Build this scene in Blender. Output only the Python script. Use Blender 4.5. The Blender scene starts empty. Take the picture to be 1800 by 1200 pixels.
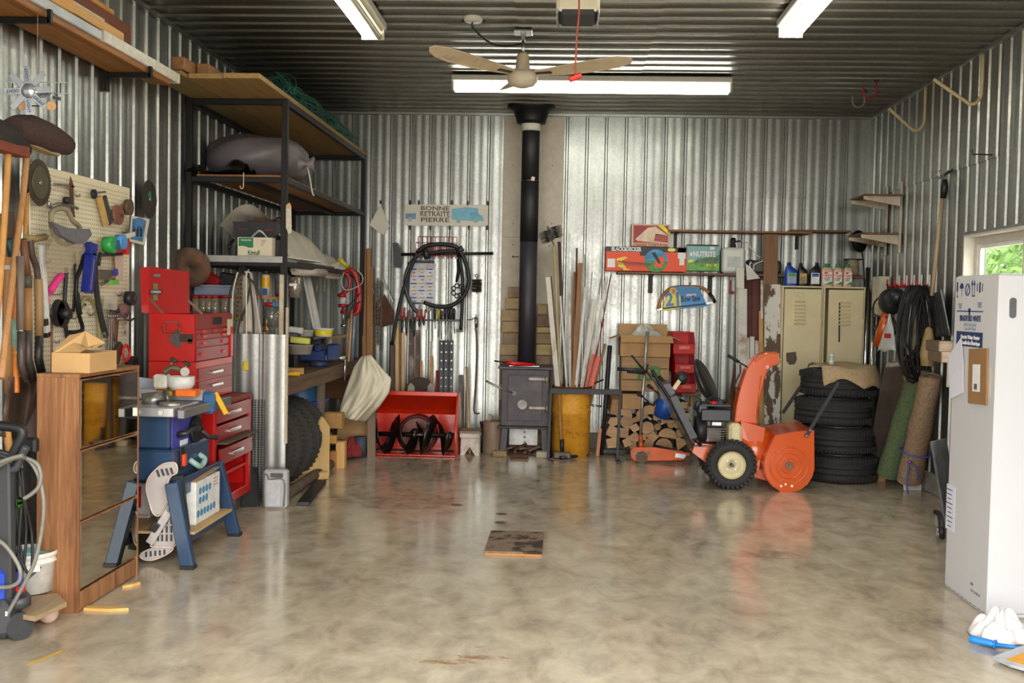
import bpy, bmesh, math, random
from mathutils import Vector as V, Matrix as Mx, Euler
random.seed(7)
D = bpy.data; SC = bpy.context.scene; COL = SC.collection
PI = math.pi; sin = math.sin; cos = math.cos

# ---------------------------------------------------------------- camera, world, exposure
CAM_H = 1.5347; FPX = 1827.96
PITCH, YAW, ROLL = math.radians(2.2776), math.radians(2.8736), math.radians(1.1272)
FWD = V((-sin(YAW)*cos(PITCH), cos(YAW)*cos(PITCH), -sin(PITCH)))
_r = V((cos(YAW), sin(YAW), 0)); _u = _r.cross(FWD)
RGT = _r*cos(ROLL) + _u*sin(ROLL); UPV = -_r*sin(ROLL) + _u*cos(ROLL)
cam_d = D.cameras.new('camera'); cam = D.objects.new('camera', cam_d); COL.objects.link(cam)
cam.matrix_world = Mx(((RGT.x, UPV.x, -FWD.x, 0), (RGT.y, UPV.y, -FWD.y, 0), (RGT.z, UPV.z, -FWD.z, CAM_H), (0, 0, 0, 1)))
cam_d.sensor_width = 36; cam_d.lens = FPX/1800*36; cam_d.clip_start = .05; cam_d.clip_end = 200
SC.camera = cam
SKY_STRENGTH = 8.6
W = D.worlds.new('world'); SC.world = W; W.use_nodes = True
W.node_tree.nodes['Background'].inputs[0].default_value = (1.0, .985, .95, 1)
W.node_tree.nodes['Background'].inputs[1].default_value = SKY_STRENGTH
SC.view_settings.view_transform = 'Standard'; SC.view_settings.look = 'None'
SC.view_settings.exposure = 0.18; SC.view_settings.gamma = 1.0; SC.view_settings.use_curve_mapping = False
SC.cycles.use_denoising = True; SC.cycles.max_bounces = 10; SC.cycles.diffuse_bounces = 6; SC.cycles.glossy_bounces = 5
SC.cycles.transparent_max_bounces = 12; SC.cycles.sample_clamp_indirect = 6; SC.cycles.caustics_reflective = False
TUBE_STRENGTH = 19.0
# room
XL, XR, ZC, YB, YF = -2.88, 3.082, 3.472, 10.863, 1.7
DOOR = (-2.45, 2.75, 2.95)     # x0, x1, height of the overhead-door opening
pd = D.lights.new('door_daylight_portal', 'AREA'); pd.shape = 'RECTANGLE'; pd.size = DOOR[1]-DOOR[0]; pd.size_y = DOOR[2]
pd.cycles.is_portal = True
po = D.objects.new('door_daylight_portal', pd); COL.objects.link(po)
po.location = ((DOOR[0]+DOOR[1])/2, YF, DOOR[2]/2); po.rotation_euler = (PI/2, 0, 0)

def ray(px, py): return FWD + RGT*((px-900)/FPX) - UPV*((py-600)/FPX)
def hit(px, py, ax, val):
    d = ray(px, py); o = V((0, 0, CAM_H)); return o + d*((val-o[ax])/d[ax])
def at(px, py, Y): return hit(px, py, 1, Y)
def fl(px, py, z=0): return hit(px, py, 2, z)
def lw(px, py, o=0): return hit(px, py, 0, XL+o)
def rw(px, py, o=0): return hit(px, py, 0, XR-o)
def bw(px, py, o=0): return hit(px, py, 1, YB-o)
def atx(px, py, X): return hit(px, py, 0, X)

# ---------------------------------------------------------------- mesh builder
class B:
    def __init__(s, o=None):
        s.v = []; s.f = []; s.sm = []
        s.o = V((0, 0, 0)) if o is None else (o.location.copy() if hasattr(o, 'location') else V(o))
    def add(s, vs, fs, sm=0):
        n = len(s.v); s.v += [V(p)-s.o for p in vs]
        s.f += [tuple(i+n for i in f) for f in fs]; s.sm += [sm]*len(fs); return s
    def box(s, c, d, r=None, bev=.003):
        h = [x/2 for x in d]; b = min(bev, min(h)*.45)
        R = r if isinstance(r, Mx) else (Euler(r).to_matrix() if r else None)
        vs = []; idx = {}
        for sx in (-1, 1):
            for sy in (-1, 1):
                for sz in (-1, 1):
                    for k in range(3):
                        p = [sx*(h[0]-(b if k != 0 else 0)), sy*(h[1]-(b if k != 1 else 0)), sz*(h[2]-(b if k != 2 else 0))]
                        idx[sx, sy, sz, k] = len(vs); vs.append(V(p))
        fs = []
        for k in range(3):
            a, c2 = [(1, 2), (2, 0), (0, 1)][k]
            for sg in (-1, 1):
                q = []
                for (u, w) in ((-1, -1), (1, -1), (1, 1), (-1, 1)):
                    t = [0, 0, 0]; t[k] = sg; t[a] = u; t[c2] = w; q.append(idx[t[0], t[1], t[2], k])
                fs.append(tuple(q if sg > 0 else q[::-1]))
        for k in range(3):      # edges parallel to axis k, between faces a and c2
            a, c2 = [(1, 2), (2, 0), (0, 1)][k]
            for u in (-1, 1):
                for w in (-1, 1):
                    t0 = [0, 0, 0]; t0[a] = u; t0[c2] = w; t1 = t0[:]; t0[k] = -1; t1[k] = 1
                    q = [idx[(*t0, a)], idx[(*t1, a)], idx[(*t1, c2)], idx[(*t0, c2)]]
                    fs.append(tuple(q if u*w < 0 else q[::-1]))
        for sx in (-1, 1):
            for sy in (-1, 1):
                for sz in (-1, 1):
                    q = [idx[sx, sy, sz, k] for k in range(3)]; fs.append(tuple(q if sx*sy*sz > 0 else q[::-1]))
        if R: vs = [R @ p for p in vs]
        c = V(c); return s.add([p+c for p in vs], fs)
    def bar(s, a, b, w, t, up=(0, 0, 1), bev=.002):
        """box from a to b, width w across, thickness t along up"""
        a = V(a); b = V(b); y = (b-a); L = y.length; y.normalize(); u = V(up)
        x = y.cross(u)
        if x.length < 1e-4: x = y.cross(V((1, 0, 0)))
        x.normalize(); z = x.cross(y)
        return s.box((a+b)/2, (w, L, t), Mx((x, y, z)).transposed(), bev)
    def cyl(s, a, b, r, r2=None, n=14, cap=1, sm=1):
        a = V(a); b = V(b); r2 = r if r2 is None else r2
        z = (b-a).normalized(); x = z.orthogonal().normalized(); y = z.cross(x)
        vs = []
        for c, q in ((a, r), (b, r2)):
            for i in range(n): t = 2*PI*i/n; vs.append(c + x*cos(t)*q + y*sin(t)*q)
        s.add(vs, [(i, (i+1) % n, n+(i+1) % n, n+i) for i in range(n)], sm)
        if cap:
            k = len(s.v)-2*n; s.f += [tuple(range(k+n-1, k-1, -1)), tuple(range(k+n, k+2*n))]; s.sm += [0, 0]
        return s
    def tube(s, pts, r, n=8, closed=0, cap=1):
        P = [V(p) for p in pts]; m = len(P); rr = list(r) if isinstance(r, (list, tuple)) else [r]*m
        if 4 <= m <= 14:            # round the path through its points
            Q = []; q2 = []; g = (lambda i: i % m) if closed else (lambda i: max(0, min(m-1, i)))
            for i in range(m if closed else m-1):
                a, b_, c, d = P[g(i-1)], P[g(i)], P[g(i+1)], P[g(i+2)]
                for k in range(4):
                    f = k/4; Q.append((2*b_+(c-a)*f+(2*a-5*b_+4*c-d)*f*f+(3*b_-a-3*c+d)*f**3)/2); q2.append(rr[g(i)]*(1-f)+rr[g(i+1)]*f)
            if not closed: Q.append(P[-1]); q2.append(rr[-1])
            P, rr = Q, q2; m = len(P)
        tan = [((P[(i+1) % m] if closed or i < m-1 else P[i]) - (P[i-1] if closed or i > 0 else P[i])).normalized() for i in range(m)]
        x = tan[0].orthogonal().normalized(); vs = []
        for i in range(m):
            x = (x - tan[i]*x.dot(tan[i])); x = x.normalized() if x.length > 1e-6 else tan[i].orthogonal().normalized()
            y = tan[i].cross(x)
            for j in range(n): t = 2*PI*j/n; vs.append(P[i] + (x*cos(t) + y*sin(t))*rr[i])
        fs = []
        for i in range(m if closed else m-1):
            k = (i+1) % m
            for j in range(n): fs.append((i*n+j, i*n+(j+1) % n, k*n+(j+1) % n, k*n+j))
        s.add(vs, fs, 1)
        if cap and not closed:
            k = len(s.v)-m*n; s.f += [tuple(range(k+n-1, k-1, -1)), tuple(range(k+(m-1)*n, k+m*n))]; s.sm += [0, 0]
        return s
    def lathe(s, prof, c=(0, 0, 0), ax=(0, 0, 1), n=24, sm=1, closed=0):
        z = V(ax).normalized(); x = z.orthogonal().normalized(); y = z.cross(x); c = V(c); m = len(prof); vs = []
        for (r, h) in prof:
            for i in range(n): t = 2*PI*i/n; vs.append(c + z*h + (x*cos(t)+y*sin(t))*max(r, 1e-5))
        return s.add(vs, [(k*n+i, k*n+(i+1) % n, ((k+1) % m)*n+(i+1) % n, ((k+1) % m)*n+i) for k in range(m if closed else m-1) for i in range(n)], sm)
    def prism(s, pts, ext, sm=0):
        """outline (3D, planar) extruded by a vector"""
        P = [V(p) for p in pts]; e = V(ext); n = len(P)
        nrm = V((0, 0, 0))
        for i in range(n): nrm += (P[i]-P[0]).cross(P[(i+1) % n]-P[0])
        if nrm.dot(e) < 0: P = P[::-1]
        fs = [tuple(range(n-1, -1, -1)), tuple(range(n, 2*n))]
        s.add(P + [p+e for p in P], fs, 0); k = len(s.v)-2*n
        s.f += [(k+i, k+(i+1) % n, k+n+(i+1) % n, k+n+i) for i in range(n)]; s.sm += [sm]*n; return s
    def sph(s, c, r, nu=14, nv=9):
        c = V(c); r = (r, r, r) if not isinstance(r, (tuple, list)) else r; vs = [c+V((0, 0, r[2]))]
        for k in range(1, nv):
            for i in range(nu):
                t = 2*PI*i/nu; f = PI*k/nv; vs.append(c+V((r[0]*sin(f)*cos(t), r[1]*sin(f)*sin(t), r[2]*cos(f))))
        vs.append(c-V((0, 0, r[2]))); L = len(vs)-1; fs = [(0, 1+i, 1+(i+1) % nu) for i in range(nu)]
        for k in range(nv-2):
            a = 1+k*nu; fs += [(a+i, a+nu+i, a+nu+(i+1) % nu, a+(i+1) % nu) for i in range(nu)]
        a = 1+(nv-2)*nu; fs += [(a+i, L, a+(i+1) % nu) for i in range(nu)]
        return s.add(vs, fs, 1)
    def tor(s, c, R, r, ax=(0, 0, 1), n=28, m=8):
        z = V(ax).normalized(); x = z.orthogonal().normalized(); y = z.cross(x); c = V(c)
        return s.tube([c+(x*cos(2*PI*i/n)+y*sin(2*PI*i/n))*R for i in range(n)], r, m, closed=1)
    def grid(s, fn, nu, nv, sm=1, wrap=0):
        vs = [fn(i/(nu if wrap else nu-1), j/(nv-1)) for j in range(nv) for i in range(nu)]
        return s.add(vs, [(j*nu+i, j*nu+(i+1) % nu, (j+1)*nu+(i+1) % nu, (j+1)*nu+i) for j in range(nv-1) for i in range(nu if wrap else nu-1)], sm)
    def mesh(s, name):
        me = D.meshes.new(name); me.from_pydata([tuple(p) for p in s.v], [], s.f)
        me.polygons.foreach_set('use_smooth', [bool(x) for x in s.sm]); me.update(); return me

def tagit(o, label, cat, group=None, kind=None):
    if label: o['label'] = label
    if cat: o['category'] = cat
    if group: o['group'] = group
    if kind: o['kind'] = kind
    return o
def E(name, label, cat, loc, rz=0, group=None, rot=None):
    o = D.objects.new(name, None); COL.objects.link(o); o.empty_display_size = .1
    o.location = V(loc); o.rotation_euler = rot if rot else (0, 0, rz); return tagit(o, label, cat, group)
def ST(name, loc=(0, 0, 0)):
    o = D.objects.new(name, None); COL.objects.link(o); o.location = loc; o['kind'] = 'structure'; return o
def P(name, b, m, par, label=None, solid=0, bev=0, kind=None, sub=0):
    me = b if not isinstance(b, B) else b.mesh(name)
    if m and not me.materials: me.materials.append(m)
    o = D.objects.new(name, me); COL.objects.link(o); o.parent = par
    if label: o['label'] = label
    if kind: o['kind'] = kind
    if solid: q = o.modifiers.new('solidify', 'SOLIDIFY'); q.thickness = solid; q.offset = 0
    if bev: q = o.modifiers.new('bevel', 'BEVEL'); q.width = bev; q.segments = 2; q.limit_method = 'ANGLE'
    if sub: q = o.modifiers.new('subd', 'SUBSURF'); q.levels = sub; q.render_levels = sub
    return o
def S(name, b, m, label, cat, group=None, kind=None, **kw):
    """a thing that is one mesh; its origin goes to the middle of its base"""
    lo = V([min(p[i] for p in b.v) for i in range(3)]); hi = V([max(p[i] for p in b.v) for i in range(3)])
    o0 = V(((lo.x+hi.x)/2, (lo.y+hi.y)/2, lo.z)); b.v = [p-o0 for p in b.v]
    o = P(name, b, m, None, **kw); o.location = o0+b.o; return tagit(o, label, cat, group, kind)
def text(par, s, size, loc, m, rot=(PI/2, 0, 0), name='lettering', align='CENTER', ext=.0006, bold=0, sx=1, sy=1, local=False, width=None):
    c = D.curves.new(name, 'FONT'); c.body = s; c.size = size; c.align_x = align; c.align_y = 'CENTER'; c.extrude = ext; c.resolution_u = 2; c.offset = bold
    o0 = D.objects.new('tmp', c); me = D.meshes.new_from_object(o0); D.objects.remove(o0); D.curves.remove(c); me.materials.clear(); me.materials.append(m)
    if width:
        xs = [v.co.x for v in me.vertices]; sx = width/max(1e-6, max(xs)-min(xs))
    o = D.objects.new(name, me); COL.objects.link(o); o.parent = par; o['kind'] = 'stuff'
    o.location = V(loc) if local else V(loc) - (par.matrix_basis.translation if par.parent is None else par.parent.matrix_basis.translation)
    o.rotation_euler = rot; o.scale = (sx, sy, 1); return o

# ---------------------------------------------------------------- materials
def lin(h):
    if isinstance(h, tuple): return (*h[:3], 1)
    h = h.lstrip('#'); c = [int(h[i:i+2], 16)/255 for i in (0, 2, 4)]
    return tuple(x/12.92 if x <= .04045 else ((x+.055)/1.055)**2.4 for x in c) + (1,)
_mc = {}
class N:
    def __init__(s, name):
        s.m = D.materials.new(name); s.m.use_nodes = True; s.t = s.m.node_tree; s.b = s.t.nodes['Principled BSDF']
        s.tc = None
    def n(s, ty, **kw):
        o = s.t.nodes.new('ShaderNode'+ty)
        for k, v in kw.items():
            if k in o.inputs: o.inputs[k].default_value = v
            else: setattr(o, k, v)
        return o
    def l(s, a, b): s.t.links.new(a, b)
    def co(s, scale=(1, 1, 1), rand=True):
        t = s.n('TexCoord'); mp = s.n('Mapping'); mp.inputs['Scale'].default_value = scale; s.l(t.outputs['Object'], mp.inputs[0])
        if rand:
            oi = s.n('ObjectInfo'); mu = s.n('VectorMath', operation='SCALE'); cx = s.n('CombineXYZ')
            for k in range(3): s.l(oi.outputs['Random'], cx.inputs[k])
            s.l(cx.outputs[0], mu.inputs[0]); mu.inputs['Scale'].default_value = 37; s.l(mu.outputs[0], mp.inputs['Location'])
        return mp.outputs[0]
    def noise(s, co, sc, det=3, rough=.55, dist=0):
        o = s.n('TexNoise'); o.inputs['Scale'].default_value = sc; o.inputs['Detail'].default_value = det; o.inputs['Roughness'].default_value = rough; o.inputs['Distortion'].default_value = dist
        s.l(co, o.inputs['Vector']); return o.outputs['Fac']
    def ramp(s, fac, stops, interp='LINEAR'):
        o = s.n('ValToRGB'); o.color_ramp.interpolation = interp; e = o.color_ramp.elements
        while len(e) < len(stops): e.new(.5)
        for i, (p, c) in enumerate(stops): e[i].position = p; e[i].color = lin(c) if not isinstance(c, float) else (c, c, c, 1)
        s.l(fac, o.inputs[0]); return o.outputs[0]
    def mix(s, fac, a, b, mode='MIX'):
        o = s.n('Mix', data_type='RGBA', blend_type=mode)
        for i, x in ((6, a), (7, b)):
            if isinstance(x, (str, tuple)): o.inputs[i].default_value = lin(x)
            else: s.l(x, o.inputs[i])
        if isinstance(fac, (int, float)): o.inputs[0].default_value = fac
        else: s.l(fac, o.inputs[0])
        return o.outputs[2]
    def set(s, k, x):
        if isinstance(x, (int, float)): s.b.inputs[k].default_value = x
        elif isinstance(x, (str, tuple)): s.b.inputs[k].default_value = lin(x)
        else: s.l(x, s.b.inputs[k])
    def bump(s, h, st, d=.01):
        o = s.n('Bump'); o.inputs['Strength'].default_value = st; o.inputs['Distance'].default_value = d; s.l(h, o.inputs['Height']); s.l(o.outputs[0], s.b.inputs['Normal'])
def shade(h, k):
    c = lin(h); return tuple(min(1, x*k) for x in c[:3])
def pt(h, rough=.5, metal=0, var=.15, sc=18, bump=0, coat=0, dirt=None, name='paint'):
    """plain coloured surface with slight mottling; dirt = colour of worn patches"""
    key = (h, rough, metal, var, sc, bump, coat, dirt)
    if key in _mc: return _mc[key]
    q = N(name); c = q.co(); f = q.noise(c, sc)
    a = q.ramp(f, [(.3, shade(h, 1-var)), (.7, shade(h, 1+var))])
    if dirt:
        g = q.noise(c, sc*.35, 5, .7); k = q.ramp(g, [(.52, 0.), (.66, 1.)]); a = q.mix(k, a, dirt)
    q.set('Base Color', a); q.set('Roughness', rough); q.set('Metallic', metal)
    if coat: q.set('Coat Weight', coat); q.set('Coat Roughness', .15)
    if bump: q.bump(q.noise(c, sc*4, 3), bump, .004)
    _mc[key] = q.m; return q.m
def wood(a, b, ax=2, rough=.6, sc=6, stretch=14, name='wood', knots=0):
    key = ('w', a, b, ax, rough, sc, stretch, knots)
    if key in _mc: return _mc[key]
    q = N(name); s3 = [stretch*.8]*3; s3[ax] = .7; c = q.co(tuple(s3)); f = q.noise(c, sc*.5, 4, .6, .6)
    g = q.noise(c, sc*3, 2); m = q.mix(.3, f, g)
    q.set('Base Color', q.ramp(m, [(.32, a), (.66, b)])); q.set('Roughness', rough); q.bump(m, .15, .003)
    _mc[key] = q.m; return q.m
def emit(h, st, name='glow'):
    q = N(name); q.set('Base Color', h); q.set('Emission Color', h); q.set('Emission Strength', st); return q.m
def glass(h, rough=.08, alpha=.35, name='clear_plastic'):
    key = ('g', h, rough, alpha)
    if key in _mc: return _mc[key]
    q = N(name); q.set('Base Color', h); q.set('Roughness', rough); q.set('Alpha', alpha); _mc[key] = q.m; return q.m
def galv(name, tint, rough=.38, ax=None, dull=.12):
    q = N(name); c = q.co(rand=True); v = q.n('TexVoronoi'); v.inputs['Scale'].default_value = 55; q.l(c, v.inputs['Vector'])
    f = q.noise(c, 2.2, 4, .6); g = q.noise(c, 160, 2)
    m = q.mix(.72, v.outputs['Color'], f); bw_ = q.n('RGBToBW'); q.l(m, bw_.inputs[0])
    oi = q.n('ObjectInfo'); ad = q.n('Math', operation='MULTIPLY_ADD'); q.l(oi.outputs['Random'], ad.inputs[0]); ad.inputs[1].default_value = .16; ad.inputs[2].default_value = -.08
    su = q.n('Math', operation='ADD'); q.l(bw_.outputs[0], su.inputs[0]); q.l(ad.outputs[0], su.inputs[1])
    q.set('Base Color', q.ramp(su.outputs[0], [(.25, shade(tint, 1-dull*2)), (.75, shade(tint, 1+dull))]))
    q.set('Metallic', .92); q.set('Roughness', q.ramp(su.outputs[0], [(.2, rough+.1), (.8, rough-.08)])); return q.m
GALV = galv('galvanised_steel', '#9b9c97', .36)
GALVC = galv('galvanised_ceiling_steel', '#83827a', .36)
BLK = pt('#17171a', .5, 0, .2); BLKM = pt('#1d1d1f', .45, .5, .3); RUB = pt('#252424', .75, 0, .25, 30, .2)
STEEL = pt('#9a9a98', .3, .9, .15); CHROME = pt('#c8c8c8', .18, 1, .08); DSTEEL = pt('#4a4846', .45, .8, .3)
WHITE = pt('#e4e4e2', .55, 0, .04); RED = pt('#c41a12', .35, 0, .12, 8, 0, .3); RUST = pt('#5d3b28', .8, .2, .4, 12, .3)
PINE = wood('#c99a5e', '#dfb67c', 2); PINEX = wood('#c99a5e', '#dfb67c', 0); PINEY = wood('#bf9056', '#dcb278', 1)
OLDW = wood('#6b5844', '#8d7860', 2); OLDX = wood('#6b5844', '#94806a', 0); DARKW = wood('#4a3527', '#6b4d38', 2)
CARD = pt('#b48d5f', .8, 0, .08, 6, .05, name='cardboard'); BROWNP = wood('#6e4a30', '#8c6040', 0)
# ---------------------------------------------------------------- the room
q = N('polished_concrete'); c = q.co((1, 1, 1), False)
c2 = q.co((1.25, .8, 1), False)
n1 = q.noise(c2, .9, 6, .6, .5); n2 = q.noise(c2, 5, 6, .65, .4); n3 = q.noise(c, 60, 3); n4 = q.noise(c, .55, 3, .5)
base = q.mix(.55, q.ramp(n1, [(.32, '#8b7c68'), (.5, '#bbad94'), (.68, '#ccbfa6')]), q.ramp(n2, [(.3, '#6e6456'), (.5, '#b8a98f'), (.72, '#d9ccb4')]))
base = q.mix(q.ramp(n4, [(.5, 0.), (.7, .35)]), base, '#8f8069')
rust = q.noise(c, 1.7, 5, .6, .8)
base = q.mix(q.ramp(rust, [(.64, 0.), (.74, .45)]), base, '#a8783f')
base = q.mix(q.ramp(n3, [(.35, .0), (.75, .12)]), base, '#d8cdb8')
q.set('Base Color', base); q.set('Roughness', q.ramp(n2, [(.3, .09), (.7, .26)])); q.set('Specular IOR Level', .55)
q.set('Coat Weight', .25); q.set('Coat Roughness', .12); q.bump(n2, .03, .004); CONC = q.m
STEM = pt('#8b867c', .85, 0, .2, 9, .2, name='stem_concrete')
f_ = P('floor', B().box((.1, (YF+YB)/2, -.05), (XR-XL+.5, YB-YF+.4, .1), bev=0), CONC, None); f_['kind'] = 'structure'
g_ = P('ground_outside', B().box((.1, YF-22, -.1), (60, 43.4, .1), bev=0).box((25, 10, -.12), (43, 22, .1), bev=0), pt('#a39d90', .9, 0, .2, 3, .2, name='gravel'), None); g_['kind'] = 'structure'

PITCHW = .2032
def ribbed(L, w):
    """profile across a sheet: (u, height)"""
    out = [(0, 0)]; u0 = 0
    n = max(1, round(w/PITCHW)); p = w/n
    for i in range(n):
        o = i*p; c_ = p*.1
        out += [(o+c_-.017, 0), (o+c_-.008, .014), (o+c_+.008, .014), (o+c_+.017, 0)]
        g = p-.036
        for k in range(1, 20):
            u = k/20; out.append((o+c_+.018+g*u, .0024*(1-cos(4*PI*u))*.5))
    return [q_ for q_ in out if q_[0] < w-.001]+[(w, 0)]
def sheet(b, o, du, dv, dn, w, v0, v1):
    pr = ribbed(0, w); vs = []; du = V(du); dv = V(dv); dn = V(dn); o = V(o)
    for (u, h) in pr: vs += [o+du*u+dv*v0+dn*h, o+du*u+dv*v1+dn*h]
    b.add(vs, [(2*i, 2*i+2, 2*i+3, 2*i+1) for i in range(len(pr)-1)], 0)
SW = PITCHW*4
def wall(name, o, du, dv, dn, total, v0, v1, cuts, m, seams=()):
    r = ST(name); k = 0; u = 0
    while u < total-.01:
        w = min(SW, total-u)
        vv = [v0]+[s for s in seams]+[v1]
        for a, b_ in zip(vv[:-1], vv[1:]):
            for (ca, cb) in cuts(u, u+w, a, b_):
                bb = B(); sheet(bb, V(o)+V(du)*u+V(dn)*(.003 if (k % 2) else 0)+V(dn)*(.004 if a > v0 else 0), du, dv, dn, w+.004, ca, cb)
                P('panel', bb, m, r); k += 1
        u += w
    return r
nocut = lambda u0, u1, a, b: [(a, b)]
LAP = 2.63
wb = wall('wall_back', (XL, YB, 0), (1, 0, 0), (0, 0, 1), (0, -1, 0), XR-XL, .17, ZC, lambda u0, u1, a, b: [(a, b)] if u0 > 2.8 else ([(.17, ZC)] if a < 1 else []), GALV, (LAP,))
wl_ = wall('wall_left', (XL, YF, 0), (0, 1, 0), (0, 0, 1), (1, 0, 0), YB-YF, .17, ZC, nocut, GALV)
WY0, WY1, WZ0, WZ1 = 7.12, 8.205, 1.02, 2.11       # window opening in the right wall
def wcut(u0, u1, a, b):
    y0, y1 = YF+u0, YF+u1
    if y1 > WY0+.02 and y0 < WY1-.02: return [(a, min(b, WZ0)), (WZ1, b)] if a < 1 else [(a, b)]
    return [(a, b)]
wr = ST('wall_right'); k = 0
edges = [YF]
while edges[-1]+SW < WY0: edges.append(edges[-1]+SW)
edges += [WY0, (WY0+WY1)/2, WY1]
while edges[-1]+SW < YB: edges.append(edges[-1]+SW)
edges.append(YB)
for y0, y1 in zip(edges[:-1], edges[1:]):
    for a, b_ in ((.17, LAP), (LAP, ZC)):
        for ca, cb in wcut(y0-YF, y1-YF, a, b_):
            bb = B(); sheet(bb, (XR-(.003 if k % 2 else 0)-(.004 if a > 1 else 0), y0, 0), (0, 1, 0), (0, 0, 1), (-1, 0, 0), y1-y0+.003, ca, cb)
            for i in range(len(bb.f)): bb.f[i] = bb.f[i][::-1]
            P('panel', bb, GALV, wr); k += 1
ceil = ST('ceiling'); y = YB; k = 0
S1, S2 = -.36, .59
while y > YF+.01:
    w = min(SW, y-YF)
    for i, (xa, xb) in enumerate(((XL, S1), (S1, S2), (S2, XR))):
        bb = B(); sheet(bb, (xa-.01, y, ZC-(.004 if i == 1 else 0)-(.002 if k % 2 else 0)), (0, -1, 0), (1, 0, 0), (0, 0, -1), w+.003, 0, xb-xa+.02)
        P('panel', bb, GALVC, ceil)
    y -= w; k += 1
roof = P('roof_deck', B().box((.1, (YF+YB)/2, ZC+.06), (XR-XL+.3, YB-YF+.3, .08)), BLK, ceil)
for nm, c_, d_ in (('baseboard_back', ((XL+XR)/2, YB+.06, .085), (XR-XL+.24, .16, .17)), ('baseboard_left', (XL-.06, (YF+YB)/2, .085), (.16, YB-YF, .17)), ('baseboard_right', (XR+.06, (YF+YB)/2, .085), (.16, YB-YF, .17))):
    o = P(nm, B().box(c_, d_, bev=.01), STEM, None); o['kind'] = 'structure'
for nm, c_, d_ in (('trim_1', (XL+.022, (YF+YB)/2, ZC-.022), (.04, YB-YF, .04)), ('trim_2', (XR-.022, (YF+YB)/2, ZC-.022), (.04, YB-YF, .04)), ('trim_3', ((XL+XR)/2, YB-.02, ZC-.018), (XR-XL, .035, .03)), ('trim_4', (XR-.02, YB-.02, 1.8), (.035, .035, 3.2)), ('trim_5', (XL+.02, YB-.02, 1.8), (.035, .035, 3.2))):
    o = P(nm, B().box(c_, d_), GALV, None); o['kind'] = 'structure'
# outer skins so that no daylight leaks in, and the front wall round the open overhead door
SKIN = pt('#5d5f5c', .6, .3, .1)
o = P('wall_outer_skin', B().box((XL-.08, (YF+YB)/2, 1.75), (.02, YB-YF+.2, 3.6)).box(((XL+XR)/2, YB+.09, 1.75), (XR-XL+.2, .02, 3.6))
  .box((XR+.1, (YF+WY0)/2, 1.75), (.02, WY0-YF, 3.6)).box((XR+.1, (YB+WY1)/2, 1.75), (.02, YB-WY1+.2, 3.6)).box((XR+.1, (WY0+WY1)/2, WZ0/2), (.02, WY1-WY0, WZ0)).box((XR+.1, (WY0+WY1)/2, (WZ1+3.55)/2), (.02, WY1-WY0, 3.55-WZ1)), SKIN, None); o['kind'] = 'structure'
o = P('wall_front', B().box(((XL-.1+DOOR[0])/2, YF-.05, 1.75), (DOOR[0]-XL+.1, .1, 3.5)).box(((XR+.1+DOOR[1])/2, YF-.05, 1.75), (XR+.1-DOOR[1], .1, 3.5)).box(((DOOR[0]+DOOR[1])/2, YF-.05, (DOOR[2]+3.5)/2), (DOOR[1]-DOOR[0], .1, 3.5-DOOR[2])), SKIN, None); o['kind'] = 'structure'
# window in the right wall
win = ST('window_1', (XR, (WY0+WY1)/2, WZ0)); WP = pt('#cfcabd', .6, 0, .06)
def fr(b, y0, y1, z0, z1, t, x0, x1):
    xm, xw = (x0+x1)/2, x1-x0
    b.box((xm, y0+t/2, (z0+z1)/2), (xw, t, z1-z0)).box((xm, y1-t/2, (z0+z1)/2), (xw, t, z1-z0)).box((xm, (y0+y1)/2, z0+t/2), (xw, y1-y0-2*t, t)).box((xm, (y0+y1)/2, z1-t/2), (xw, y1-y0-2*t, t)); return b
P('jamb', fr(B(win), WY0, WY1, WZ0, WZ1, .025, XR-.03, XR+.11), WP, win)
P('window_frame', fr(B(win), WY0+.025, WY1-.025, WZ0+.025, WZ1-.025, .055, XR+.05, XR+.10), WP, win)
P('sash', fr(B(win), WY0+.08, WY1-.08, WZ0+.08, WZ1-.08, .035, XR+.06, XR+.09), WHITE, win)
P('pane', B(win).box((XR+.075, (WY0+WY1)/2, (WZ0+WZ1)/2), (.004, WY1-WY0-.2, WZ1-WZ0-.2), bev=0), glass('#eef4f0', .02, .08, 'pane_glass'), win)
P('casing', B(win).box((XR-.022, WY1+.0, (WZ0+WZ1)/2), (.02, .02, WZ1-WZ0+.04)).box((XR-.022, (WY0+WY1)/2, WZ1+.0), (.02, WY1-WY0, .02)), GALV, win)
# ---------------------------------------------------------------- ceiling: lights, fan, opener, hooks
TUBE = emit('#fff8e6', TUBE_STRENGTH, 'lit_tube_warm'); TUBEC = emit('#fbfff6', TUBE_STRENGTH*1.1, 'lit_tube_cool')
LIGHTW = pt('#cfcdc2', .45, 0, .05); BEIGE = pt('#dccbae', .5, 0, .1, 10, 0, 0, '#b59c7c')
def light_fixture(a, b, label, lit, m, r=.02):
    a = V(a); b = V(b); d = (b-a).normalized(); s = d.cross(V((0, 0, 1))).normalized(); up = V((0, 0, 1)); mid = (a+b)/2
    t = E('fluorescent_light', label, 'light fixture', (mid.x, mid.y, ZC-.13), group='fluorescent lights on the ceiling')
    P('housing', B(t).bar(a+up*.075, b+up*.075, .19, .05, bev=.006).bar(a+up*.052, b+up*.052, .12, .03), LIGHTW, t)
    for e, k in ((a, 1), (b, -1)):
        P('end_cap', B(t).bar(e+up*.03-d*.0*k, e+up*.03+d*.02*k, .16, .1), LIGHTW, t)
    for i, sg in enumerate((-1, 1)):
        P('tube', B(t).cyl(a+s*.045*sg+d*.02, b+s*.045*sg-d*.02, r, n=16), m if lit[i] else pt('#d8cf9a', .3, 0, .03), t)
    return t
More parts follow.
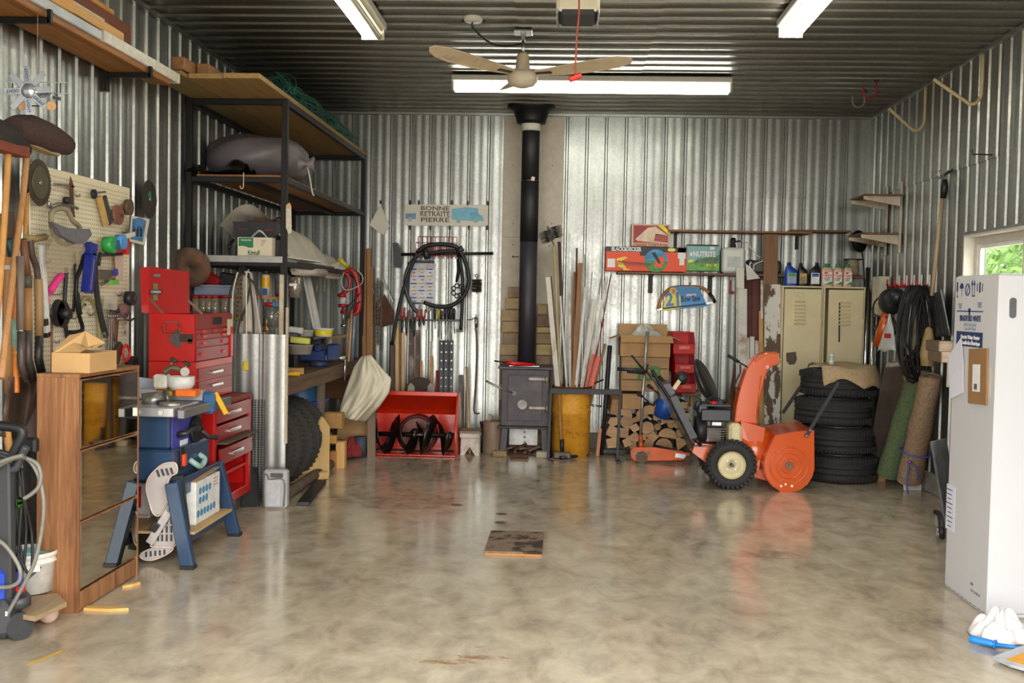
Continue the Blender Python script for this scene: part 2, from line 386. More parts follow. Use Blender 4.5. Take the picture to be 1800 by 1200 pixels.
a_ = hit(797, 158, 2, ZC-.12); b_ = hit(1287, 156.5, 2, ZC-.12); b_.y = a_.y = (a_.y+b_.y)/2
light_fixture(a_, b_, 'long lit fluorescent fixture across the ceiling behind the fan', (1, 1), TUBEC, .024)
a_ = hit(656, 66, 2, ZC-.12)
light_fixture((a_.x, a_.y-2.44, a_.z), a_, 'fluorescent fixture left of the fan with one dim tube', (1, 0), TUBE)
a_ = hit(1389, 62, 2, ZC-.12)
light_fixture((a_.x, a_.y-2.44, a_.z), a_, 'fluorescent fixture on the right with both tubes lit', (1, 1), TUBE)

# ceiling fan
c0 = hit(920, 52, 2, ZC); hub = at(920, 133, c0.y)
t = E('ceiling_fan', 'beige three-blade ceiling fan with worn motor cover', 'ceiling fan', (c0.x, c0.y, hub.z-.08))
hz = hub.z; FX, FY = c0.x, c0.y
P('mounting_plate', B(t).box((FX, FY, ZC-.02), (.13, .16, .012)).box((FX, FY, ZC-.05), (.03, .05, .06)), STEEL, t)
P('down_rod', B(t).cyl((FX, FY, ZC-.06), (FX, FY, hz+.14), .011), CHROME, t)
P('cup', B(t).lathe([(.0, .165), (.028, .165), (.045, .14), (.052, .05), (.06, .045), (.06, .03), (.03, .03)], (FX, FY, hz), n=22), BEIGE, t)
P('motor', B(t).lathe([(.0, .035), (.05, .035), (.1, .025), (.112, .0), (.112, -.025), (.108, -.03), (.108, -.04), (.085, -.07), (.04, -.085), (0, -.088)], (FX, FY, hz), n=28), pt('#d9cdb8', .5, 0, .1, 10, 0, 0, '#7d5238'), t)
for ang, tw in ((-138, .3), (-18, -.3), (102, -.3)):
    A = math.radians(ang); dx = V((cos(A), sin(A), 0)); dy = V((-sin(A), cos(A), 0)); o_ = V((FX, FY, hz+.01))
    out = [(.1, -.035), (.2, -.045), (.4, -.07), (.6, -.078), (.72, -.07), (.79, -.035), (.81, 0), (.79, .04), (.7, .065), (.5, .07), (.3, .06), (.1, .035)]
    pts = [o_+dx*u+dy*w_+V((0, 0, w_*tw+.05*(u/.8)**2)) for u, w_ in out]
    bl = P('blade', B(t).prism(pts, (0, 0, .006)), BEIGE, t)
    P('blade_bracket', B(t).bar(o_+dx*.06, o_+dx*.22, .04, .008), DSTEEL, bl)
bp = hit(832, 30, 2, ZC)
P('power_cable', B(t).tube([bp-V((0, 0, .02)), bp+V((0, .02, -.07)), bp.lerp(V((FX, FY, ZC)), .35)+V((0, 0, -.15)), bp.lerp(V((FX, FY, ZC)), .7)+V((0, 0, -.14)), (FX-.01, FY, ZC-.1)], .007), BLK, t)
t2 = E('ceiling_box', 'round electrical box cover on the ceiling left of the fan', 'electrical box', (bp.x, bp.y, ZC-.035))
P('cover', B(t2).lathe([(0, -.012), (.055, -.012), (.065, .0), (.065, .02)], (bp.x, bp.y, ZC-.022), n=20), LIGHTW, t2)
P('bracket', B(t2).box((bp.x, bp.y+.03, ZC-.02), (.16, .02, .015)), BLKM, t2)

# garage-door opener and its release cord
OZ = 3.02; OY0 = hit(1015, 24, 2, OZ).y; OY1 = hit(1015, 48, 2, OZ).y
ox = (at(980, 22, OY0).x+at(1052, 22, OY0).x)/2
t = E('door_opener', 'grey garage door opener with cream light cover', 'door opener', (ox, (OY0+OY1)/2, OZ))
P('body', B(t).box((ox, (OY0+OY1)/2, OZ+.075), (.20, OY1-OY0, .15), bev=.02), pt('#3d4043', .5, .3), t)
P('light_cover', B(t).box((ox, OY0+.03, OZ+.115), (.225, .08, .2), bev=.018), pt('#d6d0b8', .4, 0, .05), t)
P('side_plate', B(t).box((ox-.106, (OY0+OY1)/2+.03, OZ+.08), (.012, .3, .15)), STEEL, t); P('side_plate', B(t).box((ox+.106, (OY0+OY1)/2+.03, OZ+.08), (.012, .3, .15)), STEEL, t)
for sg in (-1, 1): P('strap', B(t).box((ox+.09*sg, OY1-.1, (OZ+.14+ZC)/2), (.03, .004, ZC-OZ-.14)), STEEL, t)
P('rail', B(t).box((ox, (YF+OY0)/2+.1, OZ+.22), (.05, OY0-YF-.2, .05)), STEEL, t)
ct = at(1018, 2, 4.9); ch = at(1011, 136, 4.9)
t = E('release_cord', 'red pull cord with handle hanging from the door opener', 'cord', (ch.x, 4.9, ch.z-.03))
P('rope', B(t).tube([(ct.x-.03, 4.9, OZ+.19), ct, (ct.x-.008, 4.9, (ct.z+ch.z)/2), ch], .0045, 6), pt('#a8503c', .8), t)
P('handle', B(t).bar(ch+V((-.028, 0, -.012)), ch+V((.03, 0, .012)), .022, .024, bev=.006), pt('#d42a18', .4), t)
for (px, py, m_, nm, s_) in ((1541, 140, pt('#9b1420', .4, .1), 'red screw-in utility hook on the ceiling near the right wall', 1), (1520, 158, pt('#8f8682', .5, .3), 'grey screw-in hook on the ceiling behind the red one', .95)):
    c_ = hit(px, py, 2, ZC); r_ = .055*s_
    pts = [(c_.x, c_.y, ZC-.01), (c_.x, c_.y, ZC-.05-r_)] + [(c_.x-r_+r_*cos(a), c_.y, ZC-.05-r_-r_*sin(a)) for a in [PI*i/8 for i in range(1, 9)]] + [(c_.x-2*r_, c_.y, ZC-.05)]
    t = E('ceiling_hook', nm, 'hook', (c_.x, c_.y, ZC-.05-2*r_)); P('hook', B(t).tube(pts, .007), m_, t); P('base', B(t).cyl((c_.x, c_.y, ZC), (c_.x, c_.y, ZC-.025), .02), DSTEEL, t)
for (pa, pe, lab) in (((1728, 95), (1641, 139), 'cream bent conduit hanger high on the right wall, nearer the window'), ((1627, 152), (1562, 190), 'cream bent conduit hanger high on the right wall, nearer the corner')):
    a = rw(*pa, .035); Y = a.y; e = at(*pe, Y); lowz = e.z-.42
    k = .12; bx_ = a.x-.1
    pts = [a, (a.x, Y, lowz+k+.02), (a.x-.015, Y, lowz+.05), (a.x-.06, Y, lowz+.015), (a.x-.11, Y, lowz+.03), (a.x-.15, Y, lowz+.075), e]
    lowz = at(pa[0]-16, pa[1]+88 if pa[0] > 1700 else pa[1]+77, Y).z
    pts = [a, (a.x, Y, lowz+.1), (a.x-.012, Y, lowz+.045), (a.x-.04, Y, lowz+.01), (a.x-.08, Y, lowz), (a.x-.12, Y, lowz+.025), e]
    S('conduit_hanger', B().tube(pts, .014, 10), pt('#bfae86', .5, 0, .1), lab, 'hanger', 'conduit hangers')
a = rw(1740, 272, .02); S('wall_hook', B().tube([a+V((.02, 0, 0)), a+V((-.1, -.02, 0)), a+V((-.13, -.02, .0)), a+V((-.135, -.02, .035))], .005), BLK, 'small black wire hook on the right wall above the window', 'hook')

# ---------------------------------------------------------------- right front: carton, rag, tools on the floor
BX = 2.133; by0, by1 = 5.245, 5.82; bh = atx(1660, 488, BX).z
WBOX = pt('#c4c4c6', .6, 0, .03, 3, .03, name='white_card'); NAVY = pt('#20325f', .6, 0, .05); LAV = pt('#d5d6e4', .6, 0, .03)
bwid = .62
t = E('water_heater_carton', 'tall white water heater carton standing at the right edge', 'carton', (BX+bwid/2, (by0+by1)/2, 0))
P('body', B(t).box((BX+bwid/2, (by0+by1)/2, bh/2), (bwid, by1-by0, bh), bev=.006), WBOX, t)
P('top_flap', B(t).box((BX+bwid/2, (by0+by1)/2, bh+.003), (bwid-.02, by1-by0-.02, .005)), WBOX, t)
def face(px, py, o=.0015): return atx(px, py, BX-o)
RX = (PI/2, 0, -PI/2)
def quadf(px0, py0, px1, py1, o=.001):
    a = face(px0, py0, o); b = face(px1, py0, o); c_ = face(px1, py1, o); d_ = face(px0, py1, o)
    ym0, ym1 = (a.y+d_.y)/2, (b.y+c_.y)/2; z1, z0 = (a.z+b.z)/2, (c_.z+d_.z)/2
    return ym0, ym1, z0, z1
def decal(par, m, px0, py0, px1, py1, o=.001, name='print'):
    y0, y1, z0, z1 = quadf(px0, py0, px1, py1, o)
    return P(name, B(par).box((BX-o/2, (y0+y1)/2, (z0+z1)/2), (o, abs(y1-y0), z1-z0), bev=0), m, par)
decal(t, NAVY, 1681, 583, 1727, 609, name='label_band'); decal(t, NAVY, 1682, 546, 1728, 548, name='rule')
text(t, 'BRADFORD WHITE', .042, face(1705, 560), NAVY, RX, bold=.0012, sx=.78); text(t, 'WATER HEATERS', .022, face(1705, 571), pt('#8a90a8', .6), RX)
text(t, 'CHAUFFE-EAUX', .022, face(1705, 578), pt('#8a90a8', .6), RX)
text(t, 'Electric Water Heater', .028, face(1705, 593), WHITE, RX, bold=.0008); text(t, 'Chauffe-Eau Électrique', .028, face(1705, 603), WHITE, RX, bold=.0008)
P('logo', B(t).box(face(1704, 545), (.001, .03, .02), bev=0).box(face(1704, 550), (.001, .02, .025), bev=0), NAVY, t)
b = B(t)           # handling symbols: glass, umbrella, no-stack, arrows, clamps
def fb(px, py, w_, h_): b.box(face(px, py, .0008), (.001, w_, h_), bev=0)
fb(1683, 504, .018, .05); fb(1683, 514, .004, .06); fb(1683, 521, .018, .005)
c_ = face(1690.5, 507); b.prism([c_+V((0, .026*cos(a), .03*sin(a))) for a in [PI*i/8 for i in range(9)]], (-.001, 0, 0)); fb(1690.5, 513, .003, .05)
b.tor(face(1701, 509), .03, .003, (1, 0, 0), 16, 4); b.bar(face(1699, 516), face(1703, 502), .003, .003)
for px in (1709, 1713): fb(px, 510, .006, .06); c_ = face(px, 501); b.prism([c_+V((0, -.012, 0)), c_+V((0, .012, 0)), c_+V((0, 0, .03))], (-.001, 0, 0))
fb(1711, 520, .035, .006); fb(1718, 505, .008, .04); fb(1727, 505, .008, .04); fb(1722.5, 505, .018, .055)
P('handling_symbols', b, NAVY, t, kind='stuff')
b = B(t)
for i in range(4): fb(1688, 534+i*2.6, .05-.006*i, .004); fb(1722, 532+i*2.6, .055-.005*i, .004)
P('small_print', b, pt('#5a6484', .6), t, kind='stuff')
decal(t, LAV, 1663, 852, 1678, 932, .0012, 'shipping_label'); b = B(t)
for i in range(9): fb(1669, 860+i*8, .09-(i % 3)*.02, .006)
P('label_text', b, pt('#444a60', .6), t, kind='stuff')
decal(t, pt('#c9c5bd', .3, 0, .04), 1664, 640, 1741, 688, .0012, 'packing_tape')
text(t, 'USA', .02, face(1708, 1026), pt('#555555', .6), RX); text(t, '001 12 MM-20', .02, face(1714, 1042), pt('#777777', .6), RX)
b = B(t); c_ = at(1780.5, 541, by0-.001); hh = .06*5.245/6
for i in range(1): b.prism([c_+V((.016*cos(a)*1.1, 0, .016*sin(a)+(.035 if sin(a) > 0 else -.035))) for a in [2*PI*k/16 for k in range(16)]], (0, -.001, 0))
P('hand_hole', b, pt('#55585a', .7), t)
b = B(t)
for i in range(14): c_ = at(1740+i*5.5, 1079, by0-.001); b.box(c_, (.012, .001, .003), bev=0)
for i in range(10): c_ = face(1662+i*7.3, 1027+i*5.4); b.box(c_, (.001, .04, .003), bev=0)
P('dashed_line', b, pt('#555a68', .6), t, kind='stuff')
b = B(); y0, y1, z0, z1 = quadf(1695, 612, 1727, 710, .03)
b.box((BX-.012, (y0+y1)/2, (z0+z1)/2), (.02, abs(y1-y0), z1-z0), (.04, 0, 0), .003)
t3 = E('cardboard_strip', 'brown cardboard strip taped to the white carton', 'cardboard', (BX-.012, (y0+y1)/2, z0))
P('strip', B(t3).box((BX-.006, (y0+y1)/2, (z0+z1)/2), (.009, abs(y1-y0), z1-z0), (-.05, 0, 0), .003), pt('#8f6a42', .8, 0, .08, 8, .1), t3)
y0, y1, z0, z1 = quadf(1703, 640, 1716, 688, .03); P('sticker', B(t3).box((BX-.0115, (y0+y1)/2, (z0+z1)/2), (.001, abs(y1-y0), z1-z0), (-.05, 0, 0), 0), WHITE, t3)
b = B(t3)
for i in range(5): b.box((BX-.0125, (y0+y1)/2+.02-.008*i, z0+.025), (.001, .004, .03), (-.05, 0, 0), 0)
P('barcode', b, BLK, t3, kind='stuff')
b = B(); rnd = random.Random(3)
pa = [face(1668, 625, .004), face(1690, 593, .012), face(1694, 640, .006), face(1694, 690, .004), face(1672, 700, .008), face(1668, 660, .006)]
b.prism(pa, (-.002, 0, 0)); S('paper_sheet', b, LAV, 'crumpled white packing slip taped to the carton', 'paper')
# rag
def cloth(c_, rx, ry, h, seed, n=22):
    b = B(); r_ = random.Random(seed); ph = [r_.uniform(0, 6) for _ in range(8)]
    def f(u, v):
        a = 2*PI*u; k = v
        rad = (1+.18*sin(3*a+ph[0])+.1*sin(5*a+ph[1])+.07*sin(8*a+ph[5]))*k
        z = h*(1-k**2.2)*(.75+.22*k*sin(4*a+ph[2]+3*k)+.16*k*sin(7*a+ph[3]+6*k)+.12*k*sin(11*a+ph[4]-9*k)+.15*sin(9*k)) + .006
        return V(c_)+V((rx*rad*cos(a), ry*rad*sin(a), max(.004, z)))
    b.grid(f, n*2, n//2+2, 1, 1); return b
c_ = fl(1768, 1128); S('rag', cloth((c_.x+.0, c_.y+.05, 0), .14, .12, .15, 4, 30), pt('#d9d4d2', .9, 0, .08, 12, .2), 'crumpled white rag on the floor by the carton', 'rag', solid=.003)
a = fl(1705, 1122, .02); b_ = fl(1748, 1132, .02); e = fl(1830, 1144, .012)
t = E('screwdriver', 'long blue-handled tool lying on the floor at the right edge', 'screwdriver', (a.x, a.y, 0)); BLU = pt('#1d79c8', .35)
P('handle', B(t).tube([a, a.lerp(b_, .1), a.lerp(b_, .8), b_], [.012, .018, .017, .014], 12).cyl(b_, b_+(b_-a)*.06, .022, n=12), BLU, t); P('shaft', B(t).cyl(b_, e, .009), BLU, t)
c_ = fl(1800, 1168); t = E('foil_pouch', 'orange and silver plastic pouch on the floor at the corner', 'pouch', (c_.x, c_.y, 0))
P('film', B(t).prism([fl(1745, 1158, .01), fl(1800, 1138, .03), fl(1840, 1150, .02), fl(1840, 1190, .02), fl(1775, 1172, .01)], (0, 0, .012)), pt('#b9bcc0', .3, .3), t)
P('print', B(t).prism([fl(1768, 1159, .024), fl(1800, 1147, .043), fl(1840, 1158, .034), fl(1840, 1178, .034), fl(1790, 1168, .024)], (0, 0, .002)), pt('#d9940f', .4), t)
# small dark tool peeping out behind the carton
a = fl(1650, 905, .05); t = E('tool_bag_strap', 'black strap with chrome buckle on the floor behind the carton', 'strap', (a.x, a.y, 0))
P('strap', B(t).tube([fl(1645, 900, .06), fl(1652, 905, .08), fl(1655, 925, .1), fl(1656, 945, .03)], .02, 8), BLK, t)
P('buckle', B(t).box(fl(1651, 934, .07), (.03, .03, .05)), CHROME, t)

# outside the window: foliage
def leaves(b, c_, rx, ry, rz, n, s_, seed):
    r_ = random.Random(seed)
    for i in range(n):
        while True:
            p = V((r_.uniform(-1, 1), r_.uniform(-1, 1), r_.uniform(-1, 1)))
            if p.length < 1: break
        p = V(c_)+V((p.x*rx, p.y*ry, p.z*rz)); a = V((r_.gauss(0, 1), r_.gauss(0, 1), r_.gauss(0, .6))).normalized(); w_ = a.orthogonal().normalized()
        L = s_*r_.uniform(.6, 1.3); b.add([p-a*L, p+w_*L*.45, p+a*L, p-w_*L*.45], [(0, 1, 2, 3)])
    return b
t = E('leafy_shrub', 'bright green leafy shrub outside the window', 'shrub', (5.2, 12.4, -.07))
P('foliage', leaves(leaves(leaves(B(t), (5.3, 12.2, 2.0), 1.1, 2.0, 2.1, 9000, .06, 1), (6.3, 14.2, 2.4), 1.4, 2.0, 2.5, 6000, .07, 2), (5.0, 10.2, 1.6), 1.0, 1.4, 1.7, 5000, .06, 3), pt('#5f8a22', .6, 0, .4, 2), t, kind='stuff')
P('trunk', B(t).cyl((5.2, 12.4, -.07), (5.2, 12.4, 2), .09, .05).cyl((5.2, 12.4, .5), (6.2, 14, 2.2), .05, .02).cyl((5.2, 12.4, .5), (5, 10.4, 1.6), .05, .02), OLDW, t)
# ---------------------------------------------------------------- right back: snow blower, tyres, lockers, carpets
ORG = pt('#cc5212', .28, 0, .06, 5, 0, .5, name='orange_enamel'); ORGD = pt('#c0440f', .35, 0, .1, 6, 0, .3); CREAM = pt('#cfc39a', .5, 0, .08, 9, 0, 0); GBLK = pt('#26272a', .4, 0, .15)
SY = 8.62
def sp(px, py, Y=SY): return at(px, py, Y)
r0 = fl(1290, 861)
t = E('snow_blower', 'orange two-stage snow blower with cream wheel rims', 'snow blower', (r0.x, SY+.3, 0))
HW = .60                                            # auger housing width
cx = sp(1387, 818); Rr = abs(sp(1432, 818).x-cx.x)
prof = []                                           # side outline, clockwise from top right
for p in ((1431, 756), (1397, 759), (1363, 765), (1352, 785)): prof.append(sp(*p))
for k in range(13):
    a = math.radians(160+k*17.5); prof.append(cx+V((Rr*cos(a), 0, Rr*sin(a)*1.08)))
prof = [p for p in prof]
side_ = P('auger_side_plate', B(t).prism(prof, (0, .012, 0)), ORG, t)
for i, rr in enumerate((.9, .62, .38)):
    P('pressed_ring', B(t).tor(cx+V((0, -.001, 0)), Rr*rr*.82, .006, (0, 1, 0), 40, 8), ORG, side_)
P('bearing', B(t).cyl(cx+V((0, -.018, 0)), cx+V((0, .012, 0)), .038, n=6).cyl(cx+V((0, -.04, 0)), cx+V((0, .012, 0)), .016, n=10), pt('#7a5a42', .5, .5, .3), side_)
c_ = sp(1379, 852, SY-.004); P('skid_shoe', B(t).prism([sp(1369, 846, SY-.001), sp(1376, 842, SY-.001), sp(1394, 843, SY-.001), sp(1397, 853, SY-.001), sp(1392, 866, SY-.001), sp(1372, 866, SY-.001), sp(1367, 858, SY-.001)], (0, -.008, 0)), ORG, side_)
for px in (1373, 1392): P('bolt', B(t).cyl(sp(px, 854, SY-.018), sp(px, 854, SY), .011, n=6), pt('#8a7a66', .4, .7), side_)
P('bolt', B(t).cyl(sp(1381, 851, SY-.014), sp(1381, 851, SY), .009, n=8), pt('#8a7a66', .4, .7), side_)
P('auger_side_plate', B(t).prism([p+V((0, HW, 0)) for p in prof], (0, .012, 0)), ORG, t)
b = B(t); sh = prof[0:13]
def shf(u, v):
    i = min(len(sh)-2, int(u*(len(sh)-1))); f = u*(len(sh)-1)-i; p = sh[i].lerp(sh[i+1], f); return p+V((0, HW*v, 0))
b.grid(shf, len(sh), 3, 0); P('auger_housing', b, ORGD, t, solid=.006)
b = B(t); q0 = cx
def hel(u, v):
    a = u*4*PI; s_ = 1 if u < .5 else -1; r_ = .06+(Rr*.72-.06)*v
    return q0+V((r_*cos(a*s_), .04+u*(HW-.08), r_*sin(a*s_)))
b.grid(hel, 60, 3, 1); P('auger', b, ORGD, t, solid=.006); P('auger_shaft', B(t).cyl(cx, cx+V((0, HW, 0)), .018), DSTEEL, t)
# impeller drum behind the auger, chute and body
ym = SY+HW/2
dc = at(1322, 790, ym); P('impeller_drum', B(t).cyl(dc+V((-.12, 0, .0)), dc+V((.14, 0, 0)), .2, n=26), ORG, t)
P('drum_band', B(t).prism([sp(1303, 740, SY+.14), sp(1345, 752, SY+.14), sp(1341, 790, SY+.1), sp(1333, 830, SY+.1), sp(1303, 800, SY+.14)], (0, .35, 0)), ORG, t)
P('belt_cover', B(t).box(at(1290, 760, SY+.2), (.11, .2, .17), bev=.03), CREAM, t)
YC = SY+.2
ch = [(1291, 742), (1294, 715), (1301, 683), (1312, 650), (1322, 633), (1333, 624), (1348, 619), (1370, 620), (1371, 640), (1356, 645), (1350, 651), (1344, 668), (1339, 690), (1334, 715), (1331, 746)]
P('chute', B(t).prism([at(*p, YC) for p in ch], (0, .17, 0)), ORG, t, bev=.012)
P('chute_seam', B(t).tube([at(1338, 660, YC-.004), at(1334, 690, YC-.004), at(1330, 735, YC-.004)], .004, 6), ORG, t)
P('chute_hinge', B(t).cyl(at(1349, 645, YC-.012), at(1349, 645, YC+.18), .016, n=10).box(at(1332, 628, YC+.07), (.1, .16, .02), (0, -.7, 0)), ORGD, t)
P('chute_ring', B(t).cyl(at(1312, 748, YC+.09)+V((0, 0, -.015)), at(1312, 748, YC+.09)+V((0, 0, .012)), .115, n=26), pt('#6a4632', .5, .4), t)
cr = [at(1280, 625, YC), at(1300, 637, YC), at(1314, 645, YC)]
P('chute_crank', B(t).tube(cr, .006), BLKM, t); P('crank_grip', B(t).tube([at(1279, 624, YC), at(1299, 636, YC)], .013), BLK, t)
P('chute_cable', B(t).tube([at(1301, 640, YC-.02), at(1301, 655, YC-.02), at(1293, 672, YC-.02), at(1292, 680, YC-.02), at(1300, 684, YC-.02)], .008), BLK, t)
# wheels
def wheel(t, c_, R, wd, k):
    w_ = P('tyre', B(t).lathe([(R*.56, -wd*.35), (R*.62, -wd*.5), (R*.86, -wd*.5), (R*.97, -wd*.36), (R, 0), (R*.97, wd*.36), (R*.86, wd*.5), (R*.62, wd*.5), (R*.56, wd*.35)], c_, (0, 1, 0), 40), RUB, t)
    b = B(t)
    for i in range(30):
        a = 2*PI*i/30; s_ = .4 if i % 2 else -.4; d = V((cos(a), 0, sin(a)))
        for s2 in (-1, 1):
            q_ = a+.05*s2; d = V((cos(q_), 0, sin(q_))); b.bar(V(c_)+d*R*.93+V((0, s2*wd*.5, 0)), V(c_)+d*R*1.0+V((0, s2*wd*.12, 0)), .022, .03, d)
    P('lugs', b, RUB, w_, kind='stuff')
    rm = P('rim', B(t).lathe([(R*.58, -wd*.42), (R*.56, -wd*.36), (R*.5, -wd*.12), (R*.44, -wd*.1), (R*.34, -wd*.2), (R*.15, -wd*.2), (R*.14, -wd*.05), (0, -wd*.05)], c_, (0, 1, 0), 30), CREAM, t)
    for i in range(4):
        a = PI/4+i*PI/2; P('lug_nut', B(t).cyl(V(c_)+V((R*.24*cos(a), -wd*.26, R*.24*sin(a))), V(c_)+V((R*.24*cos(a), -wd*.15, R*.24*sin(a))), .01, n=6), STEEL, rm)
wc = at(1287, 818, SY+.02); Rw = wc.z-.004
wheel(t, wc+V((0, .06, 0)), Rw, .12, 0); wheel(t, wc+V((0, .56, 0)), Rw, .12, 1)
P('axle', B(t).cyl(wc, wc+V((0, .6, 0)), .014), DSTEEL, t)
P('frame_box', B(t).prism([at(1222, 778, SY+.16), at(1300, 788, SY+.16), at(1338, 815, SY+.16), at(1348, 845, SY+.16), at(1300, 830, SY+.16), at(1240, 812, SY+.16), at(1217, 795, SY+.16)], (0, .36, 0)), ORG, t)
P('deck_plate', B(t).box(at(1250, 780, SY+.3), (.34, .32, .012)), DSTEEL, t)
# engine
YE = SY+.22
P('fuel_tank', B(t).box(at(1255, 727, YE+.12), (.255, .26, .105), bev=.01).box(at(1255, 710, YE+.12), (.25, .25, .02), bev=.008), GBLK, t)
P('fuel_cap', B(t).cyl(at(1254, 711, YE+.08), at(1254, 711, YE+.08)+V((0, 0, .03)), .034, .03, 16), pt('#d4201c', .4), t)
P('oil_cap', B(t).cyl(at(1274, 708, YE+.16), at(1274, 708, YE+.16)+V((0, 0, .03)), .018, n=10), BLK, t)
b = B(t)
for i in range(6): b.box(at(1257, 751+i*4.2, YE+.13), (.17-.01*i, .2, .011))
b.box(at(1252, 762, YE+.13), (.13, .16, .12)); P('engine_block', b, pt('#6d6760', .5, .6, .3), t)
P('muffler', B(t).box(at(1259, 744, YE+.03), (.1, .06, .05), bev=.015), STEEL, t)
P('flywheel_cover', B(t).cyl(at(1222, 755, YE+.12), at(1240, 755, YE+.12), .12, .11, 24), pt('#2a2a2b', .5, .3), t)
P('starter_housing', B(t).box(at(1233, 716, YE+.1), (.1, .2, .1), bev=.02).cyl(at(1222, 720, YE), at(1230, 700, YE), .02), GBLK, t)
for i in range(4): P('spark_wire', B(t).tube([at(1240, 705, YE+.03*i), at(1244+4*i, 700-2*i, YE+.03*i), at(1252+6*i, 705, YE+.03*i)], .005, 6), BLK, t)
P('shroud_disc', B(t).lathe([(0, -.05), (.12, -.05), (.21, -.01), (.225, .01), (.2, .03), (0, .03)], at(1240, 672, SY+.75), (.85, -.3, .43), 30), GBLK, t)
# handlebars
hb = [[(1232, 783), (1200, 742), (1180, 706), (1165, 682), (1152, 660), (1146, 650)], [(1240, 780), (1207, 740), (1187, 706), (1172, 678), (1158, 660)]]
for i, pl in enumerate(hb):
    Y = SY+.12+.42*i
    P('handlebar', B(t).tube([at(*p, Y) for p in pl], .014, 10), BLKM, t)
P('handle_panel', B(t).prism([at(1178, 698, SY+.1), at(1190, 695, SY+.1), at(1226, 768, SY+.1), at(1214, 772, SY+.1)], (0, .5, 0)), GBLK, t)
P('dashboard', B(t).prism([at(1160, 676, SY+.2), at(1178, 674, SY+.2), at(1187, 690, SY+.2), at(1172, 705, SY+.2), at(1161, 700, SY+.2)], (0, .3, 0)), pt('#55535a', .5, .4), t)
for i, (a, e) in enumerate((((1085, 648), (1132, 651)), ((1102, 652), (1134, 655)))):
    P('grip', B(t).tube([at(*a, SY+.1+.3*i), at(*e, SY+.1+.3*i)], .016, 10), BLK, t)
for a, e in (((1132, 651), (1150, 662)), ((1134, 652), (1128, 646)), ((1128, 646), (1110, 624)), ((1139, 640), (1136, 655)), ((1136, 652), (1155, 676))):
    P('lever', B(t).tube([at(*a, SY+.2), at(*e, SY+.2)], .008, 8), BLKM, t)
for i in range(4):
    P('control_rod', B(t).tube([at(1141+3*i, 655+3*i, SY+.15+.04*i), at(1168+4*i, 705, SY+.15+.04*i), at(1212+3*i, 788, SY+.2)], .005, 6), pt('#77726a', .4, .7), t)
for px, py in ((1140, 678), (1122, 692)):
    P('shift_knob', B(t).cyl(at(px, py, SY+.02), at(px+6, py+4, SY+.06), .018, .012, 12).tube([at(px+6, py+4, SY+.06), at(px+18, py+14, SY+.2)], .006), BLK, t)
P('lamp_bracket', B(t).bar(at(1184, 684, SY+.25), at(1195, 668, SY+.27), .035, .02, (0, 1, 0)), CREAM, t); P('dash_cover', B(t).sph(at(1198, 664, SY+.3), (.055, .05, .06)), BLK, t)
P('drift_bar', B(t).bar(sp(1416, 768, SY-.014), at(1474, 672, SY-.014), .03, .012, (0, 1, 0), .003), pt('#3c3d42', .35, .5), t)
for px, py in ((1418, 766), (1424, 756)): P('bolt', B(t).cyl(sp(px, py, SY-.03), sp(px, py, SY-.015), .011, n=8), DSTEEL, t)
P('drift_bar', B(t).bar(at(1376, 726, SY+HW+.02), at(1407, 680, SY+HW+.02), .03, .012, (0, 1, 0), .003), BLKM, t)

# stack of four tyres
def tyre(label, c_, R, wd, seed, group=None, m=RUB, tilt=None, sections=44, grooves=3):
    t = E('tyre', label, 'tyre', (c_[0], c_[1], c_[2]), group=group, rot=tilt)
    n = grooves*2+1; tread = []
    for i in range(n):
        z0 = -wd*.36+wd*.72*i/n; z1 = -wd*.36+wd*.72*(i+1)/n; r_ = R if i % 2 == 0 else R-.007
        tread += [(r_-(.006 if i in (0, n-1) else 0), z0+.001), (r_-(.006 if i in (0, n-1) else 0), z1-.001)]
    prof = [(R*.62, -wd*.36), (R*.66, -wd*.46), (R*.78, -wd*.5), (R*.9, -wd*.47)] + tread + [(R*.9, wd*.47), (R*.78, wd*.5), (R*.66, wd*.46), (R*.62, wd*.36), (R*.64, 0)]
    P('carcass', B().lathe([(r_, h+wd/2) for r_, h in prof], n=sections, closed=1), m, t)
    return t
TY = 9.36; tx = at(1470, 800, TY).x; TR = .335; TH = .238
for i in range(4):
    dx = (.02, .0, -.04, -.005)[i]
    tt = tyre(['lowest tyre of the stack of four behind the snow blower', 'second tyre from the floor in the stack of four', 'third tyre from the floor in the stack of four', 'topmost tyre of the stack, under the burlap sack'][i], (tx+dx, TY, .002+i*(TH+.009)), TR if i < 3 else TR*.97, TH, i, 'tyres stacked behind the snow blower')
    P('rim', B().lathe([(TR*.6, .03), (TR*.645, .0), (TR*.66, .012), (TR*.64, .03), (TR*.55, .05), (TR*.3, .1), (0, .1)], n=32).lathe([(TR*.645, TH), (TR*.66, TH-.004), (TR*.6, TH-.03), (TR*.5, TH*.55), (0, TH*.5)], n=32), pt('#a8abb0', .35, .6, .08), tt)
    rr = random.Random(i); b = B()
    for k in range(60):
        a = 2*PI*k/60
        for zz in (.045, TH-.045): b.box((TR*.985*cos(a), TR*.985*sin(a), zz), (.012, .012, .05), (0, 0, a), .002)
    P('tread_blocks', b, RUB, tt, kind='stuff')
ttop = .002+4*(TH+.009)
BUR = pt('#b19a76', .95, 0, .12, 60, .5, name='burlap')
b = B(); dr = random.Random(5)
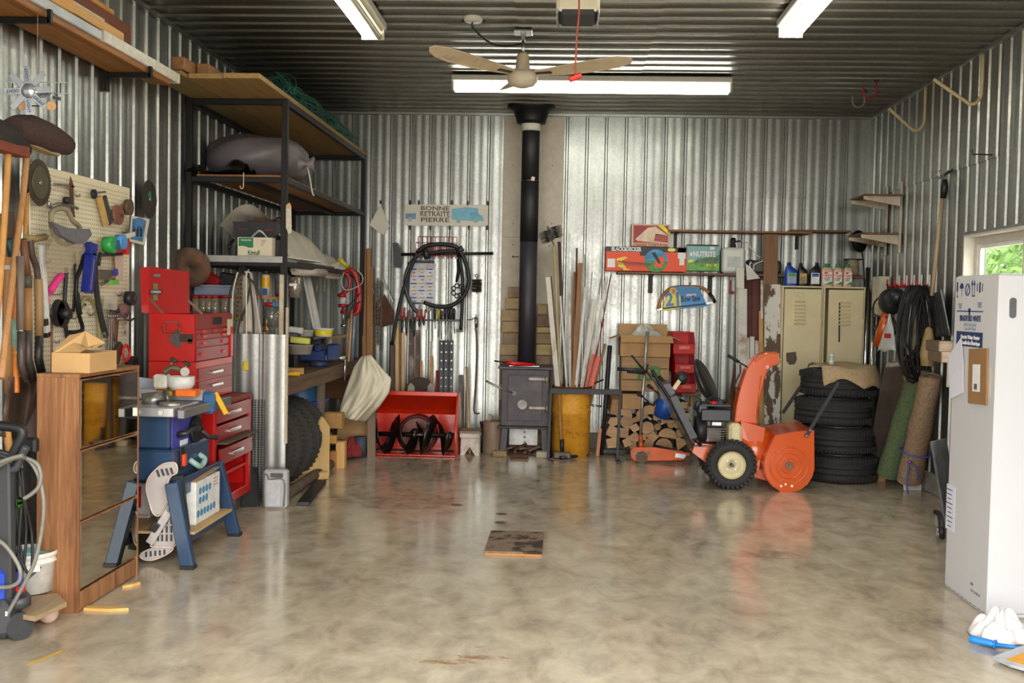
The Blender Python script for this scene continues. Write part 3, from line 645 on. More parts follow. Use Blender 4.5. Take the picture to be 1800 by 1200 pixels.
def bur(u, v):
    x = tx-.23+.66*u+.02*sin(9*v); y = TY-.36+.6*v
    z = ttop+.03+.012*sin(11*u+4*v)+.01*sin(7*v+3)
    rr = math.hypot(x-tx-.0, y-TY)
    if rr > TR*.93:
        k = (rr-TR*.93); z -= min(.17, k*2.3); s_ = (TR*1.075)/rr
        if rr > TR*1.075: x = tx+(x-tx)*s_; y = TY+(y-TY)*s_
    if v < .05: z += .02*sin(u*9)
    return V((x, y, z))
S('burlap_sack', b.grid(bur, 40, 30), BUR, 'frayed burlap sack draped over the top tyre', 'sack', solid=.006)
c_ = V((at(1462, 625, TY-.1).x, TY-.1, ttop+.035)); t = E('glass_bottle', 'small clear bottle standing on the burlap sack', 'bottle', c_)
P('body', B(t).lathe([(0, 0), (.025, 0), (.026, .03), (.012, .045), (.012, .06), (.02, .066), (.024, .085), (.014, .1), (0, .102)], c_, n=16), pt('#c9d2c4', .1, .1, .05), t)

# lockers
LY = 10.34; LCR = pt('#dccda4', .5, 0, .06, 4, 0, 0, name='locker_cream')
ltop = at(1440, 503, LY).z; lx = [at(1374, 560, LY).x, at(1447, 560, LY).x, at(1521, 560, LY).x]
for i in range(2):
    x0, x1 = lx[i]+.002, lx[i+1]-.002; xm = (x0+x1)/2; w_ = x1-x0
    t = E('locker', ['cream steel locker with louvred door, left of the pair', 'cream steel locker with a black strip hanging on its door'][i], 'locker', (xm, LY+.23, 0), group='pair of cream steel lockers')
    P('body', B(t).box((x0+.008, LY+.23, ltop/2), (.016, .44, ltop)).box((x1-.008, LY+.23, ltop/2), (.016, .44, ltop)).box((xm, LY+.23, ltop-.008), (w_-.034, .44, .016)).box((xm, LY+.23, .04), (w_-.034, .44, .03)).box((xm, LY+.44, ltop/2), (w_-.034, .016, ltop-.04)), LCR, t)
    dx0, dx1 = (x0+.02, x1-.02) if i == 0 else (x0+.045, x1-.02)
    dr_ = P('door', B(t).box(((dx0+dx1)/2, LY+.0, (ltop-.03+.06)/2), (dx1-dx0, .02, ltop-.09), bev=.005), LCR, t)
    lxm = at(1405 if i == 0 else 1484, 540, LY).x; zt = at(1405, 528, LY).z; b = B(t)
    fr_ = B(t)
    P('louvre_frame', fr_.box((lxm, LY-.011, zt-.115), (.135, .004, .26), bev=.002), LCR, dr_)
    for k in range(7):
        P('louvre', B(t).box((lxm, LY-.018, zt-.01-k*.036), (.105, .018, .018), (.6, 0, 0), .003), LCR, dr_)
    P('number_plate', B(t).tor((lxm, LY-.012, zt+.06), .022, .003, (0, 1, 0), 16, 5), LCR, dr_)
    P('latch_recess', B(t).prism([at(*p, LY-.012) for p in (((1382, 620), (1399, 618), (1401, 632), (1397, 640), (1388, 641), (1382, 634)) if i == 0 else ((1452, 660), (1470, 660), (1470, 680), (1452, 680)))], (0, .004, 0)), pt('#5a4c3c', .5, .5), dr_)
    if i == 1:
        P('black_strip', B(t).bar(at(1476, 531, LY-.02), at(1475, 601, LY-.02), .014, .005, (0, 1, 0)), BLK, dr_, label='black plastic strip')
    for zz in (.3, 1.35): P('hinge', B(t).cyl((x1-.02, LY-.012, zz), (x1-.02, LY-.012, zz+.06), .006), LCR, dr_)
# bottles on the lockers
def bottle(px0, px1, pyb, pyt, kind, label, group):
    Y = LY+.13; c_ = at((px0+px1)/2, pyb, Y); w_ = abs(at(px1, pyb, Y).x-at(px0, pyb, Y).x); h = at(px0, pyt, Y).z-ltop
    c_ = V((c_.x, Y, ltop)); t = E('oil_bottle', label, 'bottle', c_, group=group); dp = .07
    def el(z, sx, sy, ox=0, n=20): return [V((c_.x+ox+abs(cos(a))**.6*math.copysign(1, cos(a))*sx/2, Y+abs(sin(a))**.6*math.copysign(1, sin(a))*sy/2, ltop+z)) for a in [2*PI*k/n for k in range(n)]]
    b = B(t)
    if kind == 'pour':
        ox = -w_*.18; secs = [(0.0, .94, .94, 0), (.01, 1, 1, 0), (.55*h, 1, 1, 0), (.68*h, .9, .95, -w_*.03), (.8*h, .55, .75, ox*.8), (.86*h, .36, .45, ox), (.88*h, .36, .45, ox)]
        cap = (h*.88, h, .17*w_, ox)
        if 'black' in label and 'blue' in label: cap = (h*.88, h, .17*w_, w_*.2); secs = [(z, a_, b2, -o*1.0) for z, a_, b2, o in secs]
    else:
        secs = [(0, .94, .94, 0), (.01, 1, 1, 0), (.7*h, 1, 1, 0), (.8*h, .8, .9, 0), (.84*h, .5, .5, 0), (.86*h, .5, .5, 0)]; cap = (h*.84, h, .25*w_, 0)
    rings = [el(z, w_*a_, dp*b2, o) for z, a_, b2, o in secs]; n = 20
    b.add([p for r_ in rings for p in r_], [(k*n+i, k*n+(i+1) % n, (k+1)*n+(i+1) % n, (k+1)*n+i) for k in range(len(rings)-1) for i in range(n)], 1)
    b.add(rings[0], [tuple(range(n-1, -1, -1))]); b.add(rings[-1], [tuple(range(n))])
    return t, b, c_, w_, h, dp, cap
GRN = pt('#1d8a4a', .4); PINKB = pt('#d9b49c', .4, 0, .04)
spec = [(1379, 1401, 500, 461, 'pour', 'blue motor oil bottle on the left locker', '#1746a8', '#9aa3b8', '#17171a', '#2a8a4a'), (1401, 1419, 500, 462, 'pour', 'black motor oil bottle with gold label on the lockers', '#1a1a1c', '#8d7a4e', '#17171a', '#c9a04a'), (1421, 1441, 500, 461, 'pour', 'black oil bottle with blue and white label on the lockers', '#1a1c22', '#e8e8e6', '#17171a', '#1d4fa8'),
 (1443, 1463, 501, 463, 'straight', 'pink two-stroke oil bottle with green cap, leftmost of three', None, None, None, None), (1463, 1480, 501, 464, 'straight', 'pink two-stroke oil bottle with green cap, middle of three', None, None, None, None), (1481, 1497, 501, 464, 'straight', 'pink two-stroke oil bottle with green cap, rightmost of three', None, None, None, None)]
for (a, e, yb, yt, kd, lb, m1, m2, m3, m4) in spec:
    t, b, c_, w_, h, dp, cap = bottle(a, e, yb, yt, kd, lb, 'oil bottles on top of the lockers')
    P('body', b, pt(m1, .3) if m1 else PINKB, t)
    P('cap', B(t).cyl((c_.x+cap[3], c_.y, ltop+cap[0]), (c_.x+cap[3], c_.y, ltop+cap[1]), cap[2], cap[2]*.9, 16), pt(m3, .4) if m3 else GRN, t)
    yf = c_.y-dp/2-.001
    if m1:
        P('label_sticker', B(t).box((c_.x+.002, yf, ltop+h*.33), (w_*.72, .002, h*.45), bev=.0008), pt(m2, .4), t)
        P('label_emblem', B(t).box((c_.x+.002, yf-.0015, ltop+h*.47), (w_*.6, .001, h*.13), bev=0), pt(m4, .4), t)
    else:
        P('label_sticker', B(t).box((c_.x, yf, ltop+h*.36), (w_*.8, .002, h*.56), bev=.0008), pt('#efe6de', .4), t)
        P('label_emblem', B(t).box((c_.x-w_*.15, yf-.0015, ltop+h*.6), (w_*.28, .001, h*.07), bev=0), pt('#d42a26', .4), t)
        P('label_band', B(t).prism([(c_.x-w_*.38, yf-.0012, ltop+h*.09), (c_.x+w_*.38, yf-.0012, ltop+h*.09), (c_.x+w_*.38, yf-.0012, ltop+h*.24), (c_.x-w_*.1, yf-.0012, ltop+h*.13)], (0, -.001, 0)), GRN, t)
        text(t, 'Castrol', h*.17, (c_.x, yf-.002, ltop+h*.49), pt('#d42a26', .4), width=w_*.74, bold=.001)
        for k in range(3): P('label_line', B(t).box((c_.x-w_*.05, yf-.0015, ltop+h*(.38-.055*k)), (w_*(.6-.1*k), .001, h*.025), (0, -.12, 0), 0), BLK, t)

# carpets and boards leaning at the right wall
def roll(name, label, p0, p1, r, m, r2=None, sq=.0, cat='carpet'):
    p0 = V(p0); p1 = V(p1); d = (p1-p0).normalized(); b = B()
    x = d.orthogonal().normalized(); y = d.cross(x)
    n = 20; vs = []; 
    for k in range(9):
        c_ = p0.lerp(p1, k/8); rr = (r+(r2-r)*k/8 if r2 else r)*(1+.04*sin(k*1.9))
        for i in range(n*2):
            a = 4*PI*i/n/1.0*.5*2/2; a = 2*PI*i/(2*n); vs.append(c_+(x*cos(a)+y*sin(a)*(1-sq))*rr)
    m_ = 2*n
    b.add(vs, [(k*m_+i, k*m_+(i+1) % m_, (k+1)*m_+(i+1) % m_, (k+1)*m_+i) for k in range(8) for i in range(m_)], 1)
    for c_, sg in ((p1, 1), (p0, -1)):        # spiral ends
        N_ = 60; vv = []
        for i in range(N_):
            a = 2*PI*3*i/N_; rr = (r2 or r)*(.15+.85*i/(N_-1)) if sg > 0 else r*(.15+.85*i/(N_-1))
            q_ = c_-d*.01*sg; vv += [q_+(x*cos(a)+y*sin(a)*(1-sq))*rr, q_+(x*cos(a)+y*sin(a)*(1-sq))*rr*.86+d*.01*sg]
        b.add(vv, [(2*i, 2*i+2, 2*i+3, 2*i+1) for i in range(N_-1)], 1)
        k0 = len(vs)
        b.add([c_-d*.012*sg]+[c_-d*.012*sg+(x*cos(2*PI*i/m_)+y*sin(2*PI*i/m_)*(1-sq))*(r2 or r if sg > 0 else r)*.99 for i in range(m_)], [(0, 1+i, 1+(i+1) % m_) for i in range(m_)], 0)
    return S(name, b, m, label, cat)
g0 = fl(1559, 855); g1 = atx(1617, 641, XR-.125); roll('carpet_roll', 'rolled green carpet leaning in the right corner', g0+V((.03, .1, .085)), g1+V((0, 0, -.02)), .09, pt('#5a6848', .95, 0, .25, 50, .5))
h0 = fl(1592, 868); h1 = atx(1632, 660, XR-.16); t_ = roll('carpet_roll', 'rolled brown carpet tied with purple ribbon', h0+V((.06, .1, .10)), h1+V((.02, 0, -.01)), .12, pt('#8c745c', .98, 0, .3, 45, .8), .1, .2)
hc = (h0+V((.06, .1, .10))).lerp(h1+V((.02, 0, -.01)), .28); hd = (h1-h0).normalized()
PUR = pt('#4b52a0', .6); t = E('ribbon', 'purple and blue ribbon tied round the brown carpet roll', 'ribbon', hc+V((0, -.13, -.25)))
P('loop', B(t).tor(hc, .122, .007, hd, 24, 6), PUR, t); b = B(t)
for px, py, pts in ((0, 0, [(1598, 813), (1596, 830), (1594, 848), (1596, 868)]), (0, 0, [(1600, 813), (1612, 822), (1615, 845)])): P('tail', B(t).tube([at(p[0], p[1], hc.y-.135-.004*i) for i, p in enumerate(pts)], .007, 6), PUR, t)
P('knot', B(t).sph(at(1599, 812, hc.y-.13), .016), pt('#7a3a86', .6), t)
a0 = fl(1545, 843); S('board', B().bar((a0.x, a0.y+.12, .0), atx(1576, 645, XR-.32), .2, .02, (0, -1, .3)), pt('#4c4038', .8, 0, .25, 8, .1), 'dark brown weathered board leaning behind the carpets', 'board')
a0 = fl(1551, 848); S('board', B().bar((at(1549, 830, g0.y+.3).x, g0.y+.3, .0), at(1584, 706, g1.y+.2), .07, .03, (0, -1, .3)), wood('#8a6238', '#c09558', 1), 'light wooden board leaning against the green carpet roll', 'board')
c_ = fl(1636, 858); S('ceramic_tile', B().box((XR-.13, c_.y-.12, .125), (.16, .012, .25), (-.14, 0, .2)), pt('#d6d4cc', .35, 0, .04), 'white square tile leaning at the foot of the right wall', 'tile')
c_ = fl(1650, 885); S('slate_board', B().box((XR-.2, c_.y-.35, .27), (.30, .02, .56), (-.2, 0, .9)), pt('#6a6b6c', .8, 0, .35, 7, .2), 'grey stained board leaning beside the white carton', 'board')
for k, (x0, y0, x1, y1, lb) in enumerate(((1637, 598, 1668, 614, 'short weathered timber block on the right wall, upper of two'), (1641, 615, 1668, 634, 'short weathered timber block on the right wall, lower of two'))):
    a = rw(x0, (y0+y1)/2, .12); S('timber_block', B().box((XR-.09, a.y-.16, a.z), (.16, .3, .085), bev=.006), OLDX, lb, 'timber', 'timber blocks on the right wall')
# ---------------------------------------------------------------- back wall, right of the stove
YS = YB-.03
def pbox(name, label, cat, px0, py0, px1, py1, Y, dep, m, group=None, bev=.004, rz=0, parts=True):
    """a box whose front face fills the given rectangle at depth Y"""
    a = at((px0+px1)/2, (py0+py1)/2, Y); w_ = abs(at(px1, (py0+py1)/2, Y).x-at(px0, (py0+py1)/2, Y).x); h = abs(at((px0+px1)/2, py0, Y).z-at((px0+px1)/2, py1, Y).z)
    t = E(name, label, cat, (a.x, Y+dep/2, a.z-h/2), rz, group)
    P('body', B().box((0, 0, h/2), (w_, dep, h), bev=bev), m, t)
    return t, w_, h, dep
def plate(t, m, w_, h, x0, x1, z0, z1, y, name='print', th=.001):
    """flat print on the front face; x,z in 0..1 of the face"""
    return P(name, B().box((w_*((x0+x1)/2-.5), y-th/2, h*(z0+z1)/2), (w_*(x1-x0), th, h*(z1-z0)), bev=0), m, t)
WOODB = wood('#5f4230', '#7d5840', 0); SHY = YB-.30
sz = at(1200, 479, SHY).z
x0, x1 = at(1085, 479, SHY).x, at(1520, 479, SHY).x
t = E('wall_shelf', 'long dark wooden shelf on the back wall holding the boxes', 'shelf', ((x0+x1)/2, SHY+.13, sz-.03))
P('board', B(t).box(((x0+x1)/2, SHY+.13, sz-.012), (x1-x0, .26, .022)), WOODB, t)
for px in (1144, 1249):
    q_ = at(px, 490, YB-.05); P('bracket', B(t).box((q_.x, YB-.02, sz-.11), (.045, .012, .2)).box((q_.x, YB-.12, sz-.03), (.04, .2, .012)), BLKM, t)
ux0, ux1 = at(1175, 403, SHY).x, at(1428, 405, SHY).x; uz = at(1290, 405, SHY).z
t = E('wall_shelf', 'empty upper wooden shelf on the back wall above the boxes', 'shelf', ((ux0+ux1)/2, SHY+.13, uz-.03))
P('board', B(t).box(((ux0+ux1)/2, SHY+.13, uz-.01), (ux1-ux0, .26, .02)), wood('#7a5236', '#9a6c48', 0), t)
x2 = at(1496, 405, SHY).x; x15 = at(1392, 405, SHY).x
P('board', B(t).box(((x15+x2)/2, SHY+.12, uz+.01), (x2-x15, .24, .02)), WOODB, t)
for px in (1188, 1402):
    q_ = at(px, 415, YB-.05); P('bracket', B(t).box((q_.x, YB-.02, uz-.09), (.035, .012, .15)).box((q_.x, YB-.12, uz-.028), (.03, .2, .012)), BLKM, t)
# boxes on the shelf
BYF = SHY+.03
t, w_, h, d = pbox('tool_carton', 'orange hedge trimmer carton lying on the wall shelf', 'carton', 1065, 434, 1207, 477, BYF, .2, pt('#df4a22', .5, 0, .05, 4))
f = -d/2
plate(t, pt('#26262a', .5), w_, h, .0, 1, .8, 1.0, f); plate(t, pt('#26262a', .5), w_, h, .42, .72, .64, .8, f)
text(t, 'BLACK&DECKER', .058, (-w_*.25, f-.002, h*.895), WHITE, local=True, width=w_*.37, bold=.002)
b = B(); c_ = V((w_*.12, f-.001, h*.44)); rad = h*.47
P('picture_disc', B().prism([c_+V((rad*1.02*cos(a), 0, rad*sin(a))) for a in [2*PI*k/28 for k in range(28)]], (0, -.0012, 0)), pt('#3b8fc0', .5, 0, .3, 12), t)
P('picture_grass', B().prism([c_+V((rad*1.02*cos(a), -.0014, rad*sin(a))) for a in [PI+PI*k/14 for k in range(15)]], (0, -.0008, 0)), pt('#4f8a4a', .6, 0, .3, 40), t)
P('picture_blade', B().prism([V((-w_*.36, f-.003, h*.42)), V((-w_*.34, f-.003, h*.36)), V((w_*.06, f-.003, h*.26)), V((w_*.06, f-.003, h*.33))], (0, -.001, 0)), pt('#7d3230', .5), t)
b = B()
for k in range(16): b.box((-w_*.35+k*w_*.025, f-.003, h*(.32-.004*k)), (.006, .001, .035), bev=0)
P('picture_teeth', b, BLK, t, kind='stuff')
P('picture_motor', B().prism([c_+V(p) for p in ((-.02, -.002, -.06), (.06, -.002, -.07), (.09, -.002, .02), (.05, -.002, .05), (-.0, -.002, .02))], (0, -.001, 0)), pt('#e2532c', .5), t)
P('picture_guard', B().prism([c_+V(p) for p in ((-.05, -.003, .08), (-.01, -.003, .09), (.05, -.003, -.02), (.03, -.003, -.03))], (0, -.001, 0)), BLK, t)
P('yellow_burst', B().prism([V((-w_*.37, f-.001, h*.5)), V((-w_*.27, f-.001, h*.6)), V((-w_*.23, f-.001, h*.55)), V((-w_*.31, f-.001, h*.42)), V((-w_*.24, f-.001, h*.1)), V((-w_*.17, f-.001, 0.01)), V((-w_*.27, f-.001, 0.01)), V((-w_*.35, f-.001, h*.2))], (0, -.001, 0)), pt('#e6c93c', .5), t)
plate(t, WHITE, w_, h, .02, .115, .15, .5, f, 'sticker'); plate(t, WHITE, w_, h, .89, .985, .55, .98, f, 'sticker'); plate(t, WHITE, w_, h, .91, .97, .28, .55, f, 'sticker')
P('yellow_oval', B().prism([V((w_*.31+.042*cos(a), f-.0015, h*.9+.018*sin(a))) for a in [2*PI*k/18 for k in range(18)]], (0, -.001, 0)), pt('#ece05a', .5), t)
text(t, '16"', .04, (-w_*.3, f-.003, h*.1), BLK, local=True)
ctop = at(1136, 434, BYF).z
t, w_, h, d = pbox('game_carton', 'beige and maroon game console carton on top of the orange carton', 'carton', 1110, 394, 1178, 433, BYF+.04, .14, pt('#cdb49a', .6, 0, .05, 4), bev=.003)
f = -d/2; MAR = pt('#9c3a3c', .6)
plate(t, MAR, w_, h, .05, .95, .16, .94, f)
P('picture_console', B().prism([V((w_*(x-.5), f-.002, h*z)) for x, z in ((.1, .32), (.42, .84), (.62, .9), (.95, .5), (.95, .14), (.45, .2), (.16, .24))], (0, -.001, 0)), pt('#dcc6ac', .6), t)
P('picture_keys', B().prism([V((w_*(x-.5), f-.004, h*z)) for x, z in ((.58, .24), (.62, .58), (.95, .5), (.95, .18))], (0, -.001, 0)), MAR, t)
b = B()
for k in range(7):
    for j in range(3): b.box((w_*(.1+.055*k), f-.0055, h*(.27+.09*j)), (.012, .0008, .004), bev=0)
P('key_grid', b, pt('#dcc6ac', .6), t, kind='stuff')
P('yellow_corner', B().prism([V((w_*(x-.5), f-.0045, h*z)) for x, z in ((.64, .985), (.8, .985), (.985, .68), (.985, .5))], (0, -.001, 0)), pt('#e0cb36', .5), t)
text(t, "L'Aspirateur Portatif & Brosse", .035, (0, f-.002, h*.085), MAR, local=True, width=w_*.88, bold=.001)
t, w_, h, d = pbox('fertiliser_box', 'green and blue lawn fertiliser box on the wall shelf', 'box', 1207, 432, 1265, 476, BYF, .17, pt('#7fa8a8', .45, 0, .1, 5), bev=.004)
f = -d/2
P('picture_lawn', B().prism([V((w_*(x-.5), f, h*z)) for x, z in ((0.01, .01), (.99, .01), (.99, .32), (.6, .36), (.3, .3), (.01, .36))], (0, -.001, 0)), pt('#6fa34c', .6, 0, .35, 25), t)
P('picture_trees', B().prism([V((w_*(x-.5), f-.0012, h*z)) for x, z in ((0.2, .3), (.98, .3), (.98, .66), (.9, .6), (.7, .56), (.5, .5), (.35, .52))], (0, -.001, 0)), pt('#5a7a5c', .6, 0, .4, 30), t)
text(t, 'NUTRITE', .075, (.01, f-.003, h*.66), WHITE, local=True, width=w_*.68, bold=.0025)
P('leaf_logo', B().prism([V((w_*-.37+.014*cos(a), f-.001, h*.66+.022*sin(a))) for a in [2*PI*k/12 for k in range(12)]], (0, -.001, 0)), WHITE, t)
P('yellow_tag', B().prism([V((w_*(x-.5), f-.002, h*z)) for x, z in ((.04, .3), (.2, .37), (.22, .47), (.06, .42))], (0, -.001, 0)), pt('#e0d44a', .5), t)
for k in range(4): P('emblem_dot', B().prism([V((w_*(.13+.08*k)+.012*cos(a), f-.002, h*.24+.012*sin(a))) for a in [2*PI*j/10 for j in range(10)]], (0, -.001, 0)), pt(('#d8c23a', '#c9a02c', '#b8741f', '#d8c23a')[k], .5), t)
plate(t, WHITE, w_, h, .7, .84, .85, .97, f, 'sticker')
P('handle_strip', B().box((0, -.02, h+.008), (w_*.98, .05, .01), (.2, 0, 0)), DSTEEL, t)
# white jerry sprayer
c_ = at(1288, 474, BYF+.1); t = E('sprayer_jug', 'white plastic sprayer jug with black pump on the shelf', 'jug', (c_.x, BYF+.12, sz))
jw = abs(at(1309, 450, BYF+.1).x-at(1267, 450, BYF+.1).x); jh = at(1288, 435, BYF+.1).z-sz
P('body', B().box((0, 0, jh*.5), (jw, .17, jh), bev=.028), pt('#d8d8d0', .4, 0, .04), t, bev=.012)
P('label_print', B().box((0, -.086, jh*.45), (jw*.55, .001, jh*.4), bev=0), pt('#b9bcb8', .5), t)
P('pump', B().lathe([(0, 0), (.03, 0), (.03, .035), (.022, .04), (.02, .05), (.028, .06), (.024, .1), (0, .105)], (-.0, 0, jh-.002), n=16).cyl((.0, 0, jh+.06), (.075, 0, jh+.07), .008), BLK, t)
P('hose', B().tube([(.07, 0, jh+.075), (.12, 0, jh+.06), (.2, 0, jh-.02), (.25, 0, jh-.08), (.28, 0, jh-.09)], .006), pt('#d8d4c4', .5), t)
c_ = at(1345, 468, BYF+.06); t = E('storage_tube', 'dark grey storage canister behind the plank on the shelf', 'canister', (c_.x, BYF+.1, sz))
P('body', B().box((0, 0, .072), (.33, .13, .14), bev=.03), pt('#4c4a46', .5), t); P('lid', B().box((-.15, 0, .072), (.05, .138, .146), bev=.03), BLK, t)
P('cord', B().tube([(-.14, -.07, .12), (-.16, -.075, .1), (-.15, -.075, .06), (-.12, -.075, .05), (-.11, -.075, .1), (.02, -.072, .15)], .006), pt('#d8d4c4', .5), t)
c_ = at(1500, 478, BYF+.1); t = E('wire_spool', 'spool of tan cord on the shelf right of the oil bottles', 'spool', (c_.x, BYF+.12, sz))
P('flange', B().cyl((0, 0, 0), (0, 0, .008), .085, n=24), BLK, t); P('flange', B().cyl((0, 0, .165), (0, 0, .173), .095, n=24), BLK, t)
b = B(); tr = random.Random(2)
b.tube([((.05+.012*sin(i*.37))*cos(i*.55), (.05+.012*sin(i*.37))*sin(i*.55), .012+.15*((i*.013) % 1 if int(i*.013) % 2 == 0 else 1-(i*.013) % 1)) for i in range(300)], .007, 5); b.cyl((0, 0, .008), (0, 0, .165), .05)
P('cord', b, pt('#a89878', .8, 0, .2), t)
c_ = at(1509, 424, YB-.14); t = E('round_mirror', 'round black convex mirror on a stalk in the back right corner', 'mirror', (c_.x+.03, YB-.12, 1.0))
q_ = V((.5, -.8, .1)).normalized()
P('shell', B(t).lathe([(0, -.035), (.08, -.03), (.108, 0), (.112, .012)], c_, q_, 28), BLK, t); P('glass', B(t).lathe([(.1, .008), (.06, .017), (0, .02)], c_, q_, 28), pt('#3a3c3a', .08, .9), t)
P('stalk', B(t).tube([c_-q_*.03, c_+V((.05, .03, -.12)), c_+V((.08, .04, -.35)), at(1527, 600, YB-.1)], .008), BLKM, t)

# bow saw on the wall
Y = YB-.06; t = E('bow_saw', 'bow saw in its blue and yellow card sleeve', 'saw', at(1205, 545, Y))
fr_ = [at(*p, Y) for p in ((1157, 543), (1163, 524), (1172, 511), (1185, 505), (1215, 503), (1235, 506), (1247, 515), (1254, 527), (1257, 532))]
P('frame', B(t).tube(fr_, .014, 10), pt('#b87430', .4, .1), t)
P('grip', B(t).tube([at(1247, 514, Y), at(1253, 523, Y), at(1257, 532, Y)], .017, 10), BLK, t)
P('blade', B(t).bar(at(1155, 544, Y), at(1258, 531, Y), .022, .003, (0, 1, 0), .0005), STEEL, t)
sl = P('sleeve', B(t).prism([at(*p, Y-.02) for p in ((1163, 546), (1179, 505), (1197, 503), (1228, 504), (1240, 530), (1244, 538))], (0, .01, 0)), pt('#1f86c8', .4, 0, .05), t)
P('sleeve_print', B(t).prism([at(*p, Y-.0205) for p in ((1163, 546), (1179, 505), (1186, 505), (1196, 520), (1197, 541), (1180, 544))], (0, -.001, 0)), pt('#e2cf2c', .4), sl)
text(sl, '21', .19, at(1184, 527, Y-.023), pt('#1a6fb4', .4), (PI/2, -.08, 0), bold=.006, width=.14)
text(sl, 'Bow Saw', .085, at(1214, 525, Y-.023), BLK, (PI/2, -.08, 0), bold=.0025, width=.2)
P('sleeve_strip', B(t).bar(at(1165, 542, Y-.022), at(1240, 534, Y-.022), .016, .001, (0, 1, 0), 0), BLK, sl)
P('red_seal', B(t).cyl(at(1183, 512, Y-.0225), at(1183, 512, Y-.0205), .024, n=18), pt('#e07a5a', .5), sl)
plate_c = at(1215, 518, Y-.0215); P('white_oval', B(t).box(plate_c, (.1, .001, .02), (0, -.08, 0), 0), WHITE, sl)
P('hanger', B(t).tube([at(1213, 496, YB-.02), at(1213, 500, Y), at(1214, 507, Y-.01)], .004), STEEL, t)
c_ = at(1284, 504, YB-.03); t = E('wall_hook', 'small red hook on the back wall beside the leaning boards', 'hook', c_+V((0, 0, -.07)))
P('strip', B(t).box(c_, (.02, .03, .13)), pt('#b01a1a', .4), t); P('tip', B(t).box(c_+V((.012, -.03, -.06)), (.03, .05, .03)), pt('#b01a1a', .4), t); P('tag', B(t).box(c_+V((0, 0, .09)), (.022, .02, .03)), WHITE, t)

# boards leaning against the wall left of the lockers
PEEL = N('peeling_paint'); _c = PEEL.co((3, 3, 1.2)); _f = PEEL.noise(_c, 3.2, 6, .7)
PEEL.set('Base Color', PEEL.mix(PEEL.ramp(_f, [(.49, 0.), (.52, 1.)]), '#5d4836', '#d0cdc4')); PEEL.set('Roughness', .7); PEEL = PEEL.m
MARB = pt('#6a3e34', .7, 0, .2, 8); WPNT = pt('#cfcac0', .6, 0, .08, 6, 0, 0, '#8d6f54')
def lean(label, x0, x1, yt, m, Yb=10.42, Yt=None, yb=None, th=.022, name='plank', group='planks leaning against the back wall', cat='plank'):
    """plank standing on the floor and leaning to the wall: pixel columns x0..x1, top at yt"""
    Yt = Yt or YB-.04
    top = at((x0+x1)/2, yt, Yt); w_ = abs(at(x1, yt, Yt).x-at(x0, yt, Yt).x); 
    xb = (yb if yb is not None else (x0+x1)/2); d = ray(xb, 780); bx = d.x/d.y*Yb
    bot = V((bx, Yb, .0)); v = top-bot
    b = B().bar(bot, top, w_, th, (0, -1, .2), .002); mn = min(p.z for p in b.v); b.v = [p-V((0, 0, mn)) for p in b.v]
    return S(name, b, m, label, cat, group)
for i, (lb, x0, x1, yt, m, Yb, Yt) in enumerate((('tall weathered plank with peeling white paint left of the lockers', 1344, 1372, 500, PEEL, 10.18, YB-.38), ('long brown board rising above the wall shelf', 1342, 1367, 412, wood('#6d4a2e', '#86603f', 2), 10.36, YB-.325),
   ('maroon painted plank behind the white boards', 1296, 1325, 490, MARB, 10.45, YB-.06), ('maroon plank second from the peeling plank', 1322, 1338, 489, MARB, 10.44, YB-.1), ('white painted board with pointed top by the maroon planks', 1294, 1308, 470, WPNT, 10.4, YB-.32), ('narrow white grooved board standing in front of the maroon planks', 1297, 1313, 508, WPNT, 10.3, YB-.36),
   ('yellow pine strip leaning beside the peeling plank', 1334, 1344, 547, wood('#a97c44', '#c9a062', 2), 10.26, YB-.33), ('short white strip leaning behind the snow blower chute', 1318, 1326, 592, WPNT, 10.2, YB-.35), ('short white strip, right of its twin behind the chute', 1327, 1333, 599, WPNT, 10.2, YB-.33), ('white square offcut strip, leftmost low one behind the chute', 1308, 1317, 594, WPNT, 10.18, YB-.37),
   ('narrow white lath just left of the peeling plank', 1337, 1343, 493, WPNT, 10.4, YB-.31))):
    lean(lb, x0, x1, yt, m, Yb, Yt, th=.02+.002*(i % 3))
S('corner_board', B().prism([at(*p, YB-.31) for p in ((1313, 492), (1311, 463), (1320, 470), (1336, 489))], (0, .02, 0)), WPNT, 'white triangular offcut on top of the maroon planks', 'offcut')
S('rusty_saw', B().prism([at(*p, YB-.2) for p in ((1291, 640), (1296, 640), (1290, 720), (1278, 716))], (0, .004, 0)), pt('#6b4532', .7, .4, .3), 'rusty pointed blade leaning against the wall behind the engine', 'blade')
# stove board (cement board) and its bricks
t = E('heat_shield', 'grey cement board heat shield behind the stove pipe', 'heat shield', ((bw(885, 400).x+bw(993, 400).x)/2, YB-.03, .17)); q_ = pt('#c2b7a6', .9, 0, .1, 14, .1)
X0, X1 = -.67, -.045; zj = bw(940, 418).z
P('board', B(t).box(((X0+X1)/2, YB-.028, (ZC-.04+zj)/2), (X1-X0, .014, ZC-.04-zj-.004)), q_, t); P('board', B(t).box(((X0+X1)/2, YB-.028, (zj+.19)/2), (X1-X0, .014, zj-.19)), q_, t)
for px, py in ((902, 291), (971, 291), (902, 393), (970, 393), (902, 430), (966, 432)): P('screw', B(t).cyl(bw(px, py, .034), bw(px, py, .04), .006, n=8), DSTEEL, t)
BRK = [pt(c_, .9, 0, .2, 14, .3) for c_ in ('#8f7a60', '#a58d6a', '#7d6a58', '#b29a70', '#97805f')]
brn = 0
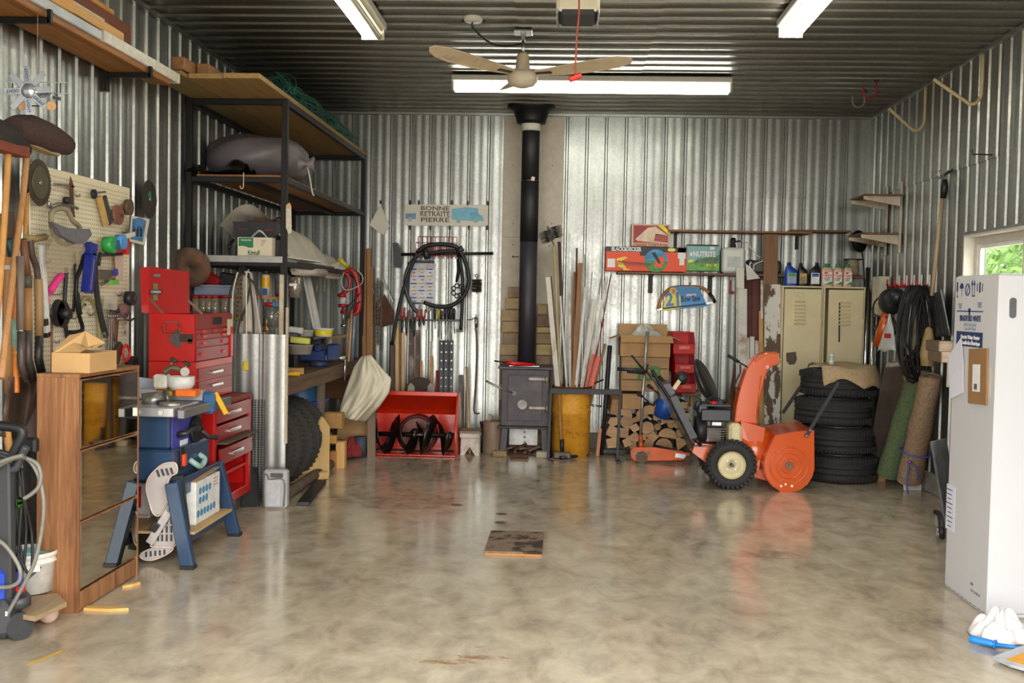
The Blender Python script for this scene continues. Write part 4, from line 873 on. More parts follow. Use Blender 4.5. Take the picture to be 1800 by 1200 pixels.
for col, rows in (('left', ((893, 916, 504, 523, 0), (889, 916, 524, 543, 3), (881, 916, 545, 564, 1), (882, 916, 565, 584, 1), (884, 916, 585, 605, 0), (878, 912, 605, 624, 1), (878, 912, 625, 644, 0))), ('right', ((944, 963, 534, 553, 1), (943, 969, 555, 574, 2), (943, 970, 575, 585, 3), (942, 970, 586, 604, 4), (942, 970, 605, 624, 3), (942, 968, 625, 644, 0)))):
    for k, (x0, x1, y0, y1, mi) in enumerate(rows):
        a = at(x0, y1, 10.72); b_ = at(x1, y0, 10.72)
        ordn = ['topmost', 'second from the top', 'third from the top', 'fourth from the top', 'fifth from the top', 'sixth from the top', 'lowest'][k if k < len(rows)-1 else 6]
        S('brick', B().box(((a.x+b_.x)/2, 10.76, (a.z+b_.z)/2), (b_.x-a.x, .11, b_.z-a.z-.003), (0, .0, .03*((k*7) % 3-1)), .006), BRK[mi], f'tan brick stacked {col} of the stove pipe, {ordn}', 'brick', 'bricks stacked behind the stove pipe')
# plinth under the visible bricks
zb = at(895, 645, 10.72).z
for i, (xa, xb, nm) in enumerate(((-.66, -.47, 'left'), (-.3, -.13, 'right'))):
    n = 0
    hgt = zb-.008
    for k in range(5): S('brick', B().box(((xa+xb)/2, 10.765, hgt*(k+.5)/5), (xb-xa, .11, hgt/5-.002), bev=.005), BRK[k % 5], f'hidden brick behind the stove body, {nm} side, ' + ('lowest', 'second from the floor', 'third from the floor', 'fourth from the floor', 'fifth from the floor')[k], 'brick', 'bricks hidden behind the stove')
# ---------------------------------------------------------------- stove, pipe, drum, firewood, cartons
SV = pt('#4a4448', .55, .3, .12, 10, 0, 0, '#5d5654'); SVY = 10.18
def px2(x, y, Y=SVY): return at(x, y, Y)
a = px2(880, 748); b_ = px2(966, 650); x0, x1 = a.x, b_.x; z0, z1 = a.z, b_.z; xm = (x0+x1)/2; sd = .46
t = E('wood_stove', 'dark grey steel wood stove with a sprung door latch', 'stove', (xm, SVY+sd/2, 0))
P('body', B(t).box((xm, SVY+sd/2, (z0+z1)/2), (x1-x0, sd, z1-z0), bev=.006), SV, t)
P('top_plate', B(t).box((xm, SVY+sd/2, z1+.012), (x1-x0+.07, sd+.06, .022), bev=.004), SV, t)
P('base_plate', B(t).box((xm, SVY+sd/2-.01, z0-.01), (x1-x0+.06, sd+.08, .022), bev=.004), pt('#3f3a39', .6, .3, .2), t)
for sx in (-1, 1):
    for sy in (0, 1):
        xx = xm+sx*(x1-x0)*.41; yy = SVY+.02+sy*(sd-.06)
        P('leg', B(t).bar((xx+sx*.02, yy, 0), (xx, yy, z0-.02), .06, .05, (0, 1, 0)), pt('#454144', .5, .4), t)
dr = P('door', B(t).box((xm, SVY-.008, (z0+z1)/2), ((x1-x0)*.72, .014, (z1-z0)*.8), bev=.005), SV, t)
P('latch_handle', B(t).tube([px2(854, 669, SVY-.1), px2(880, 682, SVY-.05), px2(903, 691, SVY-.02)], .01), pt('#8d8884', .35, .7), dr)
P('latch_boss', B(t).cyl(px2(904, 691, SVY-.03), px2(904, 691, SVY), .024, n=16), DSTEEL, dr)
for py in (666, 717): P('hinge', B(t).box(px2(946, py, SVY-.022), (.19, .02, .032), bev=.006).cyl(px2(961, py-4, SVY-.025), px2(961, py+7, SVY-.025), .018, n=10), pt('#8a8078', .5, .5, .3), dr)
P('air_knob', B(t).cyl(px2(918, 711, SVY-.04), px2(918, 711, SVY-.012), .048, .052, 20), pt('#7a7570', .5, .6, .3), dr)
b = B(t); P('ash_drape', b.box((xm-.02, SVY+.3, (z0-.02)/2+.03), ((x1-x0)*.62, .01, z0-.1)), pt('#b4b2ae', .5, .5, .15), t, label='pale perforated steel sheet under the stove')
for k in range(5): P('hole', B(t).cyl(px2(922, 741+k*9, SVY+.293), px2(922, 741+k*9, SVY+.3), .013, n=12), DSTEEL, t)
# stove pipe
pxb = at(926, 600, 10.46); PXX = pxb.x; PY = 10.46; zt = z1+.022
t = E('stove_pipe', 'black stove pipe rising from the stove to the ceiling', 'stove pipe', (PXX, PY, zt)); zj1 = at(928, 425, PY).z; zj2 = at(930, 318, PY).z
PBL = pt('#1e1d20', .55, .2, .12, 4); PGR = pt('#38343a', .5, .3, .1, 5)
P('section', B(t).cyl((PXX, PY, zt), (PXX, PY, zj1), .088, n=30), PGR, t); P('section', B(t).cyl((PXX, PY, zj1), (PXX, PY, zj2), .09, n=30), PBL, t); P('section', B(t).cyl((PXX, PY, zj2), (PXX, PY, ZC-.1), .088, n=30), PBL, t)
P('seam', B(t).tor((PXX, PY, zj2), .0905, .0025, n=30, m=5), STEEL, t)
P('band', B(t).cyl((PXX, PY, at(935, 231, PY).z), (PXX, PY, at(935, 214, PY).z), .098, n=30), pt('#c9c4b6', .6, 0, .06), t, label='pale band under the ceiling collar')
P('collar', B(t).lathe([(.1, -.17), (.145, -.16), (.15, -.13), (.18, -.04), (.24, -.015), (.24, 0)], (PXX, PY, ZC-.012), n=32), BLKM, t)
P('damper_handle', B(t).tube([at(912, 451, PY-.02), at(902, 451, PY-.03)], .005).sph(at(902, 451, PY-.03), .012), DSTEEL, t)
P('sticker', B(t).box(at(937, 314, PY-.09), (.035, .002, .04), (0, .2, 0), 0), pt('#c9a9a0', .6), t)
# red tool on the stove
c_ = at(918, 640, SVY+.05); t = E('brush_tool', 'red-handled brush and steel plate lying on the stove top', 'brush', (c_.x, SVY+.08, z1+.023))
P('handle', B(t).tube([at(869, 634, SVY-.02)+V((0, 0, .0)), at(890, 637, SVY)], .008), BLK, t); P('body', B(t).tube([at(889, 637, SVY), at(905, 639, SVY+.02), at(940, 641, SVY+.05)], [.02, .024, .014], 10), pt('#c0161a', .35), t)
P('plate', B(t).box((c_.x+.02, SVY+.1, z1+.03), (.3, .12, .012)), STEEL, t)
# scrap kindling & blocks under/before the stove
rr = random.Random(11)
for k in range(9):
    c_ = fl(888+k*8.5, 800-rr.random()*6); S('kindling', B().bar(c_+V((-.06, .05, .03+.01*(k % 3))), c_+V((.06, .12, .05+.012*(k % 4))), .03, .02, (0, 0, 1)).bar(c_+V((-.0, .02, .0)), c_+V((.02, .15, .02)), .03, .02), RUST if k % 2 else OLDX, ('rusty brown' if k % 2 else 'grey weathered') + ' kindling under the stove, ' + ('first', 'second', 'third', 'fourth', 'fifth', 'sixth', 'seventh', 'eighth', 'ninth')[k] + ' from the left', 'kindling', 'kindling under the stove')
for (px, py, w_, h, m, lb) in ((878, 803, .14, .055, pt('#8d7a58', .9, 0, .2), 'low tan brick on the floor at the left stove leg'), (953, 805, .12, .06, pt('#b0a48c', .9, 0, .15), 'pale concrete block on the floor at the right stove leg'), (912, 806, .18, .035, RUST, 'rusty steel plate on the floor before the stove')):
    c_ = fl(px, py); S('block', B().box((c_.x, c_.y+.06, h/2), (w_, .11, h), bev=.008), m, lb, 'block')
c_ = fl(864, 800); S('log_stump', B().lathe([(0, 0), (.095, 0), (.1, .03), (.098, .2), (.1, .325), (.09, .33), (0, .33)], (c_.x, c_.y+.1, 0), n=18), wood('#6e5a46', '#8d7660', 2), 'upright round log standing left of the stove', 'log')
# stool
STW = pt('#cfc7bb', .6, 0, .06, 8, 0, 0, '#9d8c78'); sy = 10.12; a = at(807, 757, sy); b_ = at(844, 769, sy); xm = (a.x+b_.x)/2; sw = b_.x-a.x; sth = a.z
t = E('step_stool', 'small white wooden step stool beside the stove', 'stool', (xm, sy+.12, 0))
P('top', B(t).box((xm, sy+.12, sth-.012), (sw, .25, .024)), OLDX, t); P('apron', B(t).box((xm, sy+.012, sth-.045), (sw*.94, .018, .042)), STW, t); P('apron', B(t).box((xm, sy+.228, sth-.045), (sw*.94, .018, .042)), STW, t)
lh = sth-.024
for yy in (sy+.012+.02, sy+.21):
    pts = [(xm-sw*.42, yy, lh), (xm+sw*.42, yy, lh), (xm+sw*.44, yy, 0), (xm+sw*.26, yy, 0), (xm, yy, lh*.38), (xm-sw*.26, yy, 0), (xm-sw*.44, yy, 0)]
    b = B(t); b.prism(pts[:3]+[pts[3], pts[4]]+[(xm, yy, lh)], (0, .018, 0)); b.prism([pts[0], (xm, yy, lh), pts[4], pts[5], pts[6]], (0, .018, 0)); P('leg', b, STW, t)
# dust pan / whisk and stick by the stump
c_ = fl(852, 800); S('stick', B().cyl(fl(848, 795)+V((0, .02, .0)), at(861, 728, 10.3), .012), wood('#a07a4c', '#bd9664', 2), 'short wooden stick leaning beside the upright log', 'stick')
c_ = fl(848, 790); t = E('spray_bottle', 'black bottle on the floor behind the stool', 'bottle', (c_.x, 10.4, 0)); P('body', B(t).lathe([(0, 0), (.03, 0), (.03, .2), (.012, .23), (.012, .28), (.02, .28), (.02, .31), (0, .31)], (c_.x, 10.4, 0), n=14), BLK, t)
S('pvc_pipe', B().cyl((at(855, 790, 10.45).x, 10.45, 0), at(864, 730, 10.6), .022), pt('#d2d6d8', .4), 'short white plastic pipe standing beside the stove', 'pipe')

# steel frame and drum
FB = pt('#26262a', .5, .3, .15); FY = 10.02
def fpt(px, py): return at(px, py, FY)
t = E('steel_trestle', 'black welded steel trestle in front of the yellow drum', 'trestle', (fpt(1030, 700).x, FY+.05, 0))
P('top_rail', B(t).bar(fpt(966, 687), fpt(1093, 689), .04, .05, (0, 0, 1)), FB, t)
def down(px, py): q_ = fpt(px, py); return V((q_.x, q_.y, 0))
for px in (968, 1091): a = fpt(px, 690); P('leg', B(t).bar((a.x-.02 if px > 1000 else a.x-.01, FY, 0), a, .028, .028, (0, 1, 0)), FB, t)
P('foot', B(t).bar((fpt(1090, 800).x-.02, FY-.16, .012), (fpt(1090, 800).x-.02, FY+.42, .012), .03, .022), FB, t); P('foot', B(t).bar((fpt(968, 800).x, FY-.05, .012), (fpt(968, 800).x, FY+.42, .012), .03, .022), FB, t)
q_ = at(1072, 607, FY+.4); P('post', B(t).cyl((at(1058, 800, FY+.4).x, FY+.4, 0), q_, .024), FB, t); P('lower_rail', B(t).bar((at(1058, 795, FY+.4).x, FY+.4, .04), (at(1100, 795, FY+.4).x, FY+.4, .04), .04, .04), FB, t)
for a, e in (((1035, 677), (1061, 667)), ((1040, 712), (1058, 714))): P('peg', B(t).tube([at(*a, FY+.35), at(*e, FY+.38)], .009), FB if a[1] < 700 else STEEL, t)
dc = fl(1004, 800); DX, DY, DR = at(1004, 740, 10.33).x, 10.33, .19; dh = at(1004, 682, 10.33-DR).z
t = E('oil_drum', 'rusty yellow steel drum full of pipes and mouldings', 'drum', (DX, DY, 0))
q = N('rusty_yellow'); _c = q.co(); _f = q.noise(_c, 5, 6, .7); _g = q.noise(_c, 26, 4, .7)
q.set('Base Color', q.mix(q.ramp(_g, [(.55, 0.), (.72, .75)]), q.ramp(_f, [(.3, '#7d4a18'), (.42, '#cc8a1e'), (.6, '#dc9f2a'), (.75, '#bd8424')]), '#5a3a20')); q.set('Roughness', .6); q.bump(_g, .2, .004)
P('shell', B(t).lathe([(0, .0), (DR, 0), (DR, dh*.62), (DR+.008, dh*.64), (DR, dh*.66), (DR, dh*.95), (DR+.006, dh*.97), (DR+.006, dh), (DR-.008, dh), (DR-.01, .02), (0, .02)], (DX, DY, 0), n=36), q.m, t)
P('rim', B(t).tor((DX, DY, dh), DR+.002, .009, n=36), pt('#5a2c1c', .6, .3), t)
STK = [('white-and-brown edged moulding', (978, 488, 962, 488), WPNT, '#5c2a1c')]
rods = [  # top px, width m, thickness, material, kind, label
 ((963, 487), .05, .012, WPNT, 'long white moulding strip leaning far left in the drum'), ((968, 486), .02, .02, MARB, 'long maroon strip beside the white moulding in the drum'),
 ((1001, 486), .026, .014, WPNT, 'narrow cream strip standing in the middle of the drum'), ((1014, 436), .02, .02, RUST, 'tall rusty rod in the drum'), ((1011, 478), .03, .02, wood('#7d4f28', '#96683a', 2), 'brown timber rod in the drum'),
 ((1020, 462), .045, .02, wood('#7d4f28', '#96683a', 2), 'wide brown plank standing in the drum'), ((1027, 447), .03, .02, pt('#8d8d88', .5, .4), 'grey steel angle standing in the drum'), ((1041, 478), .012, .012, pt('#9a9488', .5, .3), 'thin grey rod leaning right in the drum'),
 ((1052, 518), .022, .016, WPNT, 'cream conduit leaning right in the drum'), ((1060, 470), .014, .014, pt('#8a7c74', .5, .3), 'long thin pipe leaning to the shelf from the drum'), ((1067, 486), .03, .014, WPNT, 'long white moulding leaning right, just under the shelf'), ((1074, 482), .012, .012, RUST, 'thin dark rod at the far right of the drum'),
 ((1030, 505), .028, .012, WPNT, 'cream moulding in the centre right of the drum'), ((1044, 525), .03, .012, WPNT, 'white moulding leaning right in the drum'), ((1037, 560), .034, .014, WPNT, 'short white moulding in the drum'), ((985, 520), .02, .014, WPNT, 'slim cream moulding behind the red-edged strip'),
 ((1062, 560), .01, .01, pt('#8d1a22', .5), 'thin red rod leaning right in the drum'), ((1043, 622), .03, .02, pt('#d2512e', .5), 'short orange rod in the drum'), ((1052, 626), .045, .02, pt('#d85a38', .5), 'short orange square bar in the drum'), ((1064, 604), .03, .015, wood('#6e4c34', '#8d6848', 2), 'short brown stick leaning right in the drum')]
for i, ((tx_, ty_), w_, th, m, lb) in enumerate(rods):
    Yt = DY-.05+.03*(i % 5)+(.2 if ty_ < 500 else 0); top = at(tx_, ty_, min(Yt, YB-.08))
    u = (tx_-1010)/60; bx_ = DX-.06+.012*i if False else DX+max(-.15, min(.15, u*.05+.02*((i % 4)-1.5))); by_ = DY-.08+.035*(i % 5)
    S('rod', B().bar((bx_, by_, .03), top, w_, th, (0, -1, .1), .002), m, lb, 'rod', 'rods and mouldings standing in the drum')
# chimney brushes standing in the drum
for lb, top, m in (('round wire chimney brush on a pale pole in the drum', (970, 402), wood('#9d9068', '#b8ab80', 2)), ):
    hd = at(964, 418, DY+.15); bt = V((DX-.07, DY, .05)); nk = at(974, 432, DY+.15); t = E('chimney_brush', lb, 'brush', bt)
    P('pole', B(t).cyl(bt, nk, .015), m, t); ax = V((-.35, 0, 1)).normalized()
    P('pole', B(t).cyl(bt+V((.04, .02, 0)), at(983, 425, DY+.2), .016), pt('#4a342a', .6), t, label='second dark pole')
    P('stem', B(t).cyl(nk, at(962, 397, DY+.15), .007), STEEL, t)
    for c2, r_, L in ((at(961, 416, DY+.15), .075, .12), (at(977, 408, DY+.17), .08, .12)):
        b = B(t); r2 = random.Random(int(r_*1000))
        for k in range(700):
            h = r2.uniform(-L/2, L/2); a = r2.uniform(0, 2*PI); xx = ax.orthogonal().normalized(); yy = ax.cross(xx); d = xx*cos(a)+yy*sin(a)
            p = c2+ax*h; e = p+d*r_*r2.uniform(.85, 1.05); w2 = d.cross(ax)*.003; b.add([p-w2, p+w2, e+w2, e-w2], [(0, 1, 2, 3)])
        P('bristles', b, pt('#4a3f34', .8), t, kind='stuff')
# sledge hammer
hh = fl(990, 802); hh.y = 10.065; hh.x = at(988, 800, 10.09).x; t = E('sledge_hammer', 'sledge hammer standing head down before the drum', 'sledge hammer', (hh.x, hh.y, 0))
P('head', B(t).box((hh.x, hh.y+.03, .035), (.17, .065, .065), bev=.012), pt('#6a6054', .6, .5, .3), t); P('handle', B(t).tube([(hh.x, hh.y+.03, .05), at(985, 745, hh.y+.05), at(983, 684, hh.y+.06)], .016, 10), wood('#8d6238', '#a97c4c', 2), t); P('grip', B(t).tube([(hh.x, hh.y+.03, .07), (hh.x-.005, hh.y+.035, .19)], .02, 10), BLK, t)
a = fl(985, 808); b_ = fl(1032, 803); S('axe_handle', B().cyl((a.x, a.y, .02), (b_.x, b_.y, .02), .016), BLK, 'black-handled tool lying on the floor at the drum', 'handle')
a = fl(966, 806); b_ = fl(976, 815); S('stick', B().bar((a.x, a.y+.03, .012), (b_.x, b_.y, .012), .03, .022), OLDX, 'short scrap stick on the floor at the trestle foot', 'stick')
a = at(1055, 752, 10.35); S('plank', B().bar((at(1050, 803, 10.3).x, 10.3, 0), at(1055, 753, 10.38), .035, .02, (0, -1, 0)), wood('#a0603c', '#b87850', 2), 'short reddish wooden slat standing right of the drum', 'plank')

# firewood pile
FWL = [wood('#a98056', '#caa476', 0), wood('#9c754e', '#c29a6c', 0), wood('#8e6c4a', '#b58e62', 0)]; BARK = wood('#54463a', '#7a6857', 1)
logs = [(1076, 778, 24, 'w'), (1077, 759, 22, 'w'), (1097, 760, 22, 'w'), (1102, 777, 17, 'w'), (1078, 741, 18, 'w'), (1102, 741, 22, 'r'), (1116, 752, 17, 'w'), (1116, 769, 19, 'w'), (1119, 738, 15, 'h'), (1138, 752, 22, 'r'), (1148, 767, 20, 'w'), (1156, 750, 11, 'r'), (1173, 763, 27, 'h'), (1180, 745, 14, 'r'), (1167, 779, 24, 'h'), (1197, 778, 26, 'w'), (1195, 761, 14, 'r'), (1141, 780, 18, 'w'), (1154, 733, 15, 'w'), (1190, 746, 13, 'w'),
 (1198, 722, 15, 'w'), (1206, 732, 14, 'w'), (1202, 712, 15, 'w'), (1112, 783, 14, 'w'), (1142, 722, 26, 'h'), (1128, 728, 18, 'r'), (1207, 745, 15, 'w'), (1169, 736, 17, 'w'), (1130, 768, 13, 'w'), (1180, 730, 16, 'h'), (1098, 726, 22, 'h'), (1162, 715, 22, 'h')]
_lay = {}
for px, py, s_, k in logs: _lay.setdefault(0 if py > 771 else 1 if py > 755 else 2 if py > 737 else 3, []).append(px)
def loglab(px, py):
    L = 0 if py > 771 else 1 if py > 755 else 2 if py > 737 else 3; r_ = sorted(_lay[L]); n = r_.index(px)
    return ('leftmost', 'second', 'third', 'fourth', 'fifth', 'sixth', 'seventh', 'eighth', 'ninth', 'tenth', 'eleventh')[n] + (' from the left' if n else '') + ' in the ' + ('bottom', 'second', 'third', 'top')[L] + ' layer of the woodpile'
rr = random.Random(21); nm = {'w': 'split wedge of firewood', 'r': 'round piece of firewood', 'h': 'half-round split piece of firewood'}
for i, (px, py, s_, k) in enumerate(logs):
    Yf = 10.47+rr.uniform(-.03, .03); c_ = at(px, py, Yf); R_ = s_/2/174*1.12; L = YB-.04-Yf
    if k == 'w':
        a0 = rr.uniform(0, 6); n = rr.choice((3, 4, 4, 5)); o = [(R_*1.12*rr.uniform(.8, 1.1)*cos(a0+2*PI*j/n), R_*rr.uniform(.8, 1.1)*sin(a0+2*PI*j/n)) for j in range(n)]
    elif k == 'r': o = [(R_*.95*cos(2*PI*j/12), R_*.95*sin(2*PI*j/12)) for j in range(12)]
    else: a0 = rr.uniform(-.4, .4); o = [(R_*1.1*cos(a0+PI*j/8), R_*1.1*sin(a0+PI*j/8)-R_*.4) for j in range(9)]
    zmin = min(z for x, z in o); dz = max(0, .005-(c_.z+zmin)); tw = rr.uniform(-.03, .03)
    t = E('firewood', f'{nm[k]}, {loglab(px, py)}', 'firewood', (c_.x, Yf, max(.003, c_.z+zmin+dz)), group='firewood in the pile behind the floor jack')
    pts = [V((c_.x+x, Yf, c_.z+z+dz)) for x, z in o]
    P('end_grain', B(t).prism(pts, (0, .012, 0)), FWL[i % 3], t); P('bark', B(t).prism([p+V((0, .012, 0)) for p in pts], (tw, L-.012, 0)), BARK, t)
S('beam', B().box(at(1080, 713, 10.5)+V((0, .13, .02)), (.1, .3, .16), (.25, .1, .12), .006), wood('#9a744c', '#b98f62', 1), 'squared timber end on top of the left end of the woodpile', 'timber')
S('plank', B().box(at(1212, 692, 10.5)+V((0, .1, 0)), (.2, .22, .045), (0, -.1, .2), .004), OLDX, 'short grey plank lying on top of the right end of the woodpile', 'plank')
S('timber_block', B().box(at(1217, 705, 10.52)+V((0, .1, 0)), (.03, .1, .12), bev=.003), wood('#b0803c', '#c9994e', 2), 'yellowish wooden block under the plank on the woodpile', 'timber')
# boxes on the pile
zp = at(1110, 718, 10.42).z
t, w_, h, d = pbox('carton', 'small flattened brown carton under the wooden crate', 'carton', 1094, 692, 1130, 719, 10.4, .3, CARD)
# crate
cz0 = at(1130, 688, 10.38).z; cz1 = at(1130, 627, 10.38).z; cx0, cx1 = at(1092, 655, 10.38).x, at(1176, 655, 10.38).x; xm = (cx0+cx1)/2
CRW = wood('#8d6a44', '#a9845a', 0); t = E('wooden_crate', 'wooden soda crate with green lettering under the open carton', 'crate', (xm, 10.56, cz0))
hh = (cz1-cz0)/3
for k in range(3): P('slat', B(t).box((xm, 10.385, cz0+hh*(k+.5)), (cx1-cx0, .014, hh-.006)), CRW, t)
for k in range(3): P('slat', B(t).box((xm, 10.735, cz0+hh*(k+.5)), (cx1-cx0, .014, hh-.006)), CRW, t)
for sx in (-1, 1): P('end_board', B(t).box((xm+sx*(cx1-cx0)/2*.97, 10.56, (cz0+cz1)/2), (.018, .336, cz1-cz0)), CRW, t)
P('base', B(t).box((xm, 10.56, cz0+.006), (cx1-cx0-.03, .33, .012)), CRW, t)
text(t, '7UP', .2, (xm+.03, 10.376, (cz0+cz1)/2-.0), pt('#3f7a3c', .7, 0, .2, 30), bold=.008, width=.24)
for py, x0_, x1_ in ((624, 1090, 1096), ): pass
# open carton on the crate
oz0, oz1 = at(1137, 628, 10.36).z, at(1137, 592, 10.36).z; ox0, ox1 = at(1091, 612, 10.36).x, at(1178, 612, 10.36).x; oz0 = max(oz0, cz1+.002); xm = (ox0+ox1)/2; dp = .34
t = E('open_carton', 'open brown carton with plastic wrap on top of the wooden crate', 'carton', (xm, 10.36+dp/2, oz0))
wl2 = .006; ww = ox1-ox0
P('wall', B(t).box((xm, 10.36, (oz0+oz1)/2), (ww, wl2, oz1-oz0)), CARD, t); P('wall', B(t).box((xm, 10.36+dp, (oz0+oz1)/2), (ww, wl2, oz1-oz0)), CARD, t)
for sx in (-1, 1): P('wall', B(t).box((xm+sx*ww/2, 10.36+dp/2, (oz0+oz1)/2), (wl2, dp, oz1-oz0)), CARD, t)
P('bottom', B(t).box((xm, 10.36+dp/2, oz0+.004), (ww, dp, .006)), CARD, t)
P('flap', B(t).box((xm+.01, 10.36-.06, oz1-.02), (ww*1.04, .12, .005), (.55, 0, 0)), CARD, t); P('flap', B(t).box((xm, 10.36+dp+.005, oz1+.06), (ww, .005, .12), (-.1, 0, 0)), CARD, t)
for sx in (-1, 1): P('flap', B(t).box((xm+sx*(ww/2+.05), 10.36+dp/2, oz1-.01), (.11, dp, .005), (0, sx*.35, 0)), CARD, t)
b = B(t); c_ = V((xm, 10.36+dp/2, oz1))
b.grid(lambda u, v: c_+V(((.16+.03*sin(6*u*PI+2))*v*cos(2*PI*u), .1*v*sin(2*PI*u), .08*(1-v**2)*(1+.35*sin(10*u+5*v)+.2*sin(23*u))-.0+.01)), 30, 9, 1, 1); P('plastic_wrap', b, pt('#b7b3a6', .25, 0, .1, 20, .3), t)
# red bins
for i, (x0_, y0, x1_, y1) in enumerate(((1176, 583, 1221, 622), (1179, 622, 1221, 655), (1182, 655, 1222, 690))):
    Y = 10.42; a = at(x0_+4, y1, Y); b_ = at(x1_-1, y0, Y); w_ = b_.x-a.x; h = b_.z-a.z-.004; d = .26
    t = E('storage_bin', ['topmost red plastic stacking bin beside the open carton', 'middle red plastic stacking bin of the three', 'lowest red plastic stacking bin of the three'][i], 'bin', (a.x+w_/2, Y+d/2, a.z), .12, group='red stacking bins')
    RB = pt('#b81414', .35, 0, .08)
    P('base', B().box((0, 0, .005), (w_, d, .01)), RB, t); P('back_wall', B().box((0, d/2-.004, h/2), (w_, .008, h)), RB, t); P('front_lip', B().box((0, -d/2+.0, h*.24), (w_, .01, h*.44), (-.18, 0, 0)), RB, t)
    for sx in (-1, 1): P('side_wall', B().prism([(sx*w_/2, -d/2, 0), (sx*w_/2, d/2, 0), (sx*w_/2, d/2, h), (sx*w_/2, -d/2+.05, h), (sx*w_/2, -d/2-.01, h*.45)], (-sx*.008, 0, 0)), RB, t)
    P('label_holder', B().box((0, -d/2-.012, h*.3), (w_*.5, .004, h*.16), (-.18, 0, 0)), pt('#c96a5a', .5), t); P('top_rail', B().box((0, -d/2+.06, h-.006), (w_, .02, .012)), RB, t)
# blue plastic item and black lid seen behind the handlebars
c_ = at(1168, 716, 10.36); S('blue_helmet', B().lathe([(0, .12), (.05, .115), (.08, .08), (.09, .0), (.08, -.1), (0, -.12)], c_, (.3, -.2, 1), 20), pt('#1c4fa8', .4), 'blue plastic cap lying on the woodpile', 'cap')
# floor jack
JO = pt('#c9561c', .45, .1, .15, 8, 0, 0, '#6a3a1e'); JY = 9.98
def jp(px, py, Y=JY): return at(px, py, Y)
t = E('floor_jack', 'orange trolley jack with a long upright handle', 'jack', (jp(1160, 800).x, JY+.1, 0))
for k in range(2):
    P('side_plate', B(t).prism([jp(*p, JY+.2*k) for p in ((1108, 792), (1114, 786), (1150, 786), (1212, 796), (1214, 808), (1118, 810), (1110, 805))], (0, .012, 0)), JO, t)
P('lift_arm', B(t).prism([jp(*p, JY+.07) for p in ((1130, 788), (1200, 793), (1204, 800), (1130, 803))], (0, .07, 0)), JO, t)
for px, R_ in ((1128, .055), (1210, .04)):
    for k in range(2): P('wheel', B(t).cyl((jp(px, 800).x, JY-.03+.24*k, R_), (jp(px, 800).x, JY+.0+.24*k, R_), R_, n=20), pt('#4b3a2c', .5, .5), t)
P('label_plate', B(t).box(jp(1196, 801, JY-.002), (.1, .002, .04), (0, .1, 0), 0), STEEL, t)
P('handle_socket', B(t).tube([jp(1127, 795, JY+.1), jp(1126, 765, JY+.12)], .024, 10), JO, t)
P('handle', B(t).tube([jp(1126, 768, JY+.12), jp(1130, 690, JY+.15), jp(1138, 582, JY+.2)], .016, 12), pt('#a8a39a', .35, .7, .25, 20, 0, 0, '#5d5048'), t)
for px in (1117, 1140): P('pivot_bolt', B(t).cyl(jp(px, 796, JY-.014), jp(px, 796, JY), .018, n=12), DSTEEL, t)
# ---------------------------------------------------------------- right wall: shelves, cords, shovel, blower
CRW2 = pt('#cbc0a8', .6, 0, .08, 8, 0, 0, '#8a6f52')
for lb, (ya, yb), z_ in (('upper small bracket shelf on the right wall near the corner', (9.72, 10.22), rw(1590, 343).z), ('lower small bracket shelf on the right wall near the corner', (9.76, 10.26), rw(1590, 410).z)):
    t = E('bracket_shelf', lb, 'shelf', (XR-.16, (ya+yb)/2, z_-.1))
    P('board', B(t).box((XR-.19, (ya+yb)/2, z_), (.34, yb-ya, .016)), wood('#6e4a30', '#8a6040', 1), t)
    for y_ in (ya+.03, yb-.05): P('arm', B(t).prism([(XR-.36, y_, z_-.01), (XR-.02, y_, z_-.01), (XR-.02, y_, z_-.1), (XR-.36, y_, z_-.04)], (0, .022, 0)), CRW2, t)
zA, zB = rw(1590, 320).z, rw(1586, 437).z
for y_ in (9.77, 10.2): S('shelf_rail', B().box((XR-.02, y_, (zA+zB)/2-.02), (.02, .04, zA-zB+.05)), CRW2, 'cream upright rail on the right wall carrying both bracket shelves, ' + ('nearer one' if y_ < 10 else 'farther one'), 'rail', 'shelf rails')
# red hooks row
for i, px in enumerate((1579, 1592, 1605, 1618, 1632)):
    a = rw(px, 497, .02); t = E('wall_hook', f'red-tipped utility hook on the right wall, {["first", "second", "third", "fourth", "fifth"][i]} from the corner', 'hook', a+V((0, 0, -.08)), group='red hooks on the right wall')
    P('plate', B(t).box(a+V((.008, 0, .02)), (.012, .025, .1)), WHITE, t); P('hook', B(t).tube([a+V((0, 0, -.02)), a+V((-.08, 0, -.04)), a+V((-.1, 0, -.01)), a+V((-.1, 0, .03))], .009), pt('#b8161c', .4), t)
# bundles of black cord
def cordbundle(label, c_, w_, h, n, seed, m, dep=.09, Y0=None, name='cord_bundle'):
    r_ = random.Random(seed); t = E(name, label, 'cord', V(c_)+V((0, 0, -h)))
    for k in range(n):
        ww = w_*r_.uniform(.35, 1); hh = h*r_.uniform(.72, 1.0); ox = r_.uniform(-.3, .3)*w_; oy = r_.uniform(-dep, dep); tw = r_.uniform(-.3, .3); pts = []
        for j in range(20):
            a = 2*PI*j/20; x = ox*.6+ww/2*cos(a)*(1-.3*sin(a)); z = -hh/2+hh/2*sin(a); pts.append(V(c_)+V((x*.72+oy*.7, x*.5, z)))
        P('loop', B(t).tube(pts, .0075, 6, closed=1), m, t)
    return t
CB = pt('#1d1a1b', .6, 0, .15)
a = rw(1612, 507, .2); t = cordbundle('big bundle of black extension cord hanging on the right wall', a+V((0, 0, .02)), .42, .8, 26, 5, CB, .06)
